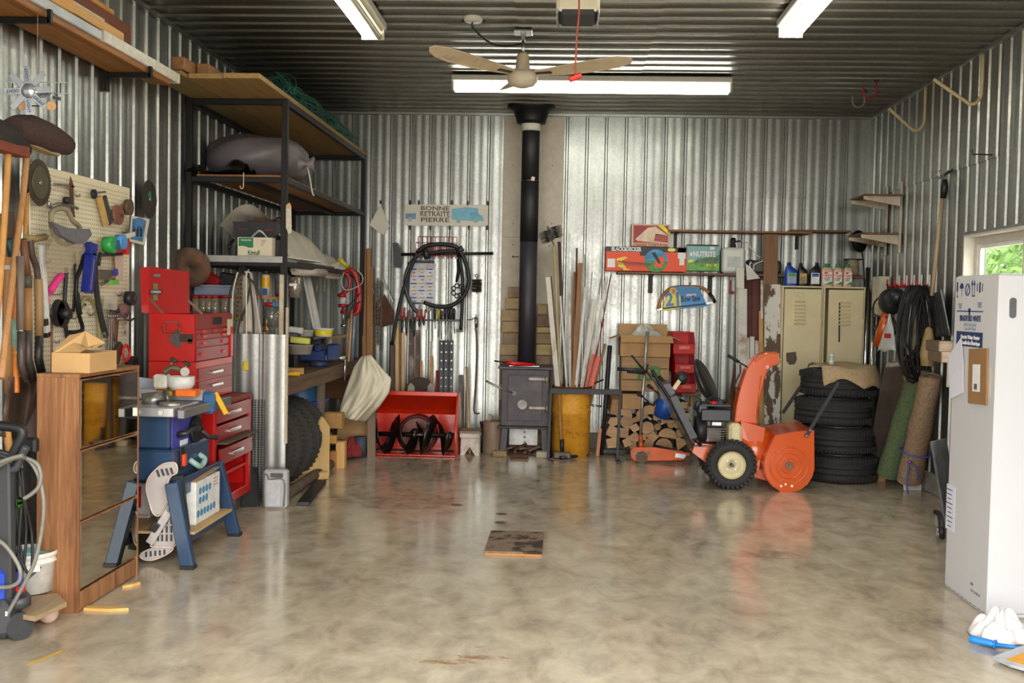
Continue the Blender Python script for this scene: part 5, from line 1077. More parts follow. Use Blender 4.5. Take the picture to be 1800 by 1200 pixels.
P('lamp_cage', B(t).lathe([(.02, 0), (.05, -.05), (.055, -.13), (.03, -.19)], rw(1598, 632, .2), n=10), pt('#b88a5a', .5, .3), t); P('lamp_bulb', B(t).sph(rw(1598, 655, .2), (.035, .035, .05)), pt('#d8dcdc', .2), t)
a = rw(1576, 507, .16); t = E('electric_blower', 'black and orange leaf blower hanging on the right wall', 'leaf blower', a+V((0, 0, -.6)))
P('motor', B(t).sph(rw(1566, 530, .18), (.11, .13, .12)).sph(rw(1575, 522, .18), (.08, .1, .08)), GBLK, t)
P('tube', B(t).cyl(rw(1560, 548, .2), rw(1545, 608, .24), .045, .055, 16), ORG, t); P('strap', B(t).tube([rw(1570, 505, .12), rw(1562, 515, .2), rw(1560, 500, .15)], .008), BLK, t)
P('cable', B(t).tube([rw(1556, 515, .2), rw(1538, 530, .22), rw(1535, 550, .22), rw(1548, 556, .22), rw(1570, 560, .22), rw(1574, 580, .22), rw(1566, 600, .22)], .008), BLK, t)
a = rw(1558, 595, .22); t = E('plastic_bag', 'white plastic bag with red print hanging beside the blower', 'bag', a+V((0, 0, -.25)))
b = B(t); p4 = [rw(*p, .26) for p in ((1562, 552), (1573, 556), (1578, 615), (1541, 612), (1545, 600))]
b.grid(lambda u, v: rw(1564+ (1543-1564)*u*v + (1576-1564)*(1-u)*v, 553+64*v, .26)+V((-.05*sin(PI*u)*v+.008*sin(9*u+4*v), 0, .01*sin(12*u))), 14, 10); P('film', b, pt('#cfd3d4', .3, 0, .06), t, solid=.004)
P('print', B(t).box(rw(1560, 590, .325), (.004, .09, .04), (0, 0, .3), 0), pt('#c4302a', .5), t)
# grey box and tube behind
a = rw(1551, 510, .05); S('switch_box', B().box(a+V((-.02, -.02, -.06)), (.1, .22, .38)), pt('#cfc7ac', .5), 'cream metal box on the right wall beside the mirror stalk', 'box')
for k, (px, lb) in enumerate(((1526, 'tall chrome tube standing in the right corner beside the lockers'), (1536, 'chrome tube in the right corner, second from the lockers'))):
    q_ = rw(px, 470+k*70, .12); S('chrome_tube', B().cyl((q_.x, q_.y, 0), (q_.x, q_.y, q_.z), .022), CHROME, lb, 'tube')
S('cushion', B().box(rw(1575, 650, .2)+V((0, 0, -.08)), (.1, .16, .3), (0, -.2, 0), .03), pt('#b0a894', .9), 'beige foam pad in the right corner above the boards', 'pad')
S('tool_holder', B().tube([rw(1542, 575, .2), rw(1548, 585, .2), rw(1560, 580, .2)], .03, 10), GBLK, 'black tool holder in the right corner behind the blower', 'holder')
# plastic snow shovel hanging
top = rw(1660, 312, .06); t = E('snow_shovel', 'black plastic snow shovel hanging by its handle on the right wall', 'shovel', top+V((0, 0, -1.6)))
neck = rw(1638, 520, .12); P('handle', B(t).cyl(rw(1657, 345, .07), neck, .016), wood('#a48d6a', '#bfa884', 2), t); P('grip', B(t).tube([rw(1658, 348, .07), rw(1660, 330, .07), rw(1661, 315, .07)], [.022, .03, .018], 10), BLK, t)
b = B(t); W4 = [rw(1633, 517, .06), rw(1652, 507, .30), rw(1669, 588, .2), rw(1646, 592, .06)]
def shv(u, v):
    p = (W4[0].lerp(W4[1], u)).lerp(W4[3].lerp(W4[2], u), v); return p+V((.03*sin(PI*u)+.0, -.03*sin(PI*u)*(1-.3*v), 0))
b.grid(shv, 14, 10); P('scoop', b, pt('#33363a', .45), t, solid=.012)
for k in range(4): P('rib', B(t).tube([shv(.2+.18*k, v_/6)+V((-.01, -.005, 0)) for v_ in range(7)], .006, 6), BLK, t)
t2 = E('wall_hook', 'metal double hook holding the snow shovel', 'hook', top+V((0, 0, -.03)))
P('prong', B(t2).tube([top+V((.05, -.04, .06)), top+V((-.02, -.05, -.0)), top+V((-.06, -.05, .05))], .008), STEEL, t2); P('prong', B(t2).tube([top+V((.05, .04, .06)), top+V((-.02, .05, -.0)), top+V((-.06, .05, .05))], .008), STEEL, t2)
a = rw(1632, 600, .1); S('corn_broom', B().lathe([(.012, .12), (.03, .1), (.05, 0), (.065, -.1), (.055, -.2), (0, -.2)], a, n=14), wood('#a58a5c', '#c2a878', 2), 'small straw brush hanging behind the snow shovel', 'brush')
# ---------------------------------------------------------------- back wall, left of the stove
def wp(px, py, o=.03): return bw(px, py, o)
PAPER = pt('#ddd5c8', .8, 0, .03)
t = E('paper_notice', 'blank cream paper hung by one corner on the back wall', 'paper', wp(669, 413, .03)); P('sheet', B(t).prism([wp(*p, .03) for p in ((669, 359), (685, 397), (674, 413), (649, 395))], (0, .002, 0)), PAPER, t); P('clip', B(t).box(wp(669, 355, .03), (.02, .012, .035)), BLK, t)
# banner
t = E('paper_banner', 'cream paper retirement banner with blue van drawings', 'banner', wp(784, 398, .035)); BO = .036
P('sheet', B(t).prism([wp(*p, BO) for p in ((712, 359), (858, 360), (858, 398), (712, 396))], (0, .002, 0)), PAPER, t)
INK = pt('#5d4c40', .8)
for i, (w_, y0, wd) in enumerate((('BONNE', 366.5, 50), ('RETRAITE', 376.5, 52), ('PIERRE', 387, 50))):
    text(t, w_, .062 if i != 1 else .07, wp(764.5, y0, BO+.002), INK, width=wd/168, bold=.0008)
b = B(t)
for y0 in (371.5, 382): b.bar(wp(738, y0, BO+.001), wp(791, y0+.4, BO+.001), .003, .001, (0, 1, 0), 0)
P('rule', b, INK, t, kind='stuff')
def drawing(name, pts, m, o=.0015): return P(name, B(t).prism([wp(*p, BO+o) for p in pts], (0, -.0008, 0)), m, t)
VB = pt('#7fb4c8', .8, 0, .15, 14); VB2 = pt('#6aa6c4', .8, 0, .1, 14); VG = pt('#8fb8a4', .8, 0, .2, 20)
drawing('drawn_van', ((794, 367), (820, 364), (840, 366), (841, 376), (848, 379), (851, 388), (838, 389), (794, 386)), VB)
drawing('drawn_window', ((827, 373), (840, 373), (843, 378), (827, 379)), VB2, .003); drawing('drawn_car', ((713, 375), (731, 375), (731, 385), (713, 384)), pt('#7a90b8', .8, 0, .1, 14)); drawing('drawn_roof', ((714, 370), (731, 372), (731, 374), (714, 373)), pt('#c9cfa4', .8), .0016)
for px, py, r_ in ((806, 388, .024), (836, 387.5, .026), (721, 385, .024)):
    P('drawn_wheel', B(t).cyl(wp(px, py, BO+.004), wp(px, py, BO+.0025), r_, n=18), VG, t)
for px, py in ((721, 356), (736, 356), (756, 400), (794, 356), (790, 400), (822, 357), (824, 400), (857, 357), (856, 400), (720, 400)): P('clip', B(t).box(wp(px, py, BO+.004), (.018, .016, .045)), BLK, t)
# vacuum wand with floor head
t = E('vacuum_wand', 'black vacuum wand with floor head laid across the wall basket', 'vacuum wand', wp(770, 450, .14)); 
P('wand', B(t).cyl(wp(702, 447, .14), wp(867, 445, .14), .015), BLK, t)
P('floor_head', B(t).prism([wp(*p, .18) for p in ((690, 427), (697, 426), (704, 440), (705, 460), (701, 470), (693, 470))], (0, .09, 0)), GBLK, t)
# red wire basket
t = E('wire_basket', 'red wire basket on the back wall', 'basket', wp(770, 452, .1)); b = B(t); RW_ = pt('#b02820', .4, .1)
x0, x1 = wp(735, 430).x, wp(803, 430).x; zt_, zm, zb = wp(770, 416).z, wp(770, 428).z, wp(770, 451).z; yf, yb = YB-.2, YB-.03
def rod(*p): P('wire', B(t).tube(p, .003, 5), RW_, t)
rod((x0, yb, zt_), (x1, yb, zt_)); rod((x0, yb, zt_), (x0, yb, zb)); rod((x1, yb, zt_), (x1, yb, zb))
for z in (zm, (zm+zb)/2, zb): rod((x0, yf, z), (x1, yf, z)); rod((x0, yf, z), (x0, yb, z)); rod((x1, yf, z), (x1, yb, z))
for k in range(10): x = x0+(x1-x0)*k/9; rod((x, yf, zm), (x, yf, zb), (x, yb, zb), (x, yb, zt_))
# vacuum hose
t = E('vacuum_hose', 'thick black vacuum hose looped over the wall basket', 'hose', wp(765, 540, .2)); HO = .23
lp = [(737, 440), (750, 432), (775, 429), (800, 433), (812, 447), (821, 470), (824, 495), (818, 515), (805, 530), (788, 538), (765, 538), (745, 531)]
P('loop', B(t).tube([wp(*p, HO) for p in lp], .022, 12), BLK, t)
lp2 = [(745, 442), (728, 455), (716, 475), (712, 497), (716, 520), (727, 541), (733, 548)]
P('loop', B(t).tube([wp(*p, HO-.05) for p in lp2], .021, 12), pt('#3a3a3d', .45), t)
P('loop', B(t).tube([wp(*p, HO-.03) for p in [(752, 445), (775, 442), (800, 441), (812, 440)]], .02, 10), BLK, t)
P('cuff', B(t).cyl(wp(746, 438, HO+.02), wp(752, 455, HO+.02), .035, n=14), GBLK, t); P('cuff', B(t).cyl(wp(803, 442, HO), wp(814, 436, HO), .03, n=14), GBLK, t)
for lb, p in (('long black vacuum tube leaning left across the tool rail', [(735, 440), (715, 490), (700, 545), (689, 606)]), ('straight black vacuum tube right of the tool rail', [(806, 448), (813, 490), (812, 545), (810, 580)])):
    t = E('vacuum_tube', lb, 'vacuum tube', wp(*p[-1], .19)); P('tube', B(t).tube([wp(*q_, .19) for q_ in p], .018, 12), BLK, t)
    if p[-1][0] > 800: P('clip', B(t).box(wp(808, 581, .19), (.065, .03, .03)), pt('#4a6a4a', .5), t)
# calendar
t = E('wall_calendar', 'year calendar clipped to a board on the back wall', 'calendar', wp(740, 536, .05)); CO = .05
P('board', B(t).prism([wp(*p, CO-.004) for p in ((716, 460), (763, 458), (763, 532), (719, 535))], (0, .004, 0)), pt('#39424c', .5), t)
P('sheet', B(t).prism([wp(*p, CO) for p in ((722, 462), (765, 463), (764, 533), (719, 530))], (0, .001, 0)), pt('#d5d6de', .6), t)
P('clip', B(t).box(wp(740, 459, CO+.006), (.2, .012, .02)), pt('#2b3340', .4), t)
for r_ in range(5):
    for c_ in range(3):
        m = pt('#d9a23c', .6) if (r_+c_) % 2 else pt('#2f4a86', .6)
        P('month_band', B(t).box(wp(727+14*c_, 473+12.5*r_, CO+.0012), (.068, .001, .012), bev=0), m, t)
        P('month_mark', B(t).box(wp(728+14*c_, 479+12.5*r_, CO+.0012), (.03, .001, .009), bev=0), pt(('#b8403a', '#c9a040', '#3a4a7a')[(r_*2+c_) % 3], .6), t)
text(t, '2022', .05, wp(755, 468, CO+.002), pt('#b05a50', .6)); 
# tool rail with hand tools
t = E('tool_rail', 'thin steel tool rail on the back wall below the calendar', 'tool rail', wp(755, 562, .06))
P('rail', B(t).bar(wp(699, 561, .06), wp(809, 562, .06), .05, .01, (0, 0, 1)), DSTEEL, t); P('lip', B(t).bar(wp(699, 562, .09), wp(809, 563, .09), .006, .02, (0, 0, 1)), DSTEEL, t)
HC = ['#c4221c', '#8a1c1c', '#2b2b2d', '#b8201a', '#7d7a74', '#c9b22a', '#2a2a2c', '#3a3632', '#2b2b2d', '#4a3a2c', '#6a2420', '#55524e', '#a0201c', '#202838', '#8d8a84']
tools = [(707, 540, 585, 'pliers', 0), (714, 548, 590, 'pliers', 1), (722, 545, 583, 'pliers', 4), (729, 550, 592, 'pliers', 10), (737, 543, 575, 'pliers', 3), (744, 544, 572, 'pliers', 12), (750, 548, 580, 'wrench', 14), (757, 545, 600, 'wrench', 11), (764, 542, 578, 'screwdriver', 2), (771, 543, 592, 'screwdriver', 5), (776, 546, 596, 'screwdriver', 7), (782, 541, 588, 'screwdriver', 6), (788, 541, 620, 'screwdriver', 8), (793, 540, 600, 'screwdriver', 9), (798, 542, 586, 'screwdriver', 13)]
ordw = ['first', 'second', 'third', 'fourth', 'fifth', 'sixth', 'seventh', 'eighth', 'ninth', 'tenth', 'eleventh', 'twelfth', 'thirteenth', 'fourteenth', 'fifteenth']
for i, (px, y0, y1, k, ci) in enumerate(tools):
    o = .085; top = wp(px, y0, o); bot = wp(px-1+(i % 3), y1, o); mid = wp(px, 561, o); m = pt(HC[ci], .4)
    t = E('hand_tool', f'{k} hanging on the tool rail, {ordw[i]} from the left', k, bot, group='hand tools on the tool rail')
    if k == 'screwdriver': P('handle', B(t).tube([top, top.lerp(mid, .2), mid], [.01, .016, .012], 10), m, t); P('shaft', B(t).cyl(mid, bot, .005), STEEL, t)
    elif k == 'wrench': P('shank', B(t).bar(top, bot, .018, .006, (0, 1, 0)), STEEL, t); P('jaw', B(t).tor(top+V((0, 0, .01)), .016, .006, (0, 1, 0), 14, 6), STEEL, t)
    else:
        for sg in (-1, 1): P('grip', B(t).tube([top+V((sg*.022, 0, 0)), top.lerp(mid, .6)+V((sg*.018, 0, 0)), mid], .008, 8), m, t)
        P('jaw', B(t).tube([mid, bot.lerp(mid, .5), bot], [.012, .013, .004], 8), DSTEEL, t)
# wire brush, chain ring, strap, poker
c_ = wp(838, 502, .07); t = E('wire_brush', 'round brown wire flue brush hanging on the back wall', 'brush', c_+V((0, 0, -.08))); b = B(t); r2 = random.Random(9)
for k in range(420):
    a = r2.uniform(0, 2*PI); h = r2.uniform(-.065, .065); d = V((cos(a), sin(a), 0)); p = c_+V((0, 0, h)); e = p+d*.055*r2.uniform(.9, 1.05); w2 = V((0, 0, .0015)); b.add([p-w2, p+w2, e+w2, e-w2], [(0, 1, 2, 3)])
P('bristles', b, pt('#3c3026', .8), t, kind='stuff'); P('stem', B(t).cyl(c_+V((0, 0, -.08)), c_+V((0, 0, .09)), .004), DSTEEL, t); P('eye', B(t).tor(c_+V((0, 0, .105)), .015, .004, (0, 1, 0), 14, 6), DSTEEL, t)
c_ = wp(805, 511, .06); t = E('chain_ring', 'coil of dark roller chain hanging right of the calendar', 'chain', c_+V((0, 0, -.08)))
for k in range(7): a = k*.9; P('link', B(t).tor(c_+V((.05*cos(a), -.005*k, .055*sin(a))), .022, .006, (.3, 1, .2), 14, 6), pt('#4a3f30', .4, .7), t)
S('strap', B().tube([wp(804, 455, .05), wp(806, 475, .05), wp(802, 496, .05)], [.01, .018, .01], 8), BLK, 'black rubber strap hanging above the chain coil', 'strap')
t = E('stove_poker', 'long brown stove poker hanging on the back wall', 'poker', wp(837, 730, .06)); P('rod', B(t).tube([wp(836, 570, .06), wp(838, 620, .06), wp(835, 690, .06), wp(833, 722, .06), wp(838, 727, .06), wp(843, 726, .06)], .007, 8), pt('#5d4638', .6, .4), t); P('handle', B(t).tube([wp(837, 558, .06), wp(837, 575, .06)], .014, 8), STEEL, t)
t = E('wire_hanger', 'wire hook holding the poker on the back wall', 'hook', wp(830, 562, .06)); P('wire', B(t).tube([wp(821, 562, .03), wp(830, 561, .06), wp(837, 556, .08), wp(836, 553, .07)], .004, 6), DSTEEL, t)
# hand winch / plate and chains at the left
t = E('rusty_plate', 'rusty diamond-shaped steel plate hanging on the back wall', 'plate', wp(675, 575, .08)); P('plate', B(t).prism([wp(*p, .08) for p in ((676, 517), (692, 548), (690, 569), (672, 575), (655, 568), (650, 555), (660, 532), (668, 528))], (0, .012, 0)), RUST, t); P('bracket', B(t).bar(wp(672, 490, .085), wp(691, 531, .085), .018, .012, (0, 1, 0)).bar(wp(650, 495, .085), wp(668, 540, .085), .018, .012, (0, 1, 0)), STEEL, t)
for k, (px, y0, y1) in enumerate(((659, 500, 648), (664, 492, 610), (669, 497, 618))):
    t = E('chain', f'hanging steel chain on the back wall, {("left", "middle", "right")[k]} strand', 'chain', wp(px, y1, .12), group='chains on the back wall'); n = int((y1-y0)/3.6)
    m = pt('#6e665c', .4, .7, .2); me = None
    for j in range(n):
        z = wp(px, y0+j*3.6, .12); o = None
        if me is None:
            b = B(); b.tube([(.011*cos(a)*.8, 0, .017*sin(a)) for a in [2*PI*q_/10 for q_ in range(10)]], .0045, 5, closed=1); me = b.mesh('link'); me.materials.append(m)
        o = P('link', me, m, t); o.location = z-t.location; o.rotation_euler = (0, 0, PI/2*(j % 2)+.4)
# planks behind the auger housing
for lb, x0, x1, yt, m, Yb in (('dark brown weathered plank behind the auger housing, leftmost', 686, 695, 606, wood('#4e3f37', '#6a584c', 2), 10.55), ('pine lath with a hanging chisel, second from the left', 695, 701, 568, PINE, 10.56), ('pine lath right of the grey strip behind the auger housing', 706, 711, 584, PINE, 10.56), ('grey strip between the two pine laths', 701, 706, 580, pt('#6a6058', .7), 10.58), ('brown scuffed plank behind the auger housing, left of two', 719, 728, 582, pt('#5d4a42', .7, 0, .15, 10, 0, 0, '#a08a80'), 10.56), ('brown scuffed plank behind the auger housing, right of two', 730, 737, 581, pt('#5d4a42', .7, 0, .15, 10, 0, 0, '#a08a80'), 10.56),
    ('short orange-brown lath behind the auger housing', 738, 742, 635, wood('#a9743c', '#bf8c50', 2), 10.5), ('pine stick above the gear bracket', 756, 761, 627, wood('#a9743c', '#c9985c', 2), 10.5), ('red painted flat bar behind the auger housing', 766, 771, 652, pt('#9c1c22', .5), 10.5), ('grey weathered board between auger housing and stool', 806, 814, 660, wood('#5d5148', '#80736a', 2), 10.5)):
    lean(lb, x0, x1, yt, m, Yb, YB-.06, th=.018, group='planks leaning behind the auger housing')
S('round_stick', B().cyl((at(826, 768, 10.3).x, 10.3, 0), at(820, 645, 10.7), .014), wood('#b08a58', '#c9a472', 2), 'round wooden tool handle leaning behind the stool', 'handle')
for k, (x0, x1, lb) in enumerate(((773, 780, 'black punched steel rail behind the auger housing, left one'), (781, 788, 'black punched steel rail behind the auger housing, middle one'), (791, 797, 'black punched steel rail behind the auger housing, right one'))):
    top = at((x0+x1)/2, 598, YB-.1); bot = V((ray((x0+x1)/2-2, 790).x/ray((x0+x1)/2-2, 790).y*10.62, 10.62, 0)); w_ = (x1-x0)/170
    t = E('steel_rail', lb, 'rail', bot, group='punched steel rails'); u_ = (top-bot)
    P('web', B(t).bar(bot, top, w_, .006, (0, -1, 0)), GBLK, t)
    for sx in (-1, 1): P('flange', B(t).bar(bot+V((sx*w_/2, -.015, 0)), top+V((sx*w_/2, -.015, 0)), .004, .03, (0, -1, 0)), GBLK, t)
    for j in range(7): q_ = bot.lerp(top, .97-.08*j); P('hole', B(t).cyl(q_+V((0, -.004, 0)), q_+V((0, -.0055, 0)), .008, n=10), STEEL, t)
# brown studs right of the rack
for k, (x0, x1, yt, lb) in enumerate(((637, 644, 438, 'brown timber stud standing right of the rack, left one'), (645, 652, 437, 'brown timber stud standing right of the rack, right one'), (651, 656, 470, 'thin pine lath beside the brown studs'))):
    lean(lb, x0, x1, yt, wood('#8a5c34', '#a9794a', 2), 10.6, YB-.06, th=.03, group='studs right of the rack')

# snow blower auger attachment
AY = 9.98; AR = pt('#d42c10', .3, 0, .1, 5, 0, .4, name='red_enamel'); AB = pt('#16120f', .3, .2, .2)
def ap(px, py, Y=AY): return at(px, py, Y)
xl, xr = ap(652, 760).x, ap(801, 760).x; zt_ = ap(740, 691).z; zl = .012; dep = .42
t = E('auger_attachment', 'red snow blower auger housing standing against the wall', 'auger housing', ((xl+xr)/2, AY+dep/2, 0))
for sx, xx in ((-1, xl), (1, xr)):
    sp_ = P('side_plate', B(t).prism([(xx, AY+.02, .01), (xx, AY-.04, .16), (xx, AY+.0, .36), (xx, AY+.1, zt_-.02), (xx, AY+dep*.6, zt_), (xx, AY+dep, .4), (xx, AY+dep, .01)], (sx*.012, 0, 0)), AR, t)
    P('rim', B(t).tube([(xx, AY+.02, .01), (xx, AY-.04, .16), (xx, AY+.0, .36), (xx, AY+.1, zt_-.02)], .01, 8), AR, sp_)
P('back_panel', B(t).grid(lambda u, v: V((xl+(xr-xl)*u, AY+dep*(1-.75*max(0, (v-.62)/.38)**1.3), .01+(zt_-.03)*v)), 3, 14, 0), AR, t, solid=.006)
P('top_lip', B(t).box(((xl+xr)/2, AY+.1, zt_-.012), (xr-xl, .03, .04)), AR, t); P('bottom_lip', B(t).box(((xl+xr)/2, AY+.05, .012), (xr-xl, .1, .015)), AR, t)
hc = ap(735, 762, AY+dep-.03); hc.y = AY+dep-.02
P('impeller_ring', B(t).lathe([(.2, .0), (.2, -.09), (.17, -.1), (.165, 0)], hc, (0, 1, 0), 36), pt('#5a2018', .5, .2), t); P('impeller_disc', B(t).cyl(hc+V((0, -.02, 0)), hc, .17, n=32), pt('#8a5a54', .5, .3, .2, 10, 0, 0, '#5d2a24'), t); P('impeller_hub', B(t).cyl(hc+V((0, -.12, 0)), hc, .04, n=16), pt('#b5a88c', .5, .3), t)
sz_ = .205; s0 = V((xl+.02, AY+.06, sz_)); s1 = V((xr-.02, AY+.06, sz_)); P('shaft', B(t).cyl(s0, s1, .024, n=14), AB, t)
ra = sz_-.006; AL = s1.x-s0.x
for sg, ua, ub, ph in ((1, .02, .49, 2.2), (-1, .53, .98, .6)):
    b = B(t)
    def hx(u, v): a = ph+sg*u*3.3*PI; r_ = ra-.085+.085*v; return s0+V((AL*(ua+(ub-ua)*u)+sg*.06*(v-.5), r_*cos(a), r_*sin(a)))
    b.grid(hx, 60, 3, 1); P('flight', b, AB, t, solid=.008)
for u, k in ((.03, 0), (.25, .5), (.48, 1), (.54, 0), (.75, .5), (.97, 1)):
    a = (2.2+(u-.02)/.47*3.3*PI) if u < .5 else (.6-(u-.53)/.45*3.3*PI); P('arm', B(t).bar(s0+V((AL*u, 0, 0))+V((0, cos(a), sin(a)))*(ra-.02), s0+V((AL*u, 0, 0)), .04, .008, (1, 0, 0)), AB, t)
P('gearbox', B(t).sph(s0+V((AL*.5, .03, 0)), (.05, .07, .06)), AB, t)
P('pulley', B(t).cyl((hc.x, AY+dep+.03, zt_-.03), (hc.x, AY+dep+.06, zt_-.03), .15, n=28), pt('#3a2a22', .6, .4), t)
for px, lb in ((722, 0), (757, 0)): P('bracket', B(t).prism([at(px-6, 691, AY+dep+.01), at(px+6, 691, AY+dep+.01), at(px+7, 680, AY+dep+.01), at(px, 672, AY+dep+.01), at(px-5, 678, AY+dep+.01)], (0, .02, 0)), pt('#8d8a78', .6, .3, .2), t)
# tarp over something left of the auger
TARP = pt('#d6cdb4', .45, 0, .06, 10, .15, name='tarp_plastic')
tp = [(648, 623), (660, 634), (687, 664), (683, 690), (672, 708), (652, 735), (636, 741), (600, 740), (593, 728), (606, 690), (622, 645), (634, 628)]
t = E('plastic_tarp', 'cream plastic sheet draped over scrap left of the auger housing', 'tarp', at(640, 742, 9.5)); cc = at(638, 690, 9.42)
b = B(t); TL = [(636, 626), (622, 645), (613, 668), (605, 692), (598, 712), (593, 732)]; TRr = [(652, 624), (672, 648), (688, 665), (684, 690), (668, 714), (640, 742)]
def tf(u, v):
    i = min(4, int(v*5)); f = v*5-i; L = V(TL[i]+(0,)).lerp(V(TL[i+1]+(0,)), f); R_ = V(TRr[i]+(0,)).lerp(V(TRr[i+1]+(0,)), f); p = L.lerp(R_, u)
    return at(p.x, p.y, 9.62-.14*sin(PI*u)*(.3+.7*v)+(.022*sin(9*u+5*v)+.014*sin(19*u-3*v)+.008*sin(31*u+9*v))*(.3+v))
b.grid(tf, 40, 30, 1); P('sheet', b, TARP, t, solid=.004)
P('stand', B(t).bar((cc.x, 9.9, 0), (cc.x, 9.85, at(640, 660, 9.85).z), .08, .05, (0, 1, 0)), OLDW, t, label='wooden post under the sheet')
# ---------------------------------------------------------------- steel rack, bench and what stands there
RKX0, RKX1, RKY0, RKY1 = -2.835, -2.11, 7.71, 10.72
RK = pt('#1c1b1c', .5, .4, .2, 10)
t = E('storage_rack', 'tall black welded steel storage rack in the left back corner', 'rack', ((RKX0+RKX1)/2, (RKY0+RKY1)/2, 0)); RZ = [2.99, 2.415, 1.79]
for x in (RKX0, RKX1):
    for y in (RKY0, RKY1): P('post', B(t).box((x, y, 1.5), (.045, .045, 3.0)), RK, t)
for z in RZ:
    for y in (RKY0, RKY1): P('beam', B(t).box(((RKX0+RKX1)/2, y, z-.02), (RKX1-RKX0-.046, .04, .04)), RK, t)
    for x in (RKX0, RKX1): P('beam', B(t).box((x, (RKY0+RKY1)/2, z-.02), (.04, RKY1-RKY0-.046, .04)), RK, t)
P('beam', B(t).box(((RKX0+RKX1)/2+.05, (RKY0+RKY1)/2, 2.395), (.04, RKY1-RKY0-.046, .04)), RK, t)
# boards on top (plywood sheets / planks running front to back)
OSB = wood('#8f7346', '#b09058', 1); TT = 2.995
for lb, xa, xb, ya, yb, z0, th, m in (('long wooden plank on the rack top, right-hand one', -2.34, -2.09, 6.98, 10.75, TT, .035, OSB), ('long wooden plank on the rack top, middle one', -2.585, -2.345, 7.0, 10.75, TT, .035, OSB), ('greyish wooden plank on the rack top next to the wall', -2.83, -2.59, 6.88, 10.7, TT, .028, wood('#7d6a42', '#a08a58', 1))):
    S('plank', B().box(((xa+xb)/2, (ya+yb)/2, z0+th/2), (xb-xa, yb-ya, th)), m, lb, 'plank', 'planks on top of the rack')
for k in range(2): S('timber', B().box((-2.62+.1*k, 7.7+.2*k, TT+.035+.045), (.09, 1.6, .085), bev=.005), wood('#7a5234', '#a0744a', 1), 'short thick timber on top of the rack, ' + ('left one' if k == 0 else 'right one'), 'timber', 'short timbers on the rack')
# green wire roll
a = at(497, 166, 7.9); b_ = at(603, 236, 10.5); a = V((-2.2, 7.75, TT+.11)); b_ = V((-2.18, 10.5, TT+.09)); t = E('fence_roll', 'loose roll of green wire netting on the rack top', 'netting', (a.x, 9.1, TT+.036)); rr = random.Random(4); GW = pt('#1f6a58', .5, .1, .2)
b = B(t); n = 90
for k in range(46):
    f = k/45; c_ = a.lerp(b_, f)+V((.0, 0, .0)); r_ = .1*(1-.3*f)*rr.uniform(.7, 1.1); b.tor(c_+V((rr.uniform(-.02, .02), 0, rr.uniform(-.01, .02)+r_-.09)), r_, .003, (rr.uniform(-.4, .4), 1, rr.uniform(-.4, .4)), 16, 4)
for k in range(26):
    an = rr.uniform(0, 2*PI); pts = [a.lerp(b_, f/12)+V((.09*cos(an+f*.25)*rr.uniform(.7, 1.05), 0, .09*sin(an+f*.25)*rr.uniform(.7, 1.05)+.01)) for f in range(13)]; b.tube(pts, .003, 4)
P('wire', b, GW, t, kind='stuff')
# plywood on second level, bag, black plastic
S('plywood_sheet', B().box(((RKX0+RKX1)/2+.02, 9.2, 2.426), (RKX1-RKX0-.06, 2.95, .018)), wood('#8a5a30', '#a97442', 1), 'brown plywood sheet on the second rack shelf', 'plywood')
def sack(name, label, cat, c_, r, m, seed, nu=30, nv=18, flat=.0):
    ph = [random.Random(seed).uniform(0, 6) for _ in range(6)]; b = B()
    def f(u, v):
        th = PI*v; a = 2*PI*u; k = 1+.05*sin(3*a+ph[0]+2*th)+.04*sin(7*a+ph[1]+5*th)+.03*sin(5*th+ph[2])
        p = V((abs(cos(a))**.8*math.copysign(1, cos(a))*abs(sin(th))**.55*r[0]*k, -cos(th)*r[1], abs(sin(a))**.8*math.copysign(1, sin(a))*abs(sin(th))**.55*r[2]*k)); p.z = max(p.z, -r[2]*.92); return V(c_)+p
    b.grid(f, nu, nv, 1, 1); return b
c_ = V((-2.5, 8.35, 2.44+.185)); SPL = pt('#6f686c', .5, 0, .12, 5, .9)
t = E('duffel_bag', 'large grey drawstring bag lying on the second rack shelf', 'bag', (c_.x, c_.y, 2.436)); bb = sack('b', '', '', c_, (.3, .62, .19), SPL, 3); bb.o = t.location.copy(); bb.v = [p-bb.o for p in bb.v]
# the bag lies across the shelf: swap its long axis
bb.v = [V((p.y*.62, p.x*1.25, p.z)) for p in bb.v]; P('body', bb, SPL, t); q_ = at(549, 300, 8.1)
P('drawstring', B(t).tube([at(540, 290, 8.0), at(545, 315, 7.95), at(549, 338, 7.95), at(552, 344, 7.95)], .006, 6), pt('#d0c8b4', .7), t); P('gathered_end', B(t).lathe([(.06, -.05), (.02, 0), (.06, .06), (.04, .07)], at(538, 288, 8.0), (1, 0, .0), 12), SPL, t)
t = E('garbage_bag', 'crumpled black plastic bag on the second rack shelf', 'plastic bag', (-2.66, 7.85, 2.436)); b = B(t)
b.grid(lambda u, v: V((-2.84+.42*u, 7.62+.5*v, 2.44+max(0, .1*sin(PI*v)*(.35+.5*u+.3*sin(9*u+3*v)+.25*sin(17*u*v+2))))), 30, 18); P('film', b, pt('#111214', .22, 0, .1, 30, .3), t)
t = E('s_hook', 'metal hook hanging from the second rack shelf', 'hook', at(427, 332, 7.68)); P('wire', B(t).tube([at(428, 303, 7.68), at(428, 318, 7.68), at(427, 330, 7.68), at(423, 331, 7.68), at(422, 326, 7.68)], .005, 6), pt('#b8a890', .5, .4), t)
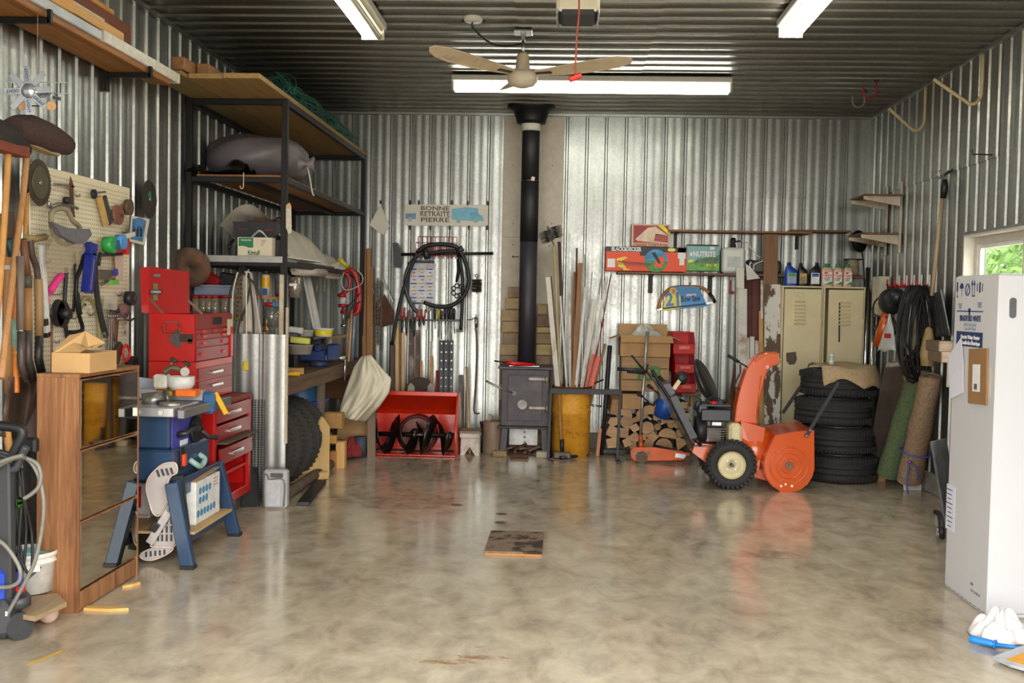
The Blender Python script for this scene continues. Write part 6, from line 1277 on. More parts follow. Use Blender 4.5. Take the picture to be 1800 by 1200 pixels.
# scraper hanging on the front right post
t = E('putty_knife', 'white taping stick hanging on the front rack post', 'stick', at(506, 418, 7.66)); P('blade', B(t).prism([at(*p, 7.665) for p in ((503, 362), (509, 356), (512, 362), (513, 408), (508, 412), (503, 400))], (0, -.006, 0)), pt('#d0c8b4', .6, 0, .15, 60), t); P('tip', B(t).box(at(507, 362, 7.655), (.03, .004, .03)), PINE, t)
# third level: metal tray shelf, boxes
Z3 = 1.79
S('sheet_metal_tray', B().box((-2.47, 7.9, Z3+.012), (.7, .46, .022)).box((-2.47, 7.675, Z3+.012), (.72, .012, .05)), pt('#a7a59e', .45, .4, .1), 'pale sheet metal tray on the third rack shelf', 'tray')
S('plywood_sheet', B().box((-2.47, 9.4, Z3+.01), (.66, 2.4, .02)), wood('#5d4a38', '#7a6048', 1), 'dark plywood sheet on the third rack shelf', 'plywood')
t, w_, h, d = pbox('wipes_box', 'cream cardboard wipes box with green print on the third rack shelf', 'box', 417, 416, 478, 452, 7.72, .2, pt('#d8cdb2', .7, 0, .04, 6))
t.location.z = Z3+.024; f = -d/2; GR = pt('#1d7a4a', .6)
P('green_panel', B().prism([V((w_*(x-.5), f, h*z)) for x, z in ((.04, .97), (.46, .97), (.46, .5), (.34, .49), (.22, .56), (.12, .58), (.04, .55))], (0, -.001, 0)), GR, t)
text(t, 'Kimtuff', .05, (w_*-.02, f-.002, h*.24), pt('#3f5a48', .6), local=True, width=w_*.34, bold=.001); text(t, 'Kimberly-Clark', .022, (-w_*.24, f-.002, h*.86), WHITE, local=True, width=w_*.3); plate(t, GR, w_, h, .3, .86, .03, .1, f, 'green_bar')
for k in range(4): plate(t, pt('#7a7a70', .6), w_, h, .68, .84-.03*k, .84-.08*k, .87-.08*k, f, 'small_print')
b = B(); b.grid(lambda u, v: V((w_*(-.2+.45*u), .0-.03+.06*v, h+.06*sin(PI*u)*(1-.5*abs(v-.5))+.004)), 10, 5); P('tissue', b, WHITE, t)
# black tray tool box behind
c_ = at(452, 416, 7.98); t = E('charger_box', 'black and red flared tool tray behind the wipes box', 'tool tray', (at(455, 430, 8.0).x, 8.05, Z3+.024)); bx0, bx1 = at(411, 400, 8.0).x, at(490, 400, 8.0).x; xm = t.location.x; zt_ = at(450, 390, 8.0).z
P('bin', B(t).prism([(bx0+.06, 7.97, Z3+.024), (bx1-.05, 7.97, Z3+.024), (bx1, 7.97, zt_), (bx0, 7.97, zt_)], (0, .16, 0)), GBLK, t); P('red_stripe', B(t).prism([at(418, 401, 7.965), at(434, 402, 7.965), at(434, 404, 7.965), at(418, 403, 7.965)], (0, .004, 0)), pt('#7a2420', .5), t); P('red_stripe', B(t).prism([at(464, 403, 7.965), at(479, 402, 7.965), at(479, 406, 7.965), at(466, 406, 7.965)], (0, .004, 0)), pt('#7a2420', .5), t)
P('steel_angle', B(t).box(at(447, 387, 8.0)+V((0, .04, 0)), (.12, .04, .03), (.3, 0, 0)), STEEL, t); P('clutter', B(t).box(((bx0+bx1)/2+.08, 8.05, zt_+.012), (.2, .1, .03), (0, .1, 0)), RUST, t)
P('cable', B(t).tube([at(480, 388, 7.95), at(492, 383, 7.95), at(499, 398, 7.9), at(497, 415, 7.9), at(494, 428, 7.9)], .008), BLK, t)
t = E('light_charger', 'small black device with cable beside the tray', 'charger', (at(488, 440, 7.85).x, 7.87, Z3+.024)); P('body', B(t).box((t.location.x, 7.87, Z3+.1), (.07, .12, .15), bev=.01), BLK, t); P('strap', B(t).tube([at(411, 421, 7.9), at(402, 433, 7.85), at(404, 436, 7.85)], .012), BLK, t)
# cloth / tarp
t = E('canvas_tarp', 'cream canvas sheet heaped on the third rack shelf', 'tarp', (-2.4, 8.9, Z3+.021)); b = B(t)
def tf2(u, v):
    x = -2.72+.58*v; y = 8.05+2.0*u; ridge = .42*(1-.62*u)*(1-.15*sin(9*u)); z = Z3+.022+ridge*max(0, sin(PI*min(1, .18+v*.82)))**.8+.018*sin(15*u+7*v)+.012*sin(31*u-9*v)
    if v > .85: z = max(Z3-.09*(v-.85)/.15*(1+.5*sin(11*u)), Z3-.09) if v > .98 else z*.6+Z3*.4
    return V((x, y, z))
b.grid(tf2, 40, 20); P('sheet', b, pt('#d3c9b6', .8, 0, .06, 12, .15), t)
S('board', B().box((-2.2, 8.35, Z3+.04), (.2, .9, .018), (0, 0, -.05)), pt('#d5d2ca', .5), 'white melamine strip at the edge of the third rack shelf', 'board')
S('fluffy_rag', cloth((-2.13, 9.75, Z3-.01), .08, .2, .12, 8, 20), pt('#c4b9a8', .9), 'pale rag hanging over the right end of the third rack shelf', 'rag', solid=.003)
# red clamps hanging below
t = E('red_clamps', 'bundle of red bar clamps hanging from the rack beam', 'clamp', at(612, 552, 9.6)); RC = pt('#9c1518', .35, 0, .1)
for pts, r_ in (([(607, 478), (618, 475), (627, 490), (632, 520), (630, 545), (622, 552)], .022), ([(606, 478), (614, 490), (613, 505), (605, 515), (598, 518)], .018), ([(629, 508), (628, 530), (626, 548)], .024)): P('arm', B(t).tube([at(*p, 9.6) for p in pts], r_, 10), RC, t)
for px, py in ((601, 519), (602, 537), (606, 548)): P('pad', B(t).cyl(at(px, py-3, 9.6), at(px, py+3, 9.6), .04, n=14), RC, t)
P('screw', B(t).cyl(at(603, 540, 9.58), at(604, 572, 9.58), .01), STEEL, t); P('screw_foot', B(t).cyl(at(604, 570, 9.58), at(604, 574, 9.58), .026, n=12), CHROME, t); P('guard', B(t).cyl(at(602, 522, 9.6), at(602, 536, 9.6), .03, n=12), pt('#b9b5ae', .3), t)
P('wire_tie', B(t).tube([at(605, 478, 9.55), at(600, 495, 9.55), at(608, 510, 9.55), at(634, 500, 9.55), at(637, 485, 9.55), at(628, 475, 9.55)], .004, 6), pt('#c8c4bc', .5), t)
P('black_cord', B(t).tube([at(633, 515, 9.55), at(622, 528, 9.55), at(608, 545, 9.55), at(612, 560, 9.55), at(618, 540, 9.55), at(634, 530, 9.55)], .007, 6), BLK, t)
S('yellow_strap', B().tube([at(595, 455, 9.4), at(603, 462, 9.4), at(612, 470, 9.5)], .02, 8), pt('#b8b41e', .6), 'yellow strap on the rack above the red clamps', 'strap')
for k, px in enumerate((557, 570)): t = E('hanging_hook', f'long thin hook under the rack shelf, {"left" if k == 0 else "right"} one', 'hook', at(px, 518, 9.0), group='hooks under the rack shelf'); P('rod', B(t).tube([at(px+1, 480, 9.0), at(px, 512, 9.0), at(px-2, 516, 9.0)], .006, 6), pt('#8a7a60', .4, .6), t)
S('cardboard_tube', B().cyl(at(517, 474, 8.2), at(570, 480, 8.9), .035, n=16), pt('#c4bcae', .7), 'pale cardboard tube stored under the third rack shelf', 'tube')
S('hanging_curtain', B().grid(lambda u, v: at(531+22*v+14*u+1.5*sin(9*u), 484+108*v, 8.9+.1*u), 12, 10), pt('#b3aea6', .6, 0, .08), 'translucent plastic strips hanging behind the bench', 'plastic strip', solid=.004)

# fourth level: small wooden shelf with organiser, jars below
Z4 = at(420, 520, 7.82).z; xa, xb = at(343, 517, 7.85).x, at(486, 520, 7.85).x
t = E('small_shelf', 'narrow wooden shelf under the metal tray', 'shelf', ((xa+xb)/2, 7.95, Z4-.02)); P('board', B(t).box(((xa+xb)/2, 7.95, Z4-.01), (xb-xa, .2, .02)), wood('#a06c38', '#bb8850', 0), t)
for x in (xb-.02, xa+.03): P('support', B(t).box((x, 7.97, (Z4+Z3)/2-.03), (.03, .03, Z3-Z4-.1)), DSTEEL, t)
t = E('organiser_case', 'blue-grey translucent parts case on the narrow shelf', 'case', (at(390, 508, 7.85).x, 7.93, Z4)); x0, x1 = at(341, 508, 7.86).x, at(417, 508, 7.86).x; P('body', B(t).box(((x0+x1)/2, 7.93, Z4+.035), (x1-x0, .16, .068), bev=.006), pt('#8894a4', .35, 0, .1), t); P('lid', B(t).box(((x0+x1)/2, 7.93, Z4+.074), (x1-x0+.01, .17, .012)), pt('#a3abb8', .35), t)
# items on shelf: spray can, dark clutter
t = E('spray_can', 'yellow and white spray can on the narrow shelf', 'spray can', (at(464, 500, 7.85).x, 7.9, Z4)); x = t.location.x; P('can', B(t).lathe([(0, 0), (.033, 0), (.033, .155), (.026, .17), (0, .17)], (x, 7.9, Z4), n=18), pt('#d8cfae', .35, .2), t); P('label_wrap', B(t).cyl((x, 7.9, Z4+.07), (x, 7.9, Z4+.15), .0336, n=18, cap=0), pt('#d3a01c', .4), t); P('cap', B(t).cyl((x, 7.9, Z4+.17), (x, 7.9, Z4+.205), .022, n=14), BLK, t); P('logo_patch', B(t).box((x+.004, 7.8655, Z4+.035), (.035, .003, .05)), pt('#2a4a9c', .4), t)
for k, (px, py, w_, h, m, lb, cat) in enumerate(((372, 492, .16, .1, pt('#a01c1c', .4), 'red folded pruning tool on the narrow shelf', 'tool'), (400, 494, .12, .13, BLK, 'black cloth pouch hanging above the parts case', 'pouch'), (422, 487, .05, .2, DSTEEL, 'grey steel strap hanging in the shelf gap', 'strap'))):
    c_ = at(px, py, 7.98); S('shelf_item', B().box(c_, (w_, .06, h), (0, .5 if k == 0 else .15, 0), .012), m, lb, cat)
# jars with red lids hung beneath
for k, px in enumerate((344, 357, 367, 378, 396)):
    c_ = at(px, 540, 7.8); t = E('parts_jar', f'glass parts jar with red lid under the narrow shelf, {ordw[k]} from the left', 'jar', c_+V((0, 0, -.09)), group='jars with red lids'); P('glass', B(t).cyl(c_+V((0, 0, -.09)), c_+V((0, 0, .07)), .036, n=16), pt('#8d8470', .12, .1, .3, 40), t); P('lid', B(t).cyl(c_+V((0, 0, .07)), c_+V((0, 0, .092)), .039, n=16), pt('#a3161a', .4), t)
c_ = at(478, 552, 7.95); t = E('parts_jar', 'large clear jar with red and blue lid above the corrugated sheet', 'jar', c_+V((0, 0, -.1))); P('glass', B(t).cyl(c_+V((0, 0, -.1)), c_+V((0, 0, .06)), .07, n=20), pt('#7d7c74', .12, .2, .3, 40), t); P('lid', B(t).cyl(c_+V((0, 0, .06)), c_+V((0, 0, .09)), .074, n=20), pt('#b02024', .4), t); P('lid_tab', B(t).box(c_+V((.05, -.05, .075)), (.05, .05, .034)), pt('#3a8ab8', .4), t)
c_ = at(518, 505, 8.0); t = E('nail_jar', 'glass jar of nails hanging beside the front rack post', 'jar', c_+V((0, 0, -.08))); P('glass', B(t).cyl(c_+V((0, 0, -.08)), c_+V((0, 0, .08)), .05, n=18), pt('#8a8074', .15, .4, .4, 60), t); P('label_paper', B(t).box(c_+V((0, -.051, .02)), (.06, .003, .02)), WHITE, t)
c_ = at(493, 505, 8.0); t = E('red_tin', 'red tin with blue lid on the shelf beside the rack post', 'tin', c_+V((0, 0, -.08))); P('can', B(t).cyl(c_+V((0, 0, -.08)), c_+V((0, 0, .04)), .04, n=16), pt('#8d1a1c', .4), t); P('lid', B(t).cyl(c_+V((0, 0, .04)), c_+V((0, 0, .07)), .042, n=16), pt('#2f7ab0', .4), t)
S('brass_torch', B().lathe([(0, 0), (.03, 0), (.03, .02), (.015, .05), (.02, .09), (.01, .14), (0, .15)], at(469, 583, 7.9), n=14), pt('#b08a3c', .35, .6), 'brass torch fitting standing above the corrugated sheet', 'torch')
for k, (px, py, r_) in enumerate(((350, 430, .0), )): pass
# rusty round saucer (old shield) beside the tool chest
c_ = at(334, 470, 7.62); S('rusty_disc', B().lathe([(0, -.02), (.1, -.018), (.148, 0), (.152, .006), (.14, .008), (0, -.008)], c_, (-.1, .95, .25), 36), pt('#5d4838', .75, .3, .3, 12, .2, 0, '#7a4e36'), 'rusty round steel lid hanging above the tool chest', 'lid', solid=.003)
# hanging cloth, cords and chain at the rack front
HY = 7.58
t = E('cloth_bag', 'long off-white cloth hanging at the front of the rack', 'cloth', at(440, 585, HY)); b = B(t)
b.grid(lambda u, v: at(436+(-22+44*u)*(.25+.75*v**.6)+2*sin(17*u+3*v), 476+110*v+3*sin(9*u), HY+.03*sin(PI*u*3)*v), 26, 16); P('sheet', b, pt('#bfb6a8', .85, 0, .06, 14, .2), t, solid=.004)
for k, (pts, lb) in enumerate((([(424, 480), (408, 500), (402, 540), (404, 575), (411, 605)], 'black cord looping at the left of the hanging cloth'), ([(426, 478), (448, 500), (465, 540), (476, 590), (473, 615), (455, 623), (435, 613), (420, 590), (420, 570), (432, 540), (440, 500)], 'long black cord crossing the hanging cloth'), ([(437, 480), (444, 540), (447, 600), (452, 625), (448, 642), (436, 652), (420, 654), (411, 645)], 'black extension cord ending below the hanging cloth'), ([(418, 478), (410, 510), (408, 560), (408, 640)], 'pale cord hanging left of the cloth'), ([(433, 478), (433, 530), (433, 600), (431, 636)], 'white extension cord with a yellow plug'))):
    t = E('extension_cord', lb, 'cord', at(*pts[-1], HY-.05)); m = BLK if k < 3 else pt('#cfc6b0', .6)
    P('cord', B(t).tube([at(*p, HY-.05-.006*k) for p in pts], .0075 if k < 3 else .006, 8), m, t)
    if k == 4: P('plug', B(t).box(at(432, 643, HY-.075), (.036, .035, .07), bev=.006), pt('#d8b61c', .4), t, label='yellow plug')
    if k == 2: P('plug', B(t).cyl(at(418, 656, HY-.06), at(424, 668, HY-.06), .014, n=10), BLK, t)
for k, px in enumerate((417, 423)):
    t = E('chain', f'rusty chain hanging before the cloth, {("left", "right")[k]} strand', 'chain', at(px, 560, HY-.04), group='chains at the rack'); me = None
    for j in range(20):
        if me is None: b = B(); b.tube([(.011*cos(a), 0, .017*sin(a)) for a in [2*PI*q_/10 for q_ in range(10)]], .004, 5, closed=1); me = b.mesh('link'); me.materials.append(pt('#6a5a48', .5, .6, .3))
        o = P('link', me, None, t); o.location = at(px+(j % 2)*.5, 484+j*3.9, HY-.04)-t.location; o.rotation_euler = (0, 0, PI/2*(j % 2)+.3)
    P('weight', B(t).box(at(px, 560, HY-.04), (.03, .03, .03)), pt('#7a6a3c', .4, .6), t)
# corrugated sheet standing at the rack front
PYN = 7.52; a = at(406, 588, 7.5); b_ = at(504, 588, PYN); ht = b_.z; a.z = b_.z = 0; t = E('corrugated_sheet', 'galvanised corrugated sheet standing at the front of the rack', 'metal sheet', (a+b_)/2); dv_ = (b_-a).normalized(); bb = B(t); sheet(bb, a, dv_, (0, 0, 1), (dv_.y, -dv_.x, 0), (b_-a).length, .0, ht); P('sheet', bb, GALV, t, solid=.002)
P('edge_strip', B(t).box((b_.x+.004, PYN-.005, .95), (.018, .03, 1.0)), pt('#b7aa92', .6), t)
S('wooden_batten', B().box((RKX1+.0, RKY0-.05, 1.36), (.03, .03, .66)), pt('#c4b498', .7), 'pale wooden batten fixed to the front rack post', 'batten')
# wire grid, rubber mat, grey case in front of it
GY = PYN-.05; t = E('wire_grid', 'black wire grid leaning on the corrugated sheet', 'grid', at(452, 880, GY)); xs = [at(443, 760, GY).x, at(465, 760, GY).x]; z1_ = at(454, 703, GY).z; b = B(t)
for k in range(40): z = .06+(z1_-.06)*k/39; P('bar', B(t).box(((xs[0]+xs[1])/2, GY, z), (xs[1]-xs[0], .003, .003), bev=0), BLKM, t) 
for k in range(5): x = xs[0]+(xs[1]-xs[0])*k/4; P('bar', B(t).box((x, GY-.003, (z1_+.02)/2), (.004, .004, z1_-.02), bev=0), BLKM, t)
S('rubber_flap', B().prism([fl(424, 892), fl(424, 892)+V((.02, .1, .27)), fl(454, 888)+V((-.02, .06, .27)), fl(456, 890)], (0, .012, 0)), pt('#1b1c1e', .8, 0, .3, 30, .2), 'black rubber flap standing beside the grey case', 'rubber flap')
c0 = at(464, 893, 7.33); cx0, cx1 = at(462, 860, 7.35).x, at(504, 860, 7.35).x; ch_ = at(484, 826, 7.35).z; t = E('tool_case', 'light grey plastic tool case standing on the floor', 'case', ((cx0+cx1)/2, 7.39, 0)); GC = pt('#a9a9a8', .5, 0, .05)
P('shell', B(t).box(((cx0+cx1)/2, 7.39, ch_/2), (cx1-cx0, .085, ch_), bev=.015), GC, t); ins = .02
P('panel', B(t).box(((cx0+cx1)/2-.01, 7.345, ch_*.4), (cx1-cx0-.07, .01, ch_*.7), bev=.004), pt('#b8b9ba', .5), t); P('rim', B(t).tube([(cx0+.012, 7.345, .02), (cx0+.012, 7.345, ch_*.85), (cx0+.04, 7.345, ch_*.83), (cx0+.05, 7.345, ch_*.76), (cx1-.02, 7.345, ch_*.74), (cx1-.02, 7.345, .02)], .006, 6), pt('#6d6a66', .5), t)
P('handle', B(t).box(((cx0+cx1)/2+.015, 7.345, ch_*.87), (.09, .012, .03), bev=.006), pt('#55534f', .5), t)

# workbench
BZ = .905; BX1 = -2.08; t = E('workbench', 'long worn wooden workbench inside the rack', 'workbench', ((XL+.03+BX1)/2, 9.25, 0)); BWM = wood('#4c3a2c', '#7a5e46', 1)
for k in range(4): w_ = (BX1-XL-.04)/4; P('plank', B(t).box((XL+.04+w_*(k+.5), 9.25, BZ-.025), (w_-.004, 2.95, .05)), BWM, t)
P('edge_beam', B(t).box((BX1-.03, 9.25, BZ-.09), (.05, 2.95, .08)), BWM, t)
for y in (9.0, 10.65): P('leg', B(t).box((BX1-.04, y, (BZ-.13)/2), (.06, .06, BZ-.13)), wood('#54473a', '#6f6152', 2), t)
for y in (7.85, 10.65): P('leg', B(t).box((XL+.1, y, (BZ-.05)/2), (.06, .06, BZ-.05)), OLDW, t)
# vise
vb = V((-2.2, 9.25, BZ)); t = E('bench_vise', 'blue bench vise mounted on the workbench', 'vise', vb); VBL = pt('#2a3f72', .45, .2, .2, 10, 0, 0, '#4a4a50')
P('base', B(t).cyl(vb, vb+V((0, 0, .05)), .09, .08, 20), VBL, t); P('body', B(t).box(vb+V((-.05, 0, .1)), (.24, .12, .11), bev=.015), VBL, t); P('rear_jaw', B(t).box(vb+V((.0, 0, .17)), (.06, .16, .07), bev=.01), VBL, t); P('front_jaw', B(t).box(vb+V((.13, 0, .13)), (.09, .16, .15), bev=.012), VBL, t); P('slide', B(t).box(vb+V((.06, 0, .08)), (.2, .07, .05)), STEEL, t)
P('screw', B(t).cyl(vb+V((.14, 0, .08)), vb+V((.24, 0, .08)), .02, n=12), STEEL, t); P('handle', B(t).cyl(vb+V((.235, .02, .13)), vb+V((.235, -.02, -.12)), .008), CHROME, t)
t = E('bench_grinder', 'grey bench grinder wheel behind the vise', 'grinder', (-2.3, 9.95, BZ)); P('guard', B(t).cyl((-2.28, 9.88, BZ+.15), (-2.2, 9.88, BZ+.15), .13, n=26), pt('#8d8a86', .5, .5, .15), t); P('motor', B(t).cyl((-2.5, 9.88, BZ+.15), (-2.28, 9.88, BZ+.15), .08, n=20), pt('#55565a', .5, .3), t); P('foot', B(t).box((-2.4, 9.88, BZ+.03), (.18, .14, .06)), DSTEEL, t)
# tubs, hammer, board on the bench
def tub(name, label, px, py0, py1, w_, Y, m, band=None, cat='tub'):
    c_ = at(px, py1, Y); h = at(px, py0, Y).z-c_.z; t = E(name, label, cat, c_); P('body', B(t).lathe([(0, 0), (w_*.42, 0), (w_*.5, h*.94), (w_*.53, h*.94), (w_*.53, h), (w_*.48, h), (w_*.4, .012), (0, .012)], c_, n=24), m, t)
    if band: P('label_band', B(t).lathe([(w_*.443, h*.2), (w_*.495, h*.8)], c_, n=24), band, t)
    return t, c_, h
t, c_, h = tub('plastic_tub', 'white and yellow margarine tub on the black tray of the bench', 568, 577, 591, .17, 8.75, WHITE, pt('#d6c21c', .4)); zt8 = c_.z
S('black_tray', B().box((-2.32, 8.72, zt8-.012), (.5, .42, .018), bev=.004).box((-2.32, 8.72, (BZ+zt8)/2-.01), (.1, .12, zt8-BZ-.03)), pt('#17171a', .3), 'black pedestal tray on the bench under the tubs', 'tray')
t, c_, h = tub('plastic_tub', 'white tub with a blue label on the black tray of the bench', 535, 580, 591, .16, 8.6, pt('#c9c8c0', .5)); P('blue_label', B(t).box(c_+V((-.03, -.071, h*.5)), (.035, .006, .035)), pt('#2a4a9a', .4), t)
for k, (px, py, Y, w_, m, lb) in enumerate(((520, 580, 8.3, .09, pt('#b8b4ac', .5), 'white packet on the bench behind the tubs'), (515, 590, 8.2, .07, BLK, 'black and yellow packet at the left of the tubs'), (528, 598, 8.2, .12, pt('#b8b024', .4), 'yellow plastic piece at the left end of the bench'))):
    c_ = at(px, py, Y); S('packet', B().box(c_, (w_*1.3, .1, .05), (0, .1, .2), .006), m, lb, 'packet')
t, c_, h = tub('grey_case', 'round grey leather case on the bench', 527, 606, 622, .2, 8.1, pt('#9c968c', .6)); c_.z = BZ
S('board', B().box((-2.27, 8.25, BZ+.025), (.36, .1, .05), (0, 0, .25), .003), wood('#a9743c', '#c4935a', 0), 'short reddish board lying on the bench', 'board')
a = at(518, 632, 8.0); t = E('claw_hammer', 'hammer with a yellow grip lying on the bench', 'hammer', (-2.23, 7.98, BZ)); P('head', B(t).cyl((-2.38, 7.92, BZ+.02), (-2.3, 7.92, BZ+.02), .016, n=10), STEEL, t); P('shaft', B(t).cyl((-2.33, 7.92, BZ+.02), (-2.18, 7.98, BZ+.02), .009), DSTEEL, t); P('grip', B(t).tube([(-2.2, 7.975, BZ+.02), (-2.06, 8.03, BZ+.02)], .017, 10), pt('#d8a416', .4), t)
S('hand_broom', B().bar(at(602, 590, 9.4), at(580, 593, 9.1), .08, .03, (0, 0, 1)), pt('#8a7050', .9, 0, .3, 60, .4), 'straw hand brush lying above the vise', 'brush')
for k, (px, y0, y1, lb, m) in enumerate(((609, 535, 600, 'dark wooden mallet handle standing at the right of the vise', DARKW), (617, 545, 610, 'pale wooden stick behind the red clamps', PINE), (623, 520, 612, 'blue-grey metal strip behind the red clamps', pt('#8a94ac', .4, .3)))):
    S('rod', B().cyl((at(px-4, y1, 10.0).x, 10.0, BZ), at(px+2, y0, 10.1), .014), m, lb, 'rod', 'sticks on the bench')
# under the bench
for k in range(4):
    c_ = V((-2.37-.02*k if k else -2.4, 8.06+.24*k, .345)); tt = tyre(['nearest tyre of the row standing under the bench', 'second tyre of the row standing under the bench', 'third tyre of the row standing under the bench', 'farthest tyre of the row standing under the bench'][k], (c_.x+.02*k, c_.y-.12, c_.z), .34, .2, k, 'tyres standing under the bench', m=pt('#35322e', .85, 0, .2, 20, .2), tilt=(-PI/2-.08, 0, -.25), grooves=4)
    b = B()
    for j in range(48):
        a = 2*PI*j/48
        for zz in (.045, .155): b.box((.334*cos(a), .334*sin(a), zz), (.014, .022, .05), (0, 0, a), .002)
    P('tread_blocks', b, pt('#35322e', .85, 0, .2, 20, .2), tt, kind='stuff')
c_ = at(540, 720, 9.3); t = E('recycling_bin', 'blue plastic bin with a tub upside down on it under the bench', 'bin', (-2.33, 9.15, .3)); BB = pt('#2c4490', .45); 
P('bin', B(t).prism([(-2.52, 8.98, .3), (-2.2, 8.98, .3), (-2.15, 8.98, .6), (-2.56, 8.98, .6)], (0, .38, 0)), BB, t); P('rim', B(t).box((-2.355, 9.17, .6), (.44, .42, .02)), BB, t); P('tub', B(t).lathe([(.21, .0), (.2, .1), (.17, .17), (.05, .2), (0, .2)], (-2.36, 9.17, .61), n=26), pt('#2f5a86', .4), t, label='inverted blue basin')
for k in range(3): P('recycling_mark', B(t).box((-2.27+.025*k, 8.977, .47+.02*(k % 2)), (.014, .003, .08), (0, .2, 0), 0), WHITE, t)
S('crate_stand', B().box((-2.36, 9.17, .15), (.38, .36, .29)), OLDX, 'wooden block carrying the blue bin', 'block')
S('plywood_offcut', B().prism([(-2.2, 8.3, .01), (-1.98, 8.75, .01), (-1.98, 8.75, .42), (-2.02, 8.66, .52), (-2.2, 8.3, .1)], (-.02, .01, 0)), wood('#c4a068', '#d9b87e', 2), 'pale plywood offcut leaning beside the tyres', 'plywood')
S('board', B().box((-2.1, 8.5, .035), (.35, .09, .06), (0, 0, .85), .003), wood('#b8925c', '#d0ac74', 0), 'pine offcut on the floor below the plywood', 'board')
rr = random.Random(31)
for k in range(16):
    y = rr.uniform(9.2, 10.5); x = rr.uniform(-2.6, -2.2); z = .03+.05*(k % 6)+.04*(k//6); ang = rr.uniform(-.5, .5)
    S('scrap_wood', B().box((x, y, z+.02), (rr.uniform(.25, .45), rr.uniform(.05, .09), .04), (rr.uniform(-.2, .2), rr.uniform(-.25, .25), ang), .003), (OLDX, wood('#8d6a44', '#a98458', 0), RUST, wood('#6a4a30', '#8a6648', 0))[k % 4], f'scrap wood piece under the bench, {ordw[k] if k < 15 else "sixteenth"} in the heap', 'scrap wood', 'scrap wood under the bench')
S('chipboard_block', B().box(at(588, 738, 9.3), (.16, .12, .14)), pt('#b0844c', .8, 0, .35, 90), 'chipboard block in the scrap heap', 'block')
S('timber_block', B().box((at(575, 773, 9.1).x, 9.1, .27), (.17, .08, .07)), wood('#c08a3c', '#d29e50', 0), 'yellow pine block lying in front of the scrap heap', 'timber')
S('timber_block', B().box((at(600, 778, 9.2).x, 9.2, .12), (.08, .1, .24)), wood('#c89a58', '#dab070', 2), 'upright pine block in front of the scrap heap', 'timber')
S('timber_block', B().box((at(587, 790, 9.15).x, 9.15, .08), (.05, .08, .16)), wood('#a8703c', '#bc8450', 2), 'small reddish upright block in the scrap heap', 'timber')
S('carton', B().box((at(620, 755, 10.1).x, 10.2, .25), (.3, .25, .28)), CARD, 'brown carton behind the scrap heap under the sheet', 'carton')
S('back_board', B().box((-2.35, 10.74, .62), (.75, .02, .3)), wood('#7a5230', '#946a42', 0), 'brown bolted board behind the bench legs', 'board')
a = fl(506, 860); b_ = fl(626, 780); S('iron_pipe', B().cyl((-2.06, 7.55, .045), (-2.05, 10.0, .045), .042, n=16), pt('#554438', .7, .3, .25, 10, .1), 'long brown pipe lying on the floor along the bench', 'pipe')
S('black_rail', B().box((-1.93, 7.95, .015), (.09, .95, .028), (0, 0, .1)), BLK, 'flat black rail lying on the floor beside the pipe', 'rail')
S('red_cloth', cloth((at(617, 765, 9.75).x, 9.75, .02), .1, .1, .2, 14, 18), pt('#8a2a2c', .9), 'crumpled dark red cloth at the end of the scrap heap', 'cloth', solid=.003)
S('dark_tin', B().cyl((at(636, 795, 9.85).x-.02, 9.85, 0), (at(636, 795, 9.85).x-.02, 9.85, .2), .06, n=16), pt('#39404a', .6), 'dark tin standing left of the auger housing', 'tin')
# ---------------------------------------------------------------- tool chest
CR = pt('#b8140f', .35, 0, .08, 4, 0, .3, name='chest_red'); CRD = pt('#8c1c1c', .4, 0, .12, 6, 0, .2, name='drawer_red')
X1, Y0, Y1, X0 = -2.245, 6.57, 7.38, -2.70; zl = atx(438, 695, X1).z
t = E('roller_cabinet', 'red roller tool cabinet with open lower drawers', 'tool cabinet', ((X0+X1)/2, (Y0+Y1)/2, 0)); zb = .12
P('side_panel', B(t).box(((X0+X1)/2, Y0+.008, (zl+zb)/2), (X1-X0, .016, zl-zb)), CR, t); P('side_panel', B(t).box(((X0+X1)/2, Y1-.008, (zl+zb)/2), (X1-X0, .016, zl-zb)), CR, t)
P('back_panel', B(t).box((X0+.008, (Y0+Y1)/2, (zl+zb)/2), (.016, Y1-Y0-.034, zl-zb)), CR, t)
P('top', B(t).box(((X0+X1)/2, (Y0+Y1)/2, zl), (X1-X0+.01, Y1-Y0+.01, .035), bev=.006), pt('#7d2a24', .6, 0, .2, 10, 0, 0, '#6a4a3a'), t)
P('bottom', B(t).box(((X0+X1)/2, (Y0+Y1)/2, zb+.03), (X1-X0, Y1-Y0-.034, .06)), CR, t)
for y in (Y0+.04, Y1-.04): P('stile', B(t).box((X1-.012, y, (zl+zb)/2), (.024, .05, zl-zb-.07)), CR, t)
zz = zl-.035; dh = [(.17, 0), (.15, 0), (.17, .01)]
tops = [atx(420, 705, X1).z, atx(420, 735, X1).z, atx(420, 772, X1).z]; bots = [atx(420, 732, X1).z, atx(420, 762, X1).z, atx(420, 800, X1).z]
for k in range(3):
    z1, z0 = tops[k], bots[k]; o = .0 if k < 2 else .02; dr = P('drawer', B(t).box((X1-.0+o, (Y0+Y1)/2, (z1+z0)/2), (.02, Y1-Y0-.13, z1-z0-.006)).box((X1-.2+o, (Y0+Y1)/2, z0+.02), (.36, Y1-Y0-.15, .012)), CRD, t)
    P('handle', B(t).box((X1+.022+o, (Y0+Y1)/2-.03, (z0+z1)/2), (.012, .24, .022)).box((X1+.015+o, (Y0+Y1)/2-.14, (z0+z1)/2), (.02, .012, .02)).box((X1+.015+o, (Y0+Y1)/2+.08, (z0+z1)/2), (.02, .012, .02)), CHROME, dr)
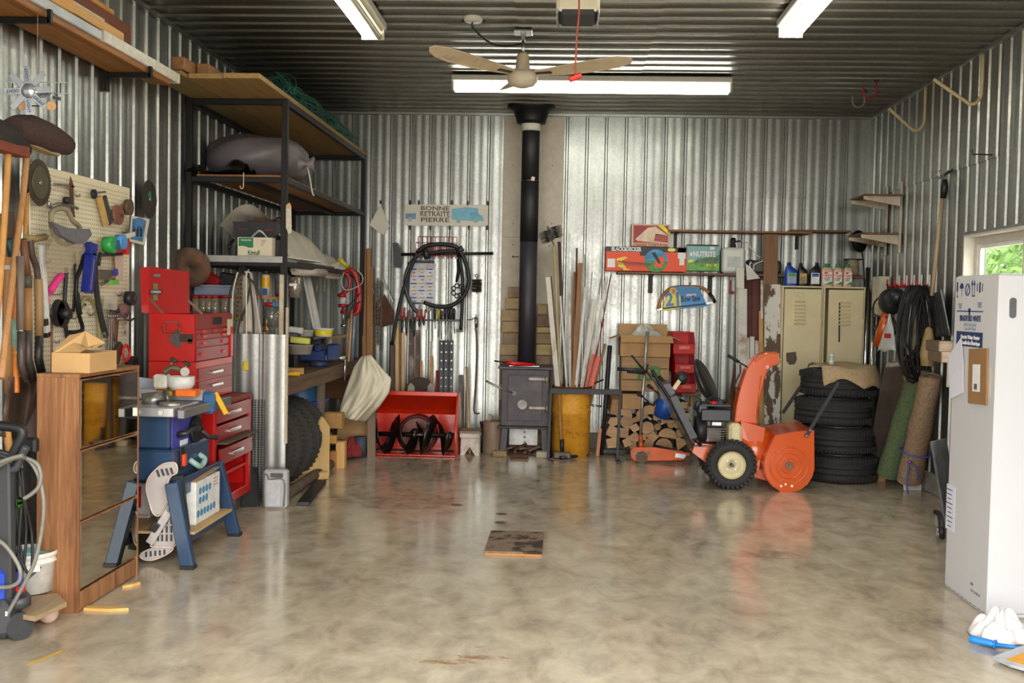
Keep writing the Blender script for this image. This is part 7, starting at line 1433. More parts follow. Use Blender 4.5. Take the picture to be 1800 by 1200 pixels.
dr = P('open_drawer', B(t).box((X1-.08, (Y0+Y1)/2, atx(410, 768, X1).z), (.3, Y1-Y0-.14, .012)), pt('#5a4a3c', .7, 0, .2), t, label='dusty open tray drawer')
P('inner_rail', B(t).box((X1-.03, (Y0+Y1)/2, atx(410, 828, X1).z), (.02, Y1-Y0-.12, .02)), CR, t)
for x in (X0+.1, X1-.08):
    for y in (Y0+.08, Y1-.1): P('caster', B(t).cyl((x-.018, y, .052), (x+.018, y, .052), .05, n=18).box((x, y, .108), (.04, .05, .02)), pt('#5d4a3c', .6, .2, .2), t)
c_ = atx(404, 855, X1); S('green_bottle', B().lathe([(0, 0), (.05, 0), (.055, .08), (.045, .13), (.02, .16), (0, .16)], (X1-.1, 6.8, zb+.062), n=16), pt('#2f5a4a', .5), 'dark green can inside the open cabinet', 'can')
# upper chest
U1, u0, V0, V1 = -2.365, -2.675, 6.57, 7.31; za = zl+.02; zt_ = atx(345, 552, U1).z
t = E('tool_chest', 'red top tool chest with open lid and many drawers', 'tool chest', ((u0+U1)/2, (V0+V1)/2, za)); zm = atx(345, 636, U1).z
P('lower_body', B(t).box(((u0+U1)/2, (V0+V1)/2, (za+zm)/2), (U1-u0, V1-V0, zm-za-.002), bev=.004), CR, t); P('upper_body', B(t).box(((u0+U1)/2-.006, (V0+V1)/2, (zt_+zm)/2), (U1-u0-.012, V1-V0, zt_-zm), bev=.004), CR, t)
def drw(y0, y1, z0, z1, hm, nm='drawer', x=U1, knob=0):
    d = P(nm, B(t).box((x+.004, (y0+y1)/2, (z0+z1)/2), (.012, y1-y0-.006, z1-z0-.006)), CRD, t)
    if hm: P('handle', B(t).box((x+.026, (y0+y1)/2-.02, (z0+z1)/2), (.01, hm, .018)).box((x+.018, (y0+y1)/2-.02-hm/2+.01, (z0+z1)/2), (.02, .012, .016)).box((x+.018, (y0+y1)/2-.02+hm/2-.01, (z0+z1)/2), (.02, .012, .016)), CHROME, d)
    if knob:
        for f in knob: P('pull', B(t).box((x+.014, y0+(y1-y0)*f, (z0+z1)/2), (.01, .06, .02)), RED, d)
za1, za2 = atx(370, 665, U1).z, atx(370, 690, U1).z
drw(V0+.03, V1-.03, atx(370, 664, U1).z, atx(370, 643, U1).z, .22); drw(V0+.03, V1-.03, atx(370, 688, U1).z, atx(370, 665, U1).z, .22)
ys = [V0+.02, V0+.02+(V1-V0)*.31, V0+.02+(V1-V0)*.6, V1-.08]
zs = [atx(370, y, U1).z for y in (577, 585, 594.5, 608, 632)]
for i in range(3): drw(ys[i], ys[i+1], zs[1], zs[0], 0, x=U1-.01, knob=(.5,))
drw(ys[0], ys[3], zs[2], zs[1], 0, x=U1-.01, knob=(.2, .8)); drw(ys[0], ys[3], zs[3], zs[2], 0, x=U1-.01, knob=(.2, .8)); drw(ys[0], ys[3], zs[4], zs[3], 0, x=U1-.01, knob=(.15, .8))
P('lid_front', B(t).box((U1-.006, (V0+V1)/2, (zt_+zs[0])/2), (.012, V1-V0-.02, zt_-zs[0]-.01)), CRD, t); P('lock_plate', B(t).box((U1+.004, V0+(V1-V0)*.55, (zt_+zs[0])/2), (.008, .16, .05), bev=.003), BLK, t); P('paper_tag', B(t).box((U1+.003, V1-.07, zs[0]+.0), (.003, .11, .11), bev=0), pt('#cfc2a2', .8), t)
P('frame_bar', B(t).box((U1-.0, V1-.04, (zs[4]+zs[0])/2), (.02, .05, zs[0]-zs[4])), CR, t)
# handle on the near side and key plaque
f = V0-.002
P('side_handle', B(t).tube([at(290, 568, f-.005), at(288, 579, f-.02), at(293, 583, f-.02), at(312, 583, f-.02), at(316, 577, f-.02), at(314, 570, f-.005)], .006, 8).bar(at(288, 566, f), at(316, 566, f), .012, .006, (0, 1, 0)), pt('#8a4a3c', .5, .4), t)
kc = at(313, 595, f)
P('key_plaque', B(t).cyl(at(308, 596, f-.004), at(308, 596, f), .036, n=16).cyl(at(314, 588, f-.004), at(314, 588, f), .034, n=16).cyl(at(314, 602, f-.004), at(314, 602, f), .032, n=16).bar(at(316, 594, f-.002), at(340, 594, f-.002), .05, .004, (0, 1, 0)).bar(at(330, 600, f-.002), at(338, 600, f-.002), .03, .004, (0, 1, 0)), pt('#3c2e2a', .6, .2), t, label='black key-shaped plaque')
# open lid leaning back on the wall
lx = X0+.0; l0, l1 = at(247, 549, V0+.0), at(332, 472, V0)
lid = P('lid', B(t).prism([at(248, 470, V0+.02), at(261, 469, V0+.02), at(331, 477, V0+.02), at(332, 550, V0+.02), at(262, 551, V0+.02), at(250, 549, V0+.02)], (0, .02, 0)), pt('#9c1210', .4, 0, .1, 5), t)
P('lid_rim', B(t).prism([at(246, 472, V0), at(260, 468, V0), at(262, 551, V0), at(249, 549, V0)], (0, .16, 0)), CR, lid)
P('plaque', B(t).box(at(274, 513, V0+.012), (.075, .004, .03), bev=0), BLK, lid); text(lid, 'CANADA', .026, at(274, 513, V0+.009), WHITE, width=.066); P('strip', B(t).box(at(273.5, 513, V0+.016), (.03, .004, .11), bev=0), pt('#6a6a44', .6), lid); P('catch', B(t).box(at(276, 484, V0+.013), (.045, .008, .02)), STEEL, lid)
for a, e in (((260, 522), (288, 552)), ((330, 527), (356, 552))): P('stay', B(t).bar(at(*a, V0+.02), at(*e, V0+.02), .016, .005, (0, 1, 0)), pt('#7a5a48', .5, .4), t)
P('tray_edge', B(t).box(at(330, 549, V0+.3), (.25, .3, .012)), pt('#4a3226', .6), t)
# cast hinge figure standing in the chest: small metal valve
t2 = E('pipe_fitting', 'small metal fitting standing in the open chest', 'fitting', at(317, 549, V0+.1)); P('body', B(t2).tube([at(311, 520, V0+.1), at(316, 528, V0+.1), at(321, 535, V0+.1), at(317, 548, V0+.1)], [.01, .018, .014, .01], 8), DSTEEL, t2); P('arm', B(t2).tube([at(318, 530, V0+.1), at(323, 537, V0+.1)], .008, 6), CHROME, t2)
t2 = E('hand_figure', 'pinkish red plastic grip standing in the open chest', 'grip', at(310, 550, V0+.08)); P('body', B(t2).tube([at(303, 528, V0+.08), at(308, 536, V0+.08), at(312, 549, V0+.08)], [.014, .016, .02], 8), pt('#b04a44', .5), t2)

# ---------------------------------------------------------------- table saw on a blue stand
TX1 = -2.13; TY0, TY1 = 5.72, 6.42; TZ = atx(300, 726, TX1).z; NVB = pt('#26405e', .4, .1, .1, 6, 0, .2, name='navy_enamel'); ALU = pt('#b9bcc0', .35, .6, .08); AGR = pt('#7d7f82', .4, .5, .1)
t = E('table_saw', 'blue benchtop table saw with aluminium top on a steel stand', 'table saw', ((-2.72+TX1)/2, (TY0+TY1)/2, 0)); TX0 = -2.7
P('tabletop', B(t).box(((TX0+TX1)/2-.02, (TY0+TY1)/2+.02, TZ-.015), (TX1-TX0-.04, TY1-TY0-.12, .05), bev=.006), ALU, t)
for y in (TY0+.01, TY1+.0): P('extension_wing', B(t).box(((TX0+TX1)/2-.02, y+.0, TZ-.015), (TX1-TX0-.04, .09, .052), bev=.004), ALU, t)
for px in (243, 283): q_ = at(px, 727, TY0-.04); P('knob', B(t).cyl((q_.x, TY0-.05, TZ-.015), (q_.x, TY0-.03, TZ-.015), .014, n=12), pt('#c4c0b0', .5), t)
P('fence_rail', B(t).box((TX1+.01, (TY0+TY1)/2, TZ-.02), (.04, TY1-TY0+.12, .05), bev=.004), AGR, t)
P('rip_fence', B(t).box(((TX0+TX1)/2, (TY0+TY1)/2+.06, TZ+.045), (TX1-TX0-.05, .06, .065), bev=.004), ALU, t); P('fence_clamp', B(t).box((TX1+.01, (TY0+TY1)/2+.06, TZ-.0), (.07, .085, .13), bev=.02), pt('#2f5a86', .4), t); P('push_stick', B(t).bar((TX1+.04, (TY0+TY1)/2+.07, TZ+.06), (TX1+.1, (TY0+TY1)/2+.1, TZ-.07), .03, .012, (0, 1, 0)), pt('#d8a81c', .5), t)
bz0, bz1 = TZ-.42, TZ-.045
b = B(t); P('housing', b.box(((TX0+TX1)/2-.04, (TY0+TY1)/2, (TZ-.24+bz1)/2), (TX1-TX0-.14, TY1-TY0-.16, bz1-TZ+.24), bev=.012), NVB, t); P('lower_housing', B(t).box(((TX0+TX1)/2-.03, (TY0+TY1)/2, (bz0+TZ-.24)/2), (TX1-TX0-.08, TY1-TY0-.1, TZ-.24-bz0), bev=.012), NVB, t)
hx = TX1-.108
P('label_panel', B(t).box((hx-.0, TY0+.28, TZ-.16), (.006, .32, .2), bev=0), pt('#4a4aa0', .4, 0, .2, 12), t); P('label_panel', B(t).box((hx+.003, TY0+.3, TZ-.225), (.004, .12, .03), bev=0), WHITE, t, label='white text strip')
P('tilt_wheel', B(t).lathe([(.0, .05), (.02, .05), (.025, .02), (.07, .02), (.075, .03), (.085, .02), (.08, 0), (0, 0)], (hx+.003, TY0+.46, TZ-.17), (1, 0, 0), 22), BLK, t); P('crank', B(t).tube([(hx+.05, TY0+.46, TZ-.17), (hx+.07, TY0+.52, TZ-.22), (hx+.13, TY0+.54, TZ-.23)], .016, 10), BLK, t); P('lock_knob', B(t).tube([(hx, TY0+.2, TZ-.17), (hx+.05, TY0+.2, TZ-.16), (hx+.07, TY0+.3, TZ-.13)], .018, 10), GBLK, t)
P('switch_plate', B(t).box((TX1-.062, TY0+.16, TZ-.3), (.01, .06, .13)), BLK, t); P('switch', B(t).box((TX1-.05, TY0+.16, TZ-.31), (.02, .04, .07), bev=.008), pt('#d8442a', .4), t)
P('carry_handle', B(t).tube([(TX1-.07, TY0+.3, TZ-.33), (TX1-.03, TY0+.31, TZ-.36), (TX1-.03, TY0+.38, TZ-.38), (TX1-.03, TY0+.45, TZ-.35), (TX1-.07, TY0+.46, TZ-.32)], .017, 10), pt('#8fb0a8', .4), t)
sz0 = bz0
for sx, xx in ((1, TX1), (-1, TX0)):
    for sy, yy in ((-1, TY0), (1, TY1)):
        P('leg', B(t).bar((xx+sx*.06, yy+sy*.06, 0), (xx-sx*.05, yy-sy*-.02, bz0+.01), .075, .055, (0, 1, 0), .006), NVB, t)
        P('rubber_foot', B(t).box((xx+sx*.06, yy+sy*.06, .012), (.08, .06, .024)), BLK, t)
P('stretcher', B(t).box((TX1, (TY0+TY1)/2, .14), (.03, TY1-TY0+.06, .06)), NVB, t); P('stretcher', B(t).box((TX0, (TY0+TY1)/2, .14), (.03, TY1-TY0+.06, .06)), NVB, t); P('stretcher', B(t).box(((TX0+TX1)/2, TY0+.26, .14), (TX1-TX0, .03, .06)), NVB, t); P('stretcher', B(t).box(((TX0+TX1)/2, TY1+.03, .14), (TX1-TX0, .03, .06)), NVB, t)
P('apron', B(t).box((TX1-.03, (TY0+TY1)/2, bz0-.03), (.02, TY1-TY0, .1)), NVB, t)
S('stand_shelf_board', B().prism([(TX0+.03, TY0-.0, .172), (TX1+.06, TY0+.03, .172), (TX1+.06, TY1+.0, .172), (TX0+.03, TY1-.0, .172)], (0, 0, .014)), wood('#b08c58', '#c9a878', 1), 'chipboard shelf lying on the stretchers of the saw stand', 'board')
# cartons on the stand shelf
t, w_, h, d = pbox('white_carton', 'white carton with blue product pictures under the table saw', 'carton', 321, 838, 345, 912, 5.86, .42, pt('#d6d6d2', .6)); t.location = (TX1-.09, 6.12, .187); 
t.children[0].data = B().box((0, 0, .125), (.2, .42, .25), bev=.004).mesh('body'); t.children[0].data.materials.append(pt('#d6d6d2', .6)); bl_ = pt('#4a86b0', .5)
for r_, (z, n) in enumerate(((.19, 4), (.135, 3), (.06, 6))):
    for k in range(n): P('product_picture', B().cyl((.1, -.14+.055*k-(0 if n < 5 else .03), z), (.1015, -.14+.055*k-(0 if n < 5 else .03), z), .022, n=14), bl_, t)
for k in range(3): P('red_line', B().box((.1008, .13, .225-.02*k), (.001, .08, .004), bev=0), pt('#b04a3c', .6), t)
P('torn_flap', B().prism([(-.1, -.21, .251), (.1, -.21, .251), (.1, .21, .275), (-.05, .2, .265)], (0, 0, .004)), pt('#b08a62', .8), t)
t, w_, h, d = pbox('red_white_carton', 'white carton with a red product picture behind the blade guard', 'carton', 240, 838, 278, 900, 6.06, .3, pt('#d8d4d0', .6)); t.location = (-2.52, 6.21, .187); f = -d/2
plate(t, pt('#d01a1a', .5), w_, h, .02, .6, .3, .9, f); plate(t, BLK, w_, h, .05, .5, .36, .42, f-.002); text(t, 'the confidence', .02, (0, f-.002, h*.1), pt('#c03030', .6), local=True, width=w_*.9)
# guard hung on the stand's near side
GP = glass('#d8cfc8', .2, .55); t = E('blade_guard', 'clear slotted plastic blade guard hanging on the saw stand', 'blade guard', at(280, 985, 5.735)); GYY = 5.735
o1 = [(309, 815), (298, 813), (282, 818), (262, 838), (257, 858), (263, 885), (270, 903), (282, 905), (294, 882), (293, 858), (299, 838), (311, 830)]
def gl(o, n_): 
    pr = P('panel', B(t).prism([at(*p, GYY) for p in o], (0, .006, 0)), GP, t); P('panel_rim', B(t).tube([at(*p, GYY-.004) for p in o], .005, 6, closed=1), pt('#c9b8ac', .3), pr); return pr
gl(o1, 0); o2 = [(300, 895), (312, 920), (312, 945), (303, 962), (275, 960), (265, 955), (290, 905)]; gl(o2, 1); o3 = [(303, 962), (296, 972), (272, 983), (256, 984), (246, 978), (252, 970), (275, 962)]; gl(o3, 2)
for px, py in ((276, 826), (284, 824), (292, 823), (300, 822)): P('slot', B(t).bar(at(px, py, GYY-.006), at(px+4, py+12, GYY-.006), .012, .003, (0, 1, 0), 0), pt('#3a3a40', .6), t)
for px in (278, 285, 293, 301):
    for py in (915, 930, 945): P('slot', B(t).box(at(px, py, GYY-.006), (.01, .003, .038), bev=0), pt('#3a3a40', .6), t)
for px in (257, 265, 273, 281, 289): P('slot', B(t).box(at(px, 974-(px-257)*.12, GYY-.006), (.01, .003, .03), bev=0), pt('#3a3a40', .6), t)
P('bracket', B(t).bar(at(305, 885, GYY-.03), at(262, 955, GYY-.03), .045, .008, (0, 1, 0)), pt('#c4bcb8', .4, .3), t); P('clamp', B(t).box(at(272, 926, GYY-.045), (.04, .03, .05), (0, .6, 0)), DSTEEL, t); P('bolt', B(t).cyl(at(297, 896, GYY-.05), at(297, 896, GYY-.03), .014, n=10), DSTEEL, t)
S('rack_bar', B().bar((TX1-.0, TY0+.09, .06), (TX1-.05, TY0+.06, .50), .06, .02, (0, 1, 0)), pt('#3a3a38', .5, .5), 'dark toothed steel bar standing inside the saw stand leg', 'bar')
# things on the saw
zt2 = TZ+.012
t = E('measuring_set', 'orange case and yellow tin lying on the table saw', 'case', at(320, 700, 6.2)); zf = TZ+.08; P('orange_case', B(t).box(at(315, 688, 6.1), (.24, .1, .035), bev=.005), pt('#d8591c', .4), t); P('orange_case', B(t).box(at(330, 690, 6.0), (.12, .09, .04), bev=.005), pt('#e06a1c', .4), t); P('yellow_tin', B(t).cyl(at(290, 691, 6.0)+V((0, 0, -.014)), at(290, 691, 6.0)+V((0, 0, .014)), .045, n=20), pt('#c9b040', .4, .3), t)
c1 = at(318, 670, 6.05); t = E('white_dish', 'white plastic dish of brass valves on the table saw', 'dish', c1+V((0, 0, -.05))); P('bowl', B(t).lathe([(0, -.05), (.06, -.05), (.078, -.02), (.08, .03), (.076, .03), (.07, -.02), (0, -.035)], c1, n=24), pt('#c9c8c2', .5), t); P('bowl', B(t).box(at(285, 670, 6.05), (.085, .09, .085), bev=.012), pt('#c9c4b4', .5), t)
t = E('brass_valves', 'old brass valves with dark round knobs in the white dish', 'valves', c1+V((0, 0, .02))); VA = pt('#7a6c54', .45, .6, .3)
P('body', B(t).tube([at(289, 655, 6.02), at(300, 647, 6.02), at(312, 648, 6.02), at(325, 652, 6.02)], .018, 10), VA, t); P('stem', B(t).tube([at(298, 645, 6.02), at(304, 634, 6.02)], .008).tube([at(326, 650, 6.02), at(328, 638, 6.02)], .008), VA, t, label='two valve stems'); P('knob', B(t).cyl(at(305, 634, 6.02), at(307, 631, 6.02), .024, n=14), pt('#3c3a34', .5, .4), t); P('knob', B(t).cyl(at(328, 640, 6.02), at(330, 637, 6.02), .024, n=14), pt('#3c3a34', .5, .4), t); P('gauge', B(t).cyl(at(325, 653, 5.97), at(325, 653, 6.0), .026, n=16), pt('#8d897c', .5, .2), t)
t = E('router_motor', 'silver power tool motor lying on the table saw', 'power tool', at(275, 712, 5.85)); P('body', B(t).cyl(at(250, 706, 5.9), at(290, 700, 5.95), .05, .045, 22), pt('#8a8680', .35, .7, .15), t); P('collar', B(t).cyl(at(290, 700, 5.95), at(298, 699, 5.96), .052, n=22), pt('#6a665e', .35, .7), t); P('nose', B(t).tube([at(282, 712, 5.82), at(300, 712, 5.82), at(318, 712, 5.82)], [.025, .02, .008], 12), pt('#9a968c', .35, .7), t); P('trigger', B(t).box(at(285, 708, 5.83), (.05, .03, .03)), BLK, t)
S('cardboard_piece', B().box(at(262, 682, 6.25), (.14, .01, .12), (0, .1, 0)), pt('#a9b0bc', .7), 'pale grey card standing behind the power tool', 'card')

# ---------------------------------------------------------------- shoe cabinet with mirror doors
KX, KY0, KY1 = -2.289, 4.80, 5.50; KX0 = KX-.205; kz = at(137, 658, KY0).z; q = N('walnut_laminate'); _c = q.co((16, 16, .9)); _f = q.noise(_c, 1.2, 4, .6, .8); _g = q.noise(_c, 7, 3); q.set('Base Color', q.ramp(q.mix(.35, _f, _g), [(.34, '#6b4429'), (.5, '#8d5f3c'), (.66, '#a97a52')])); q.set('Roughness', .45); WAL = q.m
t = E('shoe_cabinet', 'tall walnut shoe cabinet with three mirrored flap doors', 'cabinet', ((KX+KX0)/2, (KY0+KY1)/2, 0)); kt = .018
for y in (KY0+kt/2, KY1-kt/2): P('side_panel', B(t).box(((KX+KX0)/2, y, kz/2), (KX-KX0, kt, kz), bev=.0015), WAL, t)
P('top', B(t).box(((KX+KX0)/2, (KY0+KY1)/2, kz-kt/2+.001), (KX-KX0+.002, KY1-KY0+.004, kt), bev=.0015), WAL, t); P('back', B(t).box((KX0+.004, (KY0+KY1)/2, kz/2), (.006, KY1-KY0-2*kt, kz-.04)), WAL, t)
zpl = atx(140, 1040, KX).z; P('plinth', B(t).box((KX-.012, (KY0+KY1)/2, zpl/2), (.018, KY1-KY0-2*kt-.002, zpl-.01)), WAL, t)
mz = [zpl+.005, atx(145, 915, KX).z, atx(148, 789, KX).z, kz-kt-.004]; MIR = pt('#cdc6b6', .03, 1, .01, 2, 0, 0, None, 'mirror')
for k in range(3):
    d = P('flap_door', B(t).box((KX-.01, (KY0+KY1)/2, (mz[k]+mz[k+1])/2), (.016, KY1-KY0-2*kt-.006, mz[k+1]-mz[k]-.008), bev=.002), WAL, t); P('mirror', B(t).box((KX-.0005, (KY0+KY1)/2, (mz[k]+mz[k+1])/2), (.003, KY1-KY0-2*kt-.016, mz[k+1]-mz[k]-.02), bev=.0005), MIR, d)
for y in (KY0+.03, KY1-.03): P('glide', B(t).cyl((KX-.03, y, -.0), (KX-.03, y, .004), .012, n=10), WHITE, t)
for (p0, p1, lb) in (((150, 1071), (226, 1073), 'splintered strip of wood on the floor before the shoe cabinet'), ((218, 1032), (247, 1027), 'small splinter of wood under the far cabinet corner')):
    a = fl(*p0); b_ = fl(*p1); S('wood_splinter', B().prism([a+V((0, -.02, .0)), a.lerp(b_, .6)+V((0, -.025, 0)), b_, a.lerp(b_, .8)+V((0, .02, 0)), a+V((0, .02, 0))], (0, 0, .014)), wood('#b8863c', '#dcb06a', 0), lb, 'splinter')
# open carton on the cabinet
cz = kz+.002; t = E('small_carton', 'small open cardboard box on top of the shoe cabinet', 'carton', ((KX+KX0)/2-.03, KY0+.17, cz)); CB2 = pt('#c29a66', .8, 0, .06, 6, .05); bw_, bd_, bh_ = .2, .2, .15; x = t.location.x+.03; y = KY0+.17
fx0, fx1 = at(91, 640, KY0+.06).x, at(157, 640, KY0+.06).x; x = (fx0+fx1)/2; bw_ = fx1-fx0; bh_ = at(120, 620, KY0+.06).z-cz; y0 = KY0+.06; bd_ = .3
P('body', B(t).box((x, y0, cz+bh_/2), (bw_, .004, bh_)).box((x, y0+bd_, cz+bh_/2), (bw_, .004, bh_)).box((fx0, y0+bd_/2, cz+bh_/2), (.004, bd_, bh_)).box((fx1, y0+bd_/2, cz+bh_/2), (.004, bd_, bh_)).box((x, y0+bd_/2, cz+.003), (bw_, bd_, .004)), CB2, t)
P('lid', B(t).prism([at(93, 620, y0), at(120, 590, y0+.1), at(150, 582, y0+.12), at(184, 602, y0+.16), at(160, 608, y0+.1), at(140, 620, y0)], (0, .008, 0)), CB2, t); P('lid_flap', B(t).prism([at(150, 582, y0+.12), at(185, 602, y0+.16), at(164, 612, y0+.14), at(146, 608, y0+.04)], (0, .006, 0)), CB2, t)
# ---------------------------------------------------------------- left wall: pegboard and tools
PB = N('pegboard_paint'); PB.set('Base Color', '#e3d8ba'); PB.set('Roughness', .6); PB = PB.m
PX = XL+.035; a = lw(55, 291, .035); b_ = lw(227, 327, .035); c_ = lw(224, 641, .035); py0, py1, pz0, pz1 = a.y-.02, b_.y, .93, (a.z+b_.z)/2
t = E('pegboard', 'cream perforated pegboard on the left wall', 'pegboard', (PX, (py0+py1)/2, pz0)); P('board', B(t).box((PX, (py0+py1)/2, (pz0+pz1)/2), (.008, py1-py0, pz1-pz0), bev=.001), PB, t)
b = B(t); ny, nz = int((py1-py0)/.0254)-1, int((pz1-pz0)/.0254)-1; xf = PX+.0045
for j in range(nz):
    for i in range(ny):
        y = py0+.02+i*.0254; z = pz0+.02+j*.0254; r_ = .0036; b.add([(xf, y-r_, z-r_), (xf, y+r_, z-r_), (xf, y+r_, z+r_), (xf, y-r_, z+r_)], [(0, 1, 2, 3)])
P('holes', b, pt('#6a5a40', .9), t, kind='stuff')
def lp(px, py, o=.08): return lw(px, py, o)
def blade(name, label, pxc, pyc, R, o, m, n=36, extra=None):
    c_ = lp(pxc, pyc, o); t = E(name, label, 'saw blade', c_+V((0, 0, -R))); vs = []
    for k in range(n): vs += [c_+V((0, R*cos(2*PI*k/n), R*sin(2*PI*k/n))), c_+V((0, R*.93*cos(2*PI*(k+.7)/n), R*.93*sin(2*PI*(k+.7)/n)))]
    P('disc', B(t).prism(vs, (.003, 0, 0)), m, t); P('hub', B(t).cyl(c_, c_+V((.012, 0, 0)), R*.1, n=16), STEEL, t)
    return t, c_
BLD = pt('#6e6450', .35, .8, .2, 8); t, c_ = blade('saw_blade', 'large worn circular saw blade at the left end of the pegboard', 69, 321, .125, .1, pt('#4a4032', .5, .6, .25, 8), 40); P('inner_disc', B(t).cyl(c_+V((.003, 0, 0)), c_+V((.006, 0, 0)), .085, n=30), BLD, t)
t, c_ = blade('saw_blade', 'dark circular saw blade on the wall right of the pegboard', 262, 350, .13, .06, pt('#4c463e', .4, .7, .2, 8), 44); P('green_mark', B(t).cyl(c_+V((.003, -.0, .03)), c_+V((.006, 0, .03)), .025, n=14), pt('#2f7a5a', .5), t)
# helmet / face shield
t = E('face_shield', 'grey face shield with clear visor hanging on the pegboard', 'face shield', lp(125, 480, .15)); FS = .16
P('headband', B(t).tube([lp(*p, FS) for p in ((92, 372), (108, 366), (120, 372), (128, 388), (140, 400), (138, 420), (110, 428), (94, 410), (90, 390))], .014, 8, closed=1), pt('#8d8468', .7), t); P('brow_guard', B(t).prism([lp(*p, FS+.05) for p in ((93, 390), (118, 400), (140, 402), (158, 402), (162, 412), (150, 428), (135, 428), (110, 415))], (-.03, 0, 0)), pt('#6c6a70', .5, .1), t); P('visor', B(t).prism([lp(*p, FS+.02) for p in ((96, 412), (118, 425), (148, 428), (150, 440), (118, 480), (103, 480), (84, 470), (82, 450))], (-.004, 0, 0)), glass('#b9a98c', .15, .4), t)
# generic pegboard things: (name, label, cat, [(partname, kind, px-list, radius, material)])
def peg(name, label, cat, parts, o=.07):
    allp = [p for q_ in parts for p in q_[2]]; low = max(allp, key=lambda p: p[1]); t = E(name, label, cat, lp(low[0], low[1], o))
    for pn, kd, pts, r_, m in parts:
        if kd == 't': P(pn, B(t).tube([lp(*p, o) for p in pts], r_, 8), m, t)
        elif kd == 'p': P(pn, B(t).prism([lp(*p, o) for p in pts], (r_, 0, 0)), m, t)
        elif kd == 'c': q_ = lp(*pts[0], o); P(pn, B(t).cyl(q_, q_+V((r_[1], 0, 0)), r_[0], n=22), m, t)
        elif kd == 'r': q_ = lp(*pts[0], o); P(pn, B(t).tor(q_, r_[0], r_[1], (1, 0, 0), 20, 8), m, t)
        elif kd == 'b': a_ = lp(*pts[0], o); e_ = lp(*pts[1], o); P(pn, B(t).bar(a_, e_, r_[0], r_[1], (1, 0, 0)), m, t)
    return t
DS = DSTEEL; YEL = pt('#c9a83c', .5); GRN2 = pt('#2fa04a', .4)
peg('pruning_saw', 'rusty tapered blade hanging on the pegboard above the face shield', 'blade', [('blade', 'p', [(123, 310), (128, 325), (129, 370), (131, 382), (125, 380), (121, 330)], .005, RUST), ('bracket', 'b', [(95, 323), (130, 328)], (.012, .01), STEEL)])
peg('clamp_tool', 'steel clamp on the pegboard left of the rusty blade', 'clamp', [('arm', 't', [(86, 353), (88, 364), (105, 358), (125, 362), (136, 366)], .01, STEEL), ('knob', 'c', [(113, 352)], (.02, .03), BLK)])
peg('wire_comb', 'wooden wire brush on the pegboard', 'brush', [('back', 'b', [(174, 345), (187, 396)], (.035, .025), wood('#b08a50', '#c9a468', 2)), ('bristles', 'b', [(182, 346), (194, 393)], (.05, .02), pt('#3c3a38', .8, 0, .4, 90))])
peg('grinding_disc', 'brown grinding disc on the pegboard', 'disc', [('disc', 'c', [(208, 378)], (.06, .012), pt('#7a4a40', .8)), ('disc', 'c', [(204, 376)], (.058, .006), pt('#8a5a4a', .8)), ('bore', 'c', [(210.5, 378)], (.01, .016), BLK)])
peg('buffing_disc', 'dark buffing wheel behind the grinding disc', 'wheel', [('wheel', 'c', [(222, 364)], (.05, .03), pt('#5a4630', .6)), ('arbor', 't', [(160, 340), (185, 337)], .005, STEEL), ('washer', 'c', [(163, 341)], (.028, .015), BLK)])
peg('postcard', 'postcard with a blue night scene beside the pegboard', 'postcard', [('card', 'p', [(231, 379), (263, 385), (254, 431), (227, 424)], .002, pt('#d8d0bc', .6))], .1)
o_ = COL.objects[-1]; P('picture', B(o_.parent).prism([lp(*p, .103) for p in ((233, 385), (245, 382), (257, 388), (251, 425), (230, 420))], (.001, 0, 0)), pt('#4a7aa8', .6, 0, .4, 25), o_.parent)
for px, m in ((236, '#16263c'), (242, '#16263c'), (248, '#16263c')): P('figure', B(o_.parent).prism([lp(*p, .105) for p in ((px-2, 404), (px, 398), (px+2, 404), (px+1.5, 416), (px-2, 416))], (.001, 0, 0)), pt(m, .6), o_.parent)
peg('tape_roll', 'green roll of masking tape on the pegboard', 'tape', [('roll', 'c', [(184, 430)], (.05, .06), GRN2), ('core', 'c', [(189, 430)], (.03, .07), pt('#2a5a7a', .5))], .09)
peg('tape_roll', 'blue roll of tape beside the green roll on the pegboard', 'tape', [('roll', 'c', [(205, 425)], (.045, .05), pt('#4a90d0', .4))], .12)
peg('red_multitool', 'red and white tool standing beside the tape rolls', 'tool', [('blade', 'b', [(204, 437), (213, 436)], (.05, .02), pt('#b81c20', .4)), ('grip', 'b', [(222, 420), (221, 447)], (.035, .03), pt('#c41a1c', .4)), ('arm', 'b', [(218, 416), (236, 411)], (.03, .015), pt('#d8d0c0', .5))], .12)
peg('caulking_gun', 'blue caulking gun hanging on the pegboard', 'caulking gun', [('frame', 'b', [(160, 445), (153, 514)], (.06, .05), pt('#1a2c86', .35)), ('head', 'b', [(152, 435), (164, 440)], (.07, .05), pt('#1a2c86', .35)), ('rod', 'b', [(158, 455), (152, 510)], (.008, .056), STEEL), ('trigger', 'b', [(141, 446), (150, 440)], (.02, .02), pt('#202a70', .4))], .13)
peg('rubber_hose', 'black rubber hose hanging right of the caulking gun', 'hose', [('hose', 't', [(167, 455), (168, 490), (173, 535), (182, 575), (186, 590)], .017, RUB), ('fitting', 't', [(183, 580), (185, 592)], .014, pt('#6a6454', .5, .4))], .1)
peg('bent_bar', 'black bent pry bar hanging on the pegboard', 'pry bar', [('bar', 't', [(152, 430), (142, 470), (135, 490), (134, 520), (138, 550), (145, 575), (140, 582), (122, 584)], .012, BLKM), ('sleeve', 't', [(135, 515), (140, 552)], .016, BLK)], .09)
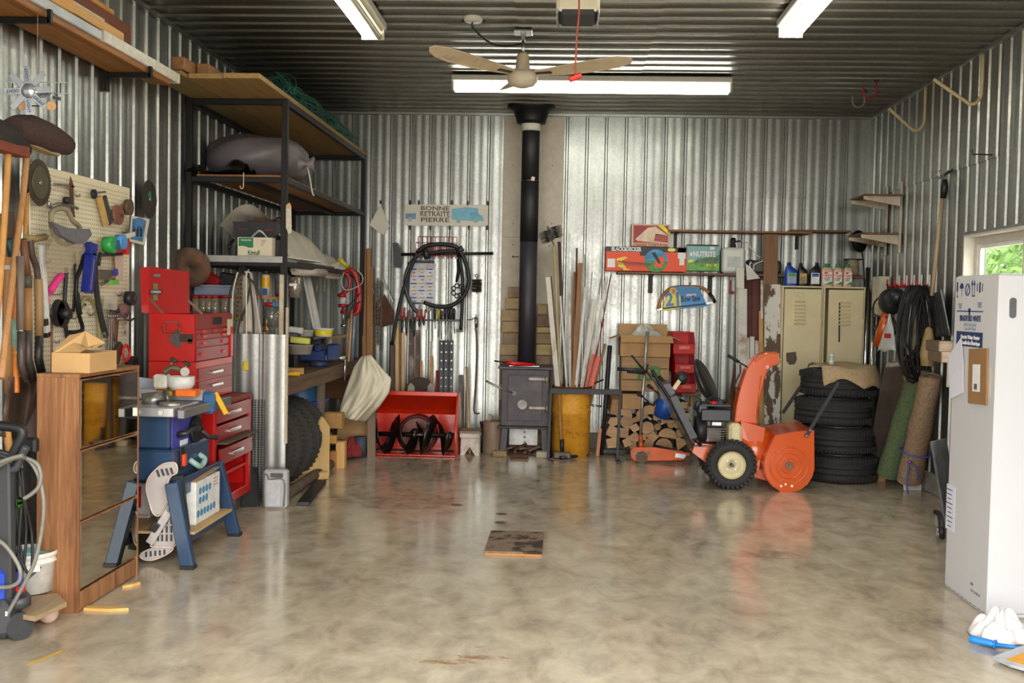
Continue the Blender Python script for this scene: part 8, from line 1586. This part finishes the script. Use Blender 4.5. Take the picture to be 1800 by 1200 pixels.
peg('straight_bar', 'thin black bar left of the pry bar on the pegboard', 'bar', [('bar', 't', [(131, 445), (132, 500), (129, 548)], .008, DS)]); peg('curved_bar', 'long curved black rod on the pegboard', 'rod', [('rod', 't', [(117, 470), (114, 520), (114, 560), (118, 590), (121, 600)], .012, BLK)])
peg('scraper', 'tan curved yoke hanging between hose and pry bar', 'yoke', [('yoke', 't', [(142, 540), (147, 526), (156, 524), (165, 535), (172, 560), (176, 610)], .012, pt('#8d8058', .6)), ('bracket', 't', [(141, 540), (150, 535)], .008, STEEL)])
peg('string_bundle', 'bundle of bright pink mason line on the pegboard', 'string', [('bundle', 't', [(87, 513), (94, 503), (103, 489), (108, 484)], .02, pt('#e83a8a', .6, 0, .15, 60, .3)), ('tail', 't', [(88, 514), (84, 545)], .003, pt('#e85a9a', .6)), ('wire', 't', [(84, 517), (105, 517), (116, 513)], .004, STEEL)], .1)
peg('cable_spool', 'black spool on a hook at the lower left of the pegboard', 'spool', [('flange', 'c', [(101, 550)], (.075, .008), BLK), ('flange', 'c', [(110, 552)], (.075, .008), BLK), ('core', 'c', [(105, 551)], (.03, .06), BLK), ('axle', 't', [(86, 553), (112, 546)], .006, DS)], .12)
peg('j_rod', 'long thin copper rod hanging at the left edge of the pegboard', 'rod', [('rod', 't', [(88, 556), (91, 560), (91, 625), (90, 655)], .006, pt('#8a5a40', .4, .5))])
peg('hand_saw_file', 'steel rasp lying on hooks below the tape rolls', 'rasp', [('blade', 'b', [(178, 448), (215, 446)], (.02, .012), DS), ('tip', 't', [(176, 444), (173, 466)], .012, BLK)], .1)
peg('parts_packet', 'red and white blister packet on the pegboard', 'packet', [('card', 'p', [(202, 446), (217, 445), (215, 495), (204, 494)], .003, pt('#c8b0a0', .5)), ('header', 'p', [(202, 434), (216, 432), (216, 446), (202, 447)], .005, pt('#c02024', .4))], .08)
peg('shelf_bracket', 'grey metal bracket on the lower right of the pegboard', 'bracket', [('plate', 'b', [(172, 482), (200, 483)], (.06, .01), pt('#6a6458', .5, .4)), ('strut', 'b', [(178, 500), (207, 480)], (.02, .012), STEEL)], .1)
peg('blue_marker', 'small purple and green plastic clip on the pegboard', 'clip', [('body', 'b', [(203, 473), (204, 484)], (.03, .02), pt('#3a3a9a', .4)), ('green_piece', 'b', [(194, 496), (207, 495)], (.025, .02), pt('#5ab82e', .5))], .13)
peg('bag_of_bits', 'clear plastic bag of small parts on the pegboard', 'bag', [('bag', 'p', [(183, 520), (198, 520), (198, 543), (194, 545), (181, 543)], .03, glass('#c9c4b4', .2, .5)), ('parts', 'b', [(187, 538), (195, 537)], (.03, .02), pt('#3a4a3a', .5))], .08)
peg('black_tape', 'black roll of electrical tape on a hook of the pegboard', 'tape', [('roll', 'c', [(222, 524)], (.045, .045), BLK), ('core', 'c', [(226, 524)], (.02, .05), pt('#3a3632', .5))], .09)
peg('pulley_block', 'steel pulley clamp hanging below the black tape', 'pulley', [('plate', 'p', [(206, 538), (220, 532), (226, 540), (222, 556), (216, 562), (210, 552)], .012, STEEL), ('bar', 't', [(194, 546), (226, 549)], .007, DS), ('hook', 't', [(207, 560), (230, 563), (238, 558)], .007, STEEL)], .1)
for k, px in enumerate((193, 197, 201, 205)): peg('open_wrench', f'steel wrench hanging at the lower right of the pegboard, {ordw[k]} from the left', 'wrench', [('shank', 'b', [(px, 556), (px-1, 625+3*k)], (.02, .007), STEEL), ('jaw', 'r', [(px, 555)], (.016, .006), STEEL)], .08)
peg('pipe_wrench', 'rusty pipe wrench hanging at the bottom right of the pegboard', 'wrench', [('handle', 'b', [(206, 556), (203, 600)], (.03, .014), RUST), ('jaw', 'p', [(193, 622), (207, 600), (212, 608), (204, 640), (196, 632)], .02, pt('#5a4a3c', .5, .5))], .09)
peg('keyring', 'keys on a hook at the pegboard edge', 'keys', [('chain', 't', [(220, 565), (220, 588)], .004, STEEL), ('key', 'b', [(220, 580), (220, 588)], (.014, .004), STEEL)])
peg('red_cutter', 'red and black hacksaw frame standing on the cabinet side of the pegboard', 'cutter', [('frame', 't', [(217, 612), (216, 620), (219, 634), (226, 630), (228, 618), (222, 606), (217, 612)], .008, pt('#d0241c', .4)), ('case', 'b', [(226, 640), (236, 632)], (.05, .05), BLK)], .12)
for k, (px, py) in enumerate(((84, 457), (136, 341), (130, 556), (160, 550), (209, 515), (218, 405), (100, 598))): peg('peg_hook', f'empty steel hook on the pegboard, {["by the visor", "right of the rusty blade", "left of the tan yoke", "inside the tan yoke", "left of the black tape", "under the grinding disc", "above the carton"][k]}', 'hook', [('wire', 't', [(px-3, py-5), (px-3, py+2), (px, py+4), (px+4, py+3), (px+5, py-1)], .004, STEEL)], .06)
peg('level', 'white spirit level standing beside the shovels', 'level', [('body', 'b', [(73, 430), (83, 585)], (.035, .02), pt('#dcdcd8', .4)), ('vial_window', 'b', [(79, 560), (80, 572)], (.03, .024), pt('#2a2c20', .4)), ('end_cap', 'b', [(82, 584), (83, 592)], (.04, .024), BLK)], .12)
# ---------------------------------------------------------------- brooms and shovels leaning on the left wall
WH = wood('#a8763c', '#c48f4e', 2); WH2 = wood('#9a6a40', '#b98a58', 2); DKH = pt('#4a3a32', .5, .1, .25, 14)
def tool(name, label, cat, parts, o=.2):
    allp = [p for q_ in parts for p in q_[2]]; low = max(allp, key=lambda p: p[1]); t = E(name, label, cat, lp(low[0], low[1], o))
    for q_ in parts:
        pn, kd, pts, r_, m = q_[:5]; oo = q_[5] if len(q_) > 5 else o
        P(pn, B(t).tube([lp(*p[:2], p[2] if len(p) > 2 else oo) for p in pts], r_, 10) if kd == 't' else B(t).bar(lp(*pts[0], oo), lp(*pts[1], oo), r_[0], r_[1], (1, 0, 0)), m, t)
    return t
BR = pt('#43302a', .9, 0, .35, 80, .6)
t = tool('push_broom', 'wide push broom hung head up above the shovels', 'broom', [('handle', 't', [(47, 268, .22), (40, 350, .24), (28, 440, .28), (14, 560, .32), (2, 665, .36)], .016, WH2), ('ferrule', 't', [(50, 262, .22), (47, 290, .22)], .018, STEEL)])
a = lp(20, 236, .25); b_ = lp(96, 266, .25); P('block', B(t).bar(a, b_, .06, .05, (0, 0, 1)), wood('#a38a64', '#bca27a', 1), t); P('bristles', B(t).tube([lp(24, 228, .28), lp(50, 228, .26), lp(85, 242, .26), lp(117, 256, .26)], [.06, .075, .075, .05], 12), BR, t)
t = tool('broom', 'second broom with reddish block at the left picture edge', 'broom', [('handle', 't', [(15, 262, .3), (10, 350, .32), (2, 470, .36), (-6, 560, .4)], .015, WH)]); P('block', B(t).bar(lp(-20, 250, .32), lp(40, 268, .3), .07, .05, (0, 0, 1)), pt('#7a3a26', .7), t); P('bristles', B(t).tube([lp(-20, 225, .32), lp(15, 240, .3), lp(45, 262, .28)], [.06, .06, .03], 10), pt('#26221f', .9, 0, .3, 80, .5), t)
tool('fork_handle', 'orange fibreglass tool handle with a teal grip', 'tool handle', [('handle', 't', [(48, 340, .15), (44, 420, .16), (33, 500, .18)], .012, WH), ('shaft', 't', [(30, 500), (27, 560), (28, 665), (28, 690)], .016, pt('#c06a1c', .4)), ('grip', 't', [(26, 560), (28, 618)], .0185, pt('#7a9a86', .5)), ('ring', 't', [(28, 617), (28, 621)], .019, pt('#d8c030', .5))], .26)
for k, (lb, parts) in enumerate((('long-handled shovel with dark wooden D-grip, right one of three', [('upper_shaft', 't', [(53, 420), (57, 450), (64, 470), (67, 492)], .016, DKH), ('shaft', 't', [(67, 490), (69, 540), (69, 592)], .022, wood('#8a6a44', '#a88658', 2)), ('socket', 't', [(69, 590), (68, 630), (74, 660)], .022, DSTEEL), ('grip', 't', [(46, 417), (60, 420), (79, 416)], .018, pt('#8a7648', .6))]),
    ('long-handled shovel with taped shaft, middle of three', [('upper_shaft', 't', [(40, 420), (45, 460), (48, 485)], .02, pt('#6a4430', .6)), ('tape', 't', [(48, 484), (48, 506)], .024, pt('#4a4638', .6)), ('shaft', 't', [(48, 505), (49, 580)], .022, wood('#8a6238', '#a87c4c', 2)), ('socket', 't', [(49, 578), (49, 630), (58, 665)], .022, pt('#4e4440', .5, .4))]),
    ('long-handled shovel with grey-brown shaft, left one of three', [('shaft', 't', [(36, 450), (36, 580)], .018, wood('#5d5048', '#7a6c60', 2)), ('socket', 't', [(37, 582), (37, 640), (44, 665)], .018, pt('#4e4440', .5, .4))]))): tool('shovel', lb, 'shovel', parts, .2+.06*k)
tool('hoe_handle', 'pale thick wooden handle behind the brooms', 'tool handle', [('handle', 't', [(14, 452), (14, 560), (16, 690)], .024, WH2), ('paper_band', 't', [(12, 466), (12, 474)], .026, pt('#b8b4b0', .6))], .18)
t = E('flat_shovel', 'rusty square shovel blade behind the pressure washer', 'shovel', lp(30, 770, .26)); SHM = pt('#5a483a', .5, .5, .35, 9, .15, 0, '#8a7c70')
b = B(t); b.grid(lambda u, v: lp(22+46*u-16*v+(-6 if u < .05 else 0), 662+105*v+12*u*v, .22+.06*(2*u-1)**2+.04*v), 9, 8); P('blade', b, SHM, t, solid=.004); P('side_wall', B(t).prism([lp(70, 668, .3), lp(72, 700, .34), lp(62, 772, .36), lp(36, 768, .3), lp(52, 720, .26)], (.005, 0, 0)), pt('#3c2c26', .6, .4, .3), t)
tool('scoop_handle', 'yellowish tool handle standing below the shovel blade', 'tool handle', [('handle', 't', [(12, 755), (16, 790), (18, 820)], .018, WH)], .3)
S('dark_hook_board', B().prism([lp(0, 375, .03), lp(22, 372, .03), (lp(24, 420, .03)), lp(0, 425, .03)], (.01, 0, 0)), pt('#5a4434', .8), 'brown board fixed on the left wall behind the brooms', 'board')
S('teal_trowel', B().tube([lp(15, 420, .14), lp(20, 440, .14), lp(24, 460, .14)], .02, 8), pt('#1f3c3c', .5), 'dark teal tool grip among the shovels', 'tool handle')

# ---------------------------------------------------------------- biplane made of cans, and its string
c_ = lp(48, 160, .3); t = E('can_biplane', 'toy biplane made from drink cans hanging on the left', 'toy plane', c_+V((0, 0, -.12))); CAN = pt('#c4c8d0', .25, .7, .1); CBL = pt('#27336e', .35, .3); pz = c_
def ap2(px, py, d=0): return at(px, py, pz.y+d)
for k in range(8):
    an = PI/2-k*PI/4+.05; d = V((cos(an), 0, sin(an))); bl = P('propeller_blade', B(t).bar(ap2(49, 159)+d*.02, ap2(49, 159)+d*.115, .03, .003, (0, 1, 0)), CAN, t)
    if k in (0, 4, 6, 3): text(bl, 'LIGHT', .022, ap2(49, 159)+d*.075+V((0, -.003, 0)), CBL, (PI/2, -an, 0), sx=1)
P('nose', B(t).lathe([(0, -.012), (.015, -.012), (.034, 0), (.036, .01), (.03, .02), (0, .02)], ap2(49, 159, -.012), (0, 1, 0), 22), CAN, t); P('fuselage', B(t).tube([ap2(49, 159), ap2(60, 162, .12), ap2(78, 168, .3)], [.033, .03, .012], 12), CAN, t)
for py in (145, 164): P('wing', B(t).prism([ap2(8, py-1, .03), ap2(120, py+1, .03), ap2(120, py+1, .12), ap2(8, py-1, .12)], (0, 0, .004)), CAN, t)
for px in (22, 106): P('strut', B(t).cyl(ap2(px, 146, .05), ap2(px, 165, .05), .003, n=6), DSTEEL, t)
P('tail', B(t).prism([ap2(92, 168, .3), ap2(107, 172, .3), ap2(107, 177, .34), ap2(92, 174, .34)], (0, 0, .004)), CAN, t)
for px in (40, 90): P('wheel', B(t).cyl(ap2(px, 186, .02), ap2(px, 186, .04), .022, n=16), wood('#b8865a', '#cfa06e', 2), t)
P('axle', B(t).cyl(ap2(40, 186, .03), ap2(90, 186, .03), .003, n=6), DSTEEL, t); text(t, 'BUD', .03, ap2(80, 164, .028), CBL); 
P('string', B(t).cyl(ap2(66, 145, .06), V((ap2(66, 145, .06).x, ap2(66, 145, .06).y, 2.86)), .0015, n=5), pt('#b8a890', .7), t)

# ---------------------------------------------------------------- lumber on wall brackets
for k, y in enumerate((5.08, 6.33)):
    t = E('lumber_bracket', ('nearer' if k == 0 else 'farther')+' black steel bracket carrying lumber on the left wall', 'bracket', (XL+.2, y, 2.84), group='lumber brackets'); zz = 2.87
    P('arm', B(t).box((XL+.165, y, zz), (.29, .026, .03)), BLKM, t); P('tip', B(t).box((XL+.305, y, zz+.02), (.022, .026, .07)), BLKM, t); P('wall_plate', B(t).box((XL+.03, y, zz-.02), (.02, .05, .16)), BLKM, t)
LZ = 2.889
WLB = pt('#d4d1c8', .5)
lum = [(-2.84, -2.67, .03, 0, 3.2, 6.35, wood('#8a5a2c', '#b27c42', 1), 'wide orange-brown plank on the wall brackets'), (-2.665, -2.6, .035, 0, 3.2, 6.72, wood('#7a4c24', '#a06c38', 1), 'narrow brown plank at the outer edge of the wall brackets'), (-2.64, -2.585, .065, .036, 5.72, 6.85, WLB, 'white board at the outer far end of the lumber stack'), (-2.625, -2.585, .05, .036, 3.2, 5.68, pt('#b9c0c8', .5), 'pale grey board at the outer near end of the lumber stack'), (-2.71, -2.65, .075, .036, 6.0, 6.75, WLB, 'second white board behind the outer white one'), (-2.67, -2.585, .07, .09, 3.2, 5.35, wood('#c08840', '#daa860', 1), 'thick pine timber on the near end of the lumber stack'), (-2.68, -2.62, .055, .112, 5.37, 6.05, wood('#c09050', '#dcb070', 1), 'pine timber in the middle of the lumber stack'),
 (-2.785, -2.715, .085, .031, 3.2, 6.84, wood('#7c5230', '#9c7044', 1), 'brown timber behind the white boards'), (-2.75, -2.69, .07, .15, 3.4, 5.95, WLB, 'white strip on top of the lumber stack'), (-2.845, -2.79, .30, .035, 3.4, 6.55, pt('#7a4028', .5, 0, .1), 'reddish brown board on edge against the wall'), (-2.84, -2.79, .03, .337, 3.4, 6.3, wood('#b8843c', '#d4a058', 1), 'pine strip on top of the reddish board')]
for xa, xb, th, z0, ya, yb, m, lb in lum: S('lumber', B().box(((xa+xb)/2, (ya+yb)/2, LZ+z0+th/2), (xb-xa, yb-ya, th), bev=.004), m, lb, 'lumber', 'lumber on the left wall brackets')

# ---------------------------------------------------------------- left front: bucket, dolly, pressure washer, green bin
dc = fl(60, 1078); t = E('plant_dolly', 'wooden dolly board on round casters under the bucket', 'dolly', (-2.52, 4.72, 0)); P('board', B(t).prism([fl(62, 1092, .09), fl(117, 1066, .09), fl(100, 1050, .09), fl(20, 1060, .09), fl(20, 1085, .09)], (0, 0, .022)), wood('#8a7256', '#a8906e', 1), t)
for px, py in ((85, 1078), (50, 1080), (95, 1055)): q_ = fl(px, py, .045); P('caster', B(t).sph((q_.x, q_.y, .046), .045), pt('#c9a89a', .5), t)
bc = V((at(52, 1020, 4.78).x, 4.78, .113)); t = E('white_bucket', 'white plastic bucket on the wooden dolly', 'bucket', bc); bh = at(52, 966, 4.78).z-.113; R_ = abs(at(98, 970, 4.78).x-at(8, 970, 4.78).x)/2
P('body', B(t).lathe([(0, 0), (R_*.84, 0), (R_*.93, bh*.72), (R_*1.0, bh*.74), (R_*1.0, bh*.78), (R_*.95, bh*.8), (R_*.96, bh*.88), (R_*1.02, bh*.9), (R_*1.02, bh), (R_*.97, bh), (R_*.82, .015), (0, .015)], bc, n=36), pt('#dcdad2', .4), t); P('handle', B(t).tube([bc+V((R_*.75, -R_*.6, bh*.68)), bc+V((R_*.45, -R_*.9, bh*.45)), bc+V((-.0, -R_*1.0, bh*.3))], .004, 6), DSTEEL, t); P('handle_lug', B(t).box(bc+V((R_*.55, -R_*.8, bh*.68)), (.06, .02, .035), (0, 0, .6)), WHITE, t)
S('teal_sponge', B().box(bc+V((.03, 0, bh*.85)), (.12, .1, .05), (.1, .2, .4), .01), pt('#7fb8b4', .8), 'teal sponge inside the white bucket', 'sponge')
g = at(14, 920, 5.1); t = E('green_pail', 'bright green pail behind the pressure washer', 'pail', (g.x, 5.1, .25)); gz = at(14, 962, 5.1).z; gt = at(14, 882, 5.1).z; t.location.z = gz; P('body', B(t).lathe([(0, 0), (.085, 0), (.1, gt-gz), (.104, gt-gz), (.104, gt-gz-.02)], (g.x-.03, 5.1, gz), n=26), pt('#5ac82e', .4), t); P('rim', B(t).tor((g.x-.03, 5.1, gt), .103, .007, n=26), BLK, t)
S('step_block', B().box((-2.72, 5.12, gz/2), (.22, .26, gz-.004)), OLDX, 'wooden block under the green pail', 'block')
WY = 4.42; t = E('pressure_washer', 'black and blue pressure washer with coiled grey hose', 'pressure washer', (at(5, 1100, WY).x, WY, 0)); GB2 = pt('#3a3b3e', .5, 0, .1)
def pw(px, py, d=0): return at(px, py, WY+d)
P('upright', B(t).bar(pw(14, 1060), pw(10, 800), .055, .05, (0, 1, 0), .008), GB2, t); P('upright', B(t).bar(pw(-50, 1060), pw(-45, 800), .055, .05, (0, 1, 0), .008), GB2, t)
P('handle', B(t).tube([pw(-60, 745), pw(0, 748), pw(30, 752), pw(40, 760), pw(30, 785), pw(14, 815)], .022, 12), BLK, t); P('hose_hook', B(t).tube([pw(12, 825), pw(28, 822), pw(38, 800), pw(46, 785)], .018, 10), GB2, t)
P('body', B(t).box(pw(-25, 1045, .05), (.26, .22, .3), bev=.03), pt('#1c3fae', .35), t); P('base', B(t).box(V((pw(-24, 1100).x, WY+.04, .1)), (.27, .24, .17), bev=.03), GB2, t); P('lance_cup', B(t).cyl(pw(34, 1065), pw(34, 1048), .042, n=18), GB2, t); P('lettering_strip', B(t).box(pw(3, 1078, -.062), (.05, .004, .02), bev=0), WHITE, t)
wc = at(36, 1108, WY+.02); P('wheel', B(t).cyl((wc.x-.03, WY+.02, .06), (wc.x+.025, WY-.02, .06), .06, n=24), pt('#2f3032', .6), t); P('wheel', B(t).cyl((wc.x-.4, WY+.1, .06), (wc.x-.35, WY+.06, .06), .06, n=24), pt('#2f3032', .6), t)
HG = pt('#77746a', .45)
for k, pts in enumerate(([(-20, 830), (10, 812), (40, 803), (60, 820), (72, 850), (77, 890), (72, 940), (60, 990), (40, 1030), (18, 1070), (0, 1100), (-20, 1120)], [(46, 805), (65, 815), (72, 835), (68, 855), (55, 868), (42, 876)], [(-20, 940), (5, 955), (22, 975), (35, 1000), (34, 1020), (20, 1030), (0, 1032), (-20, 1030)], [(-20, 820), (0, 812), (20, 805), (40, 800)])): P('hose', B(t).tube([pw(*p, -.05-.015*k) for p in pts], .009, 10), HG, t)
for k, px in enumerate((24, 30, 36, 42)): P('power_cord', B(t).tube([pw(px-4, 822, .06), pw(px+(4, -3, 6, 2)[k], 880, .07), pw(px+(8, 3, 10, 14)[k], 940, .07+.02*k), pw(px+(6, 9, 4, 12)[k], 985+8*k, .06), pw(px-6, 1010-9*k, .06), pw(px-10, 970, .06), pw(px-(6, 2, 8, 4)[k], 890, .06)], .0065, 7), CB, t)
for k in range(3): P('cord_wrap', B(t).tor(pw(8, 800+6*k, .02), .05, .012, (.2, .5, 1), 20, 8), CB, t)
P('bracket_clip', B(t).box(pw(55, 782, .2), (.06, .05, .07), bev=.01), BLK, t); P('red_tab', B(t).box(pw(34, 1035, .03), (.05, .02, .025)), pt('#c0241c', .4), t)
# things on the floor: access lid
a = fl(851, 975); b_ = fl(953, 976); c_ = fl(862, 938); t = E('floor_hatch', 'small oil-stained plywood board lying on the floor', 'board', ((a.x+b_.x)/2, (a.y+c_.y)/2, 0)); q = N('stained_board'); _c = q.co((1, 1, 1), False); _f = q.noise(_c, 9, 4, .6); _f2 = q.noise(_c, 90, 2); q.set('Base Color', q.mix(q.ramp(_f, [(.5, 0.), (.58, 1.)]), q.ramp(_f2, [(.3, '#6d5844'), (.7, '#8d7660')]), '#2f251d')); q.set('Roughness', .8)
P('top', B(t).box(((a.x+b_.x)/2, (a.y+c_.y)/2, .018), (b_.x-a.x, c_.y-a.y, .012)), q.m, t); P('edge', B(t).box(((a.x+b_.x)/2, (a.y+c_.y)/2, .006), (b_.x-a.x, c_.y-a.y, .012)), wood('#a86c34', '#c48a4c', 0), t)
for k, (px, py, r_) in enumerate(((803, 887, .045), (881, 903, .04), (879, 918, .038))): q_ = fl(px, py); S('oil_spot', B().lathe([(0, .0015), (r_*.8, .0012), (r_, .0003)], (q_.x, q_.y, 0), n=18), pt('#3a3228', .35), f'dark oil spot on the concrete floor, {("left one", "upper right one", "lower right one")[k]}', 'oil spot', 'oil spots')
S('chalk_mark', B().prism([fl(47, 1169, .0005), fl(50, 1165, .0005), fl(112, 1141, .0005), fl(110, 1145, .0005)], (0, 0, .0008)), pt('#c99a2c', .8), 'yellow chalk stroke on the floor at the lower left', 'mark')
rr = random.Random(8)
for k, (px, py, sx, sy, m) in enumerate(((800, 1163, .1, .03, '#a9762f'), (838, 1155, .11, .035, '#a0622a'), (758, 1163, .06, .025, '#b08a3c'), (822, 1135, .06, .02, '#a8783c'), (1340, 975, .2, .1, '#8a5c48'), (700, 880, .45, .25, '#7a6252'))):
    q_ = fl(px, py); n = 26; vs = [V((q_.x+sx*cos(a)*(1+.3*sin(3*a+k)+.2*rr.uniform(-1, 1)), q_.y+sy*sin(a)*(1+.3*sin(2*a+k)+.2*rr.uniform(-1, 1)), .0006)) for a in [2*PI*i/n for i in range(n)]]
    qq = N('rust_stain'); _c = qq.co((1, 1, 1)); _f = qq.noise(_c, 14, 5, .7); qq.set('Base Color', m); qq.set('Roughness', .3); qq.set('Alpha', qq.ramp(_f, [(.42, 0.), (.7, .75 if k < 4 else .35)]))
    b = B(); b.add([V((q_.x, q_.y, .0006))]+vs, [(0, 1+i, 1+(i+1) % n) for i in range(n)]); S('rust_stain', b, qq.m, ('rusty streak on the floor at the bottom centre', 'larger rusty streak right of its twin at the bottom centre', 'pale yellowish stain left of the rusty streaks', 'faint rusty fleck above the rusty streaks', 'reddish worn patch on the floor before the snow blower', 'brownish worn patch on the floor before the auger housing')[k], 'stain')
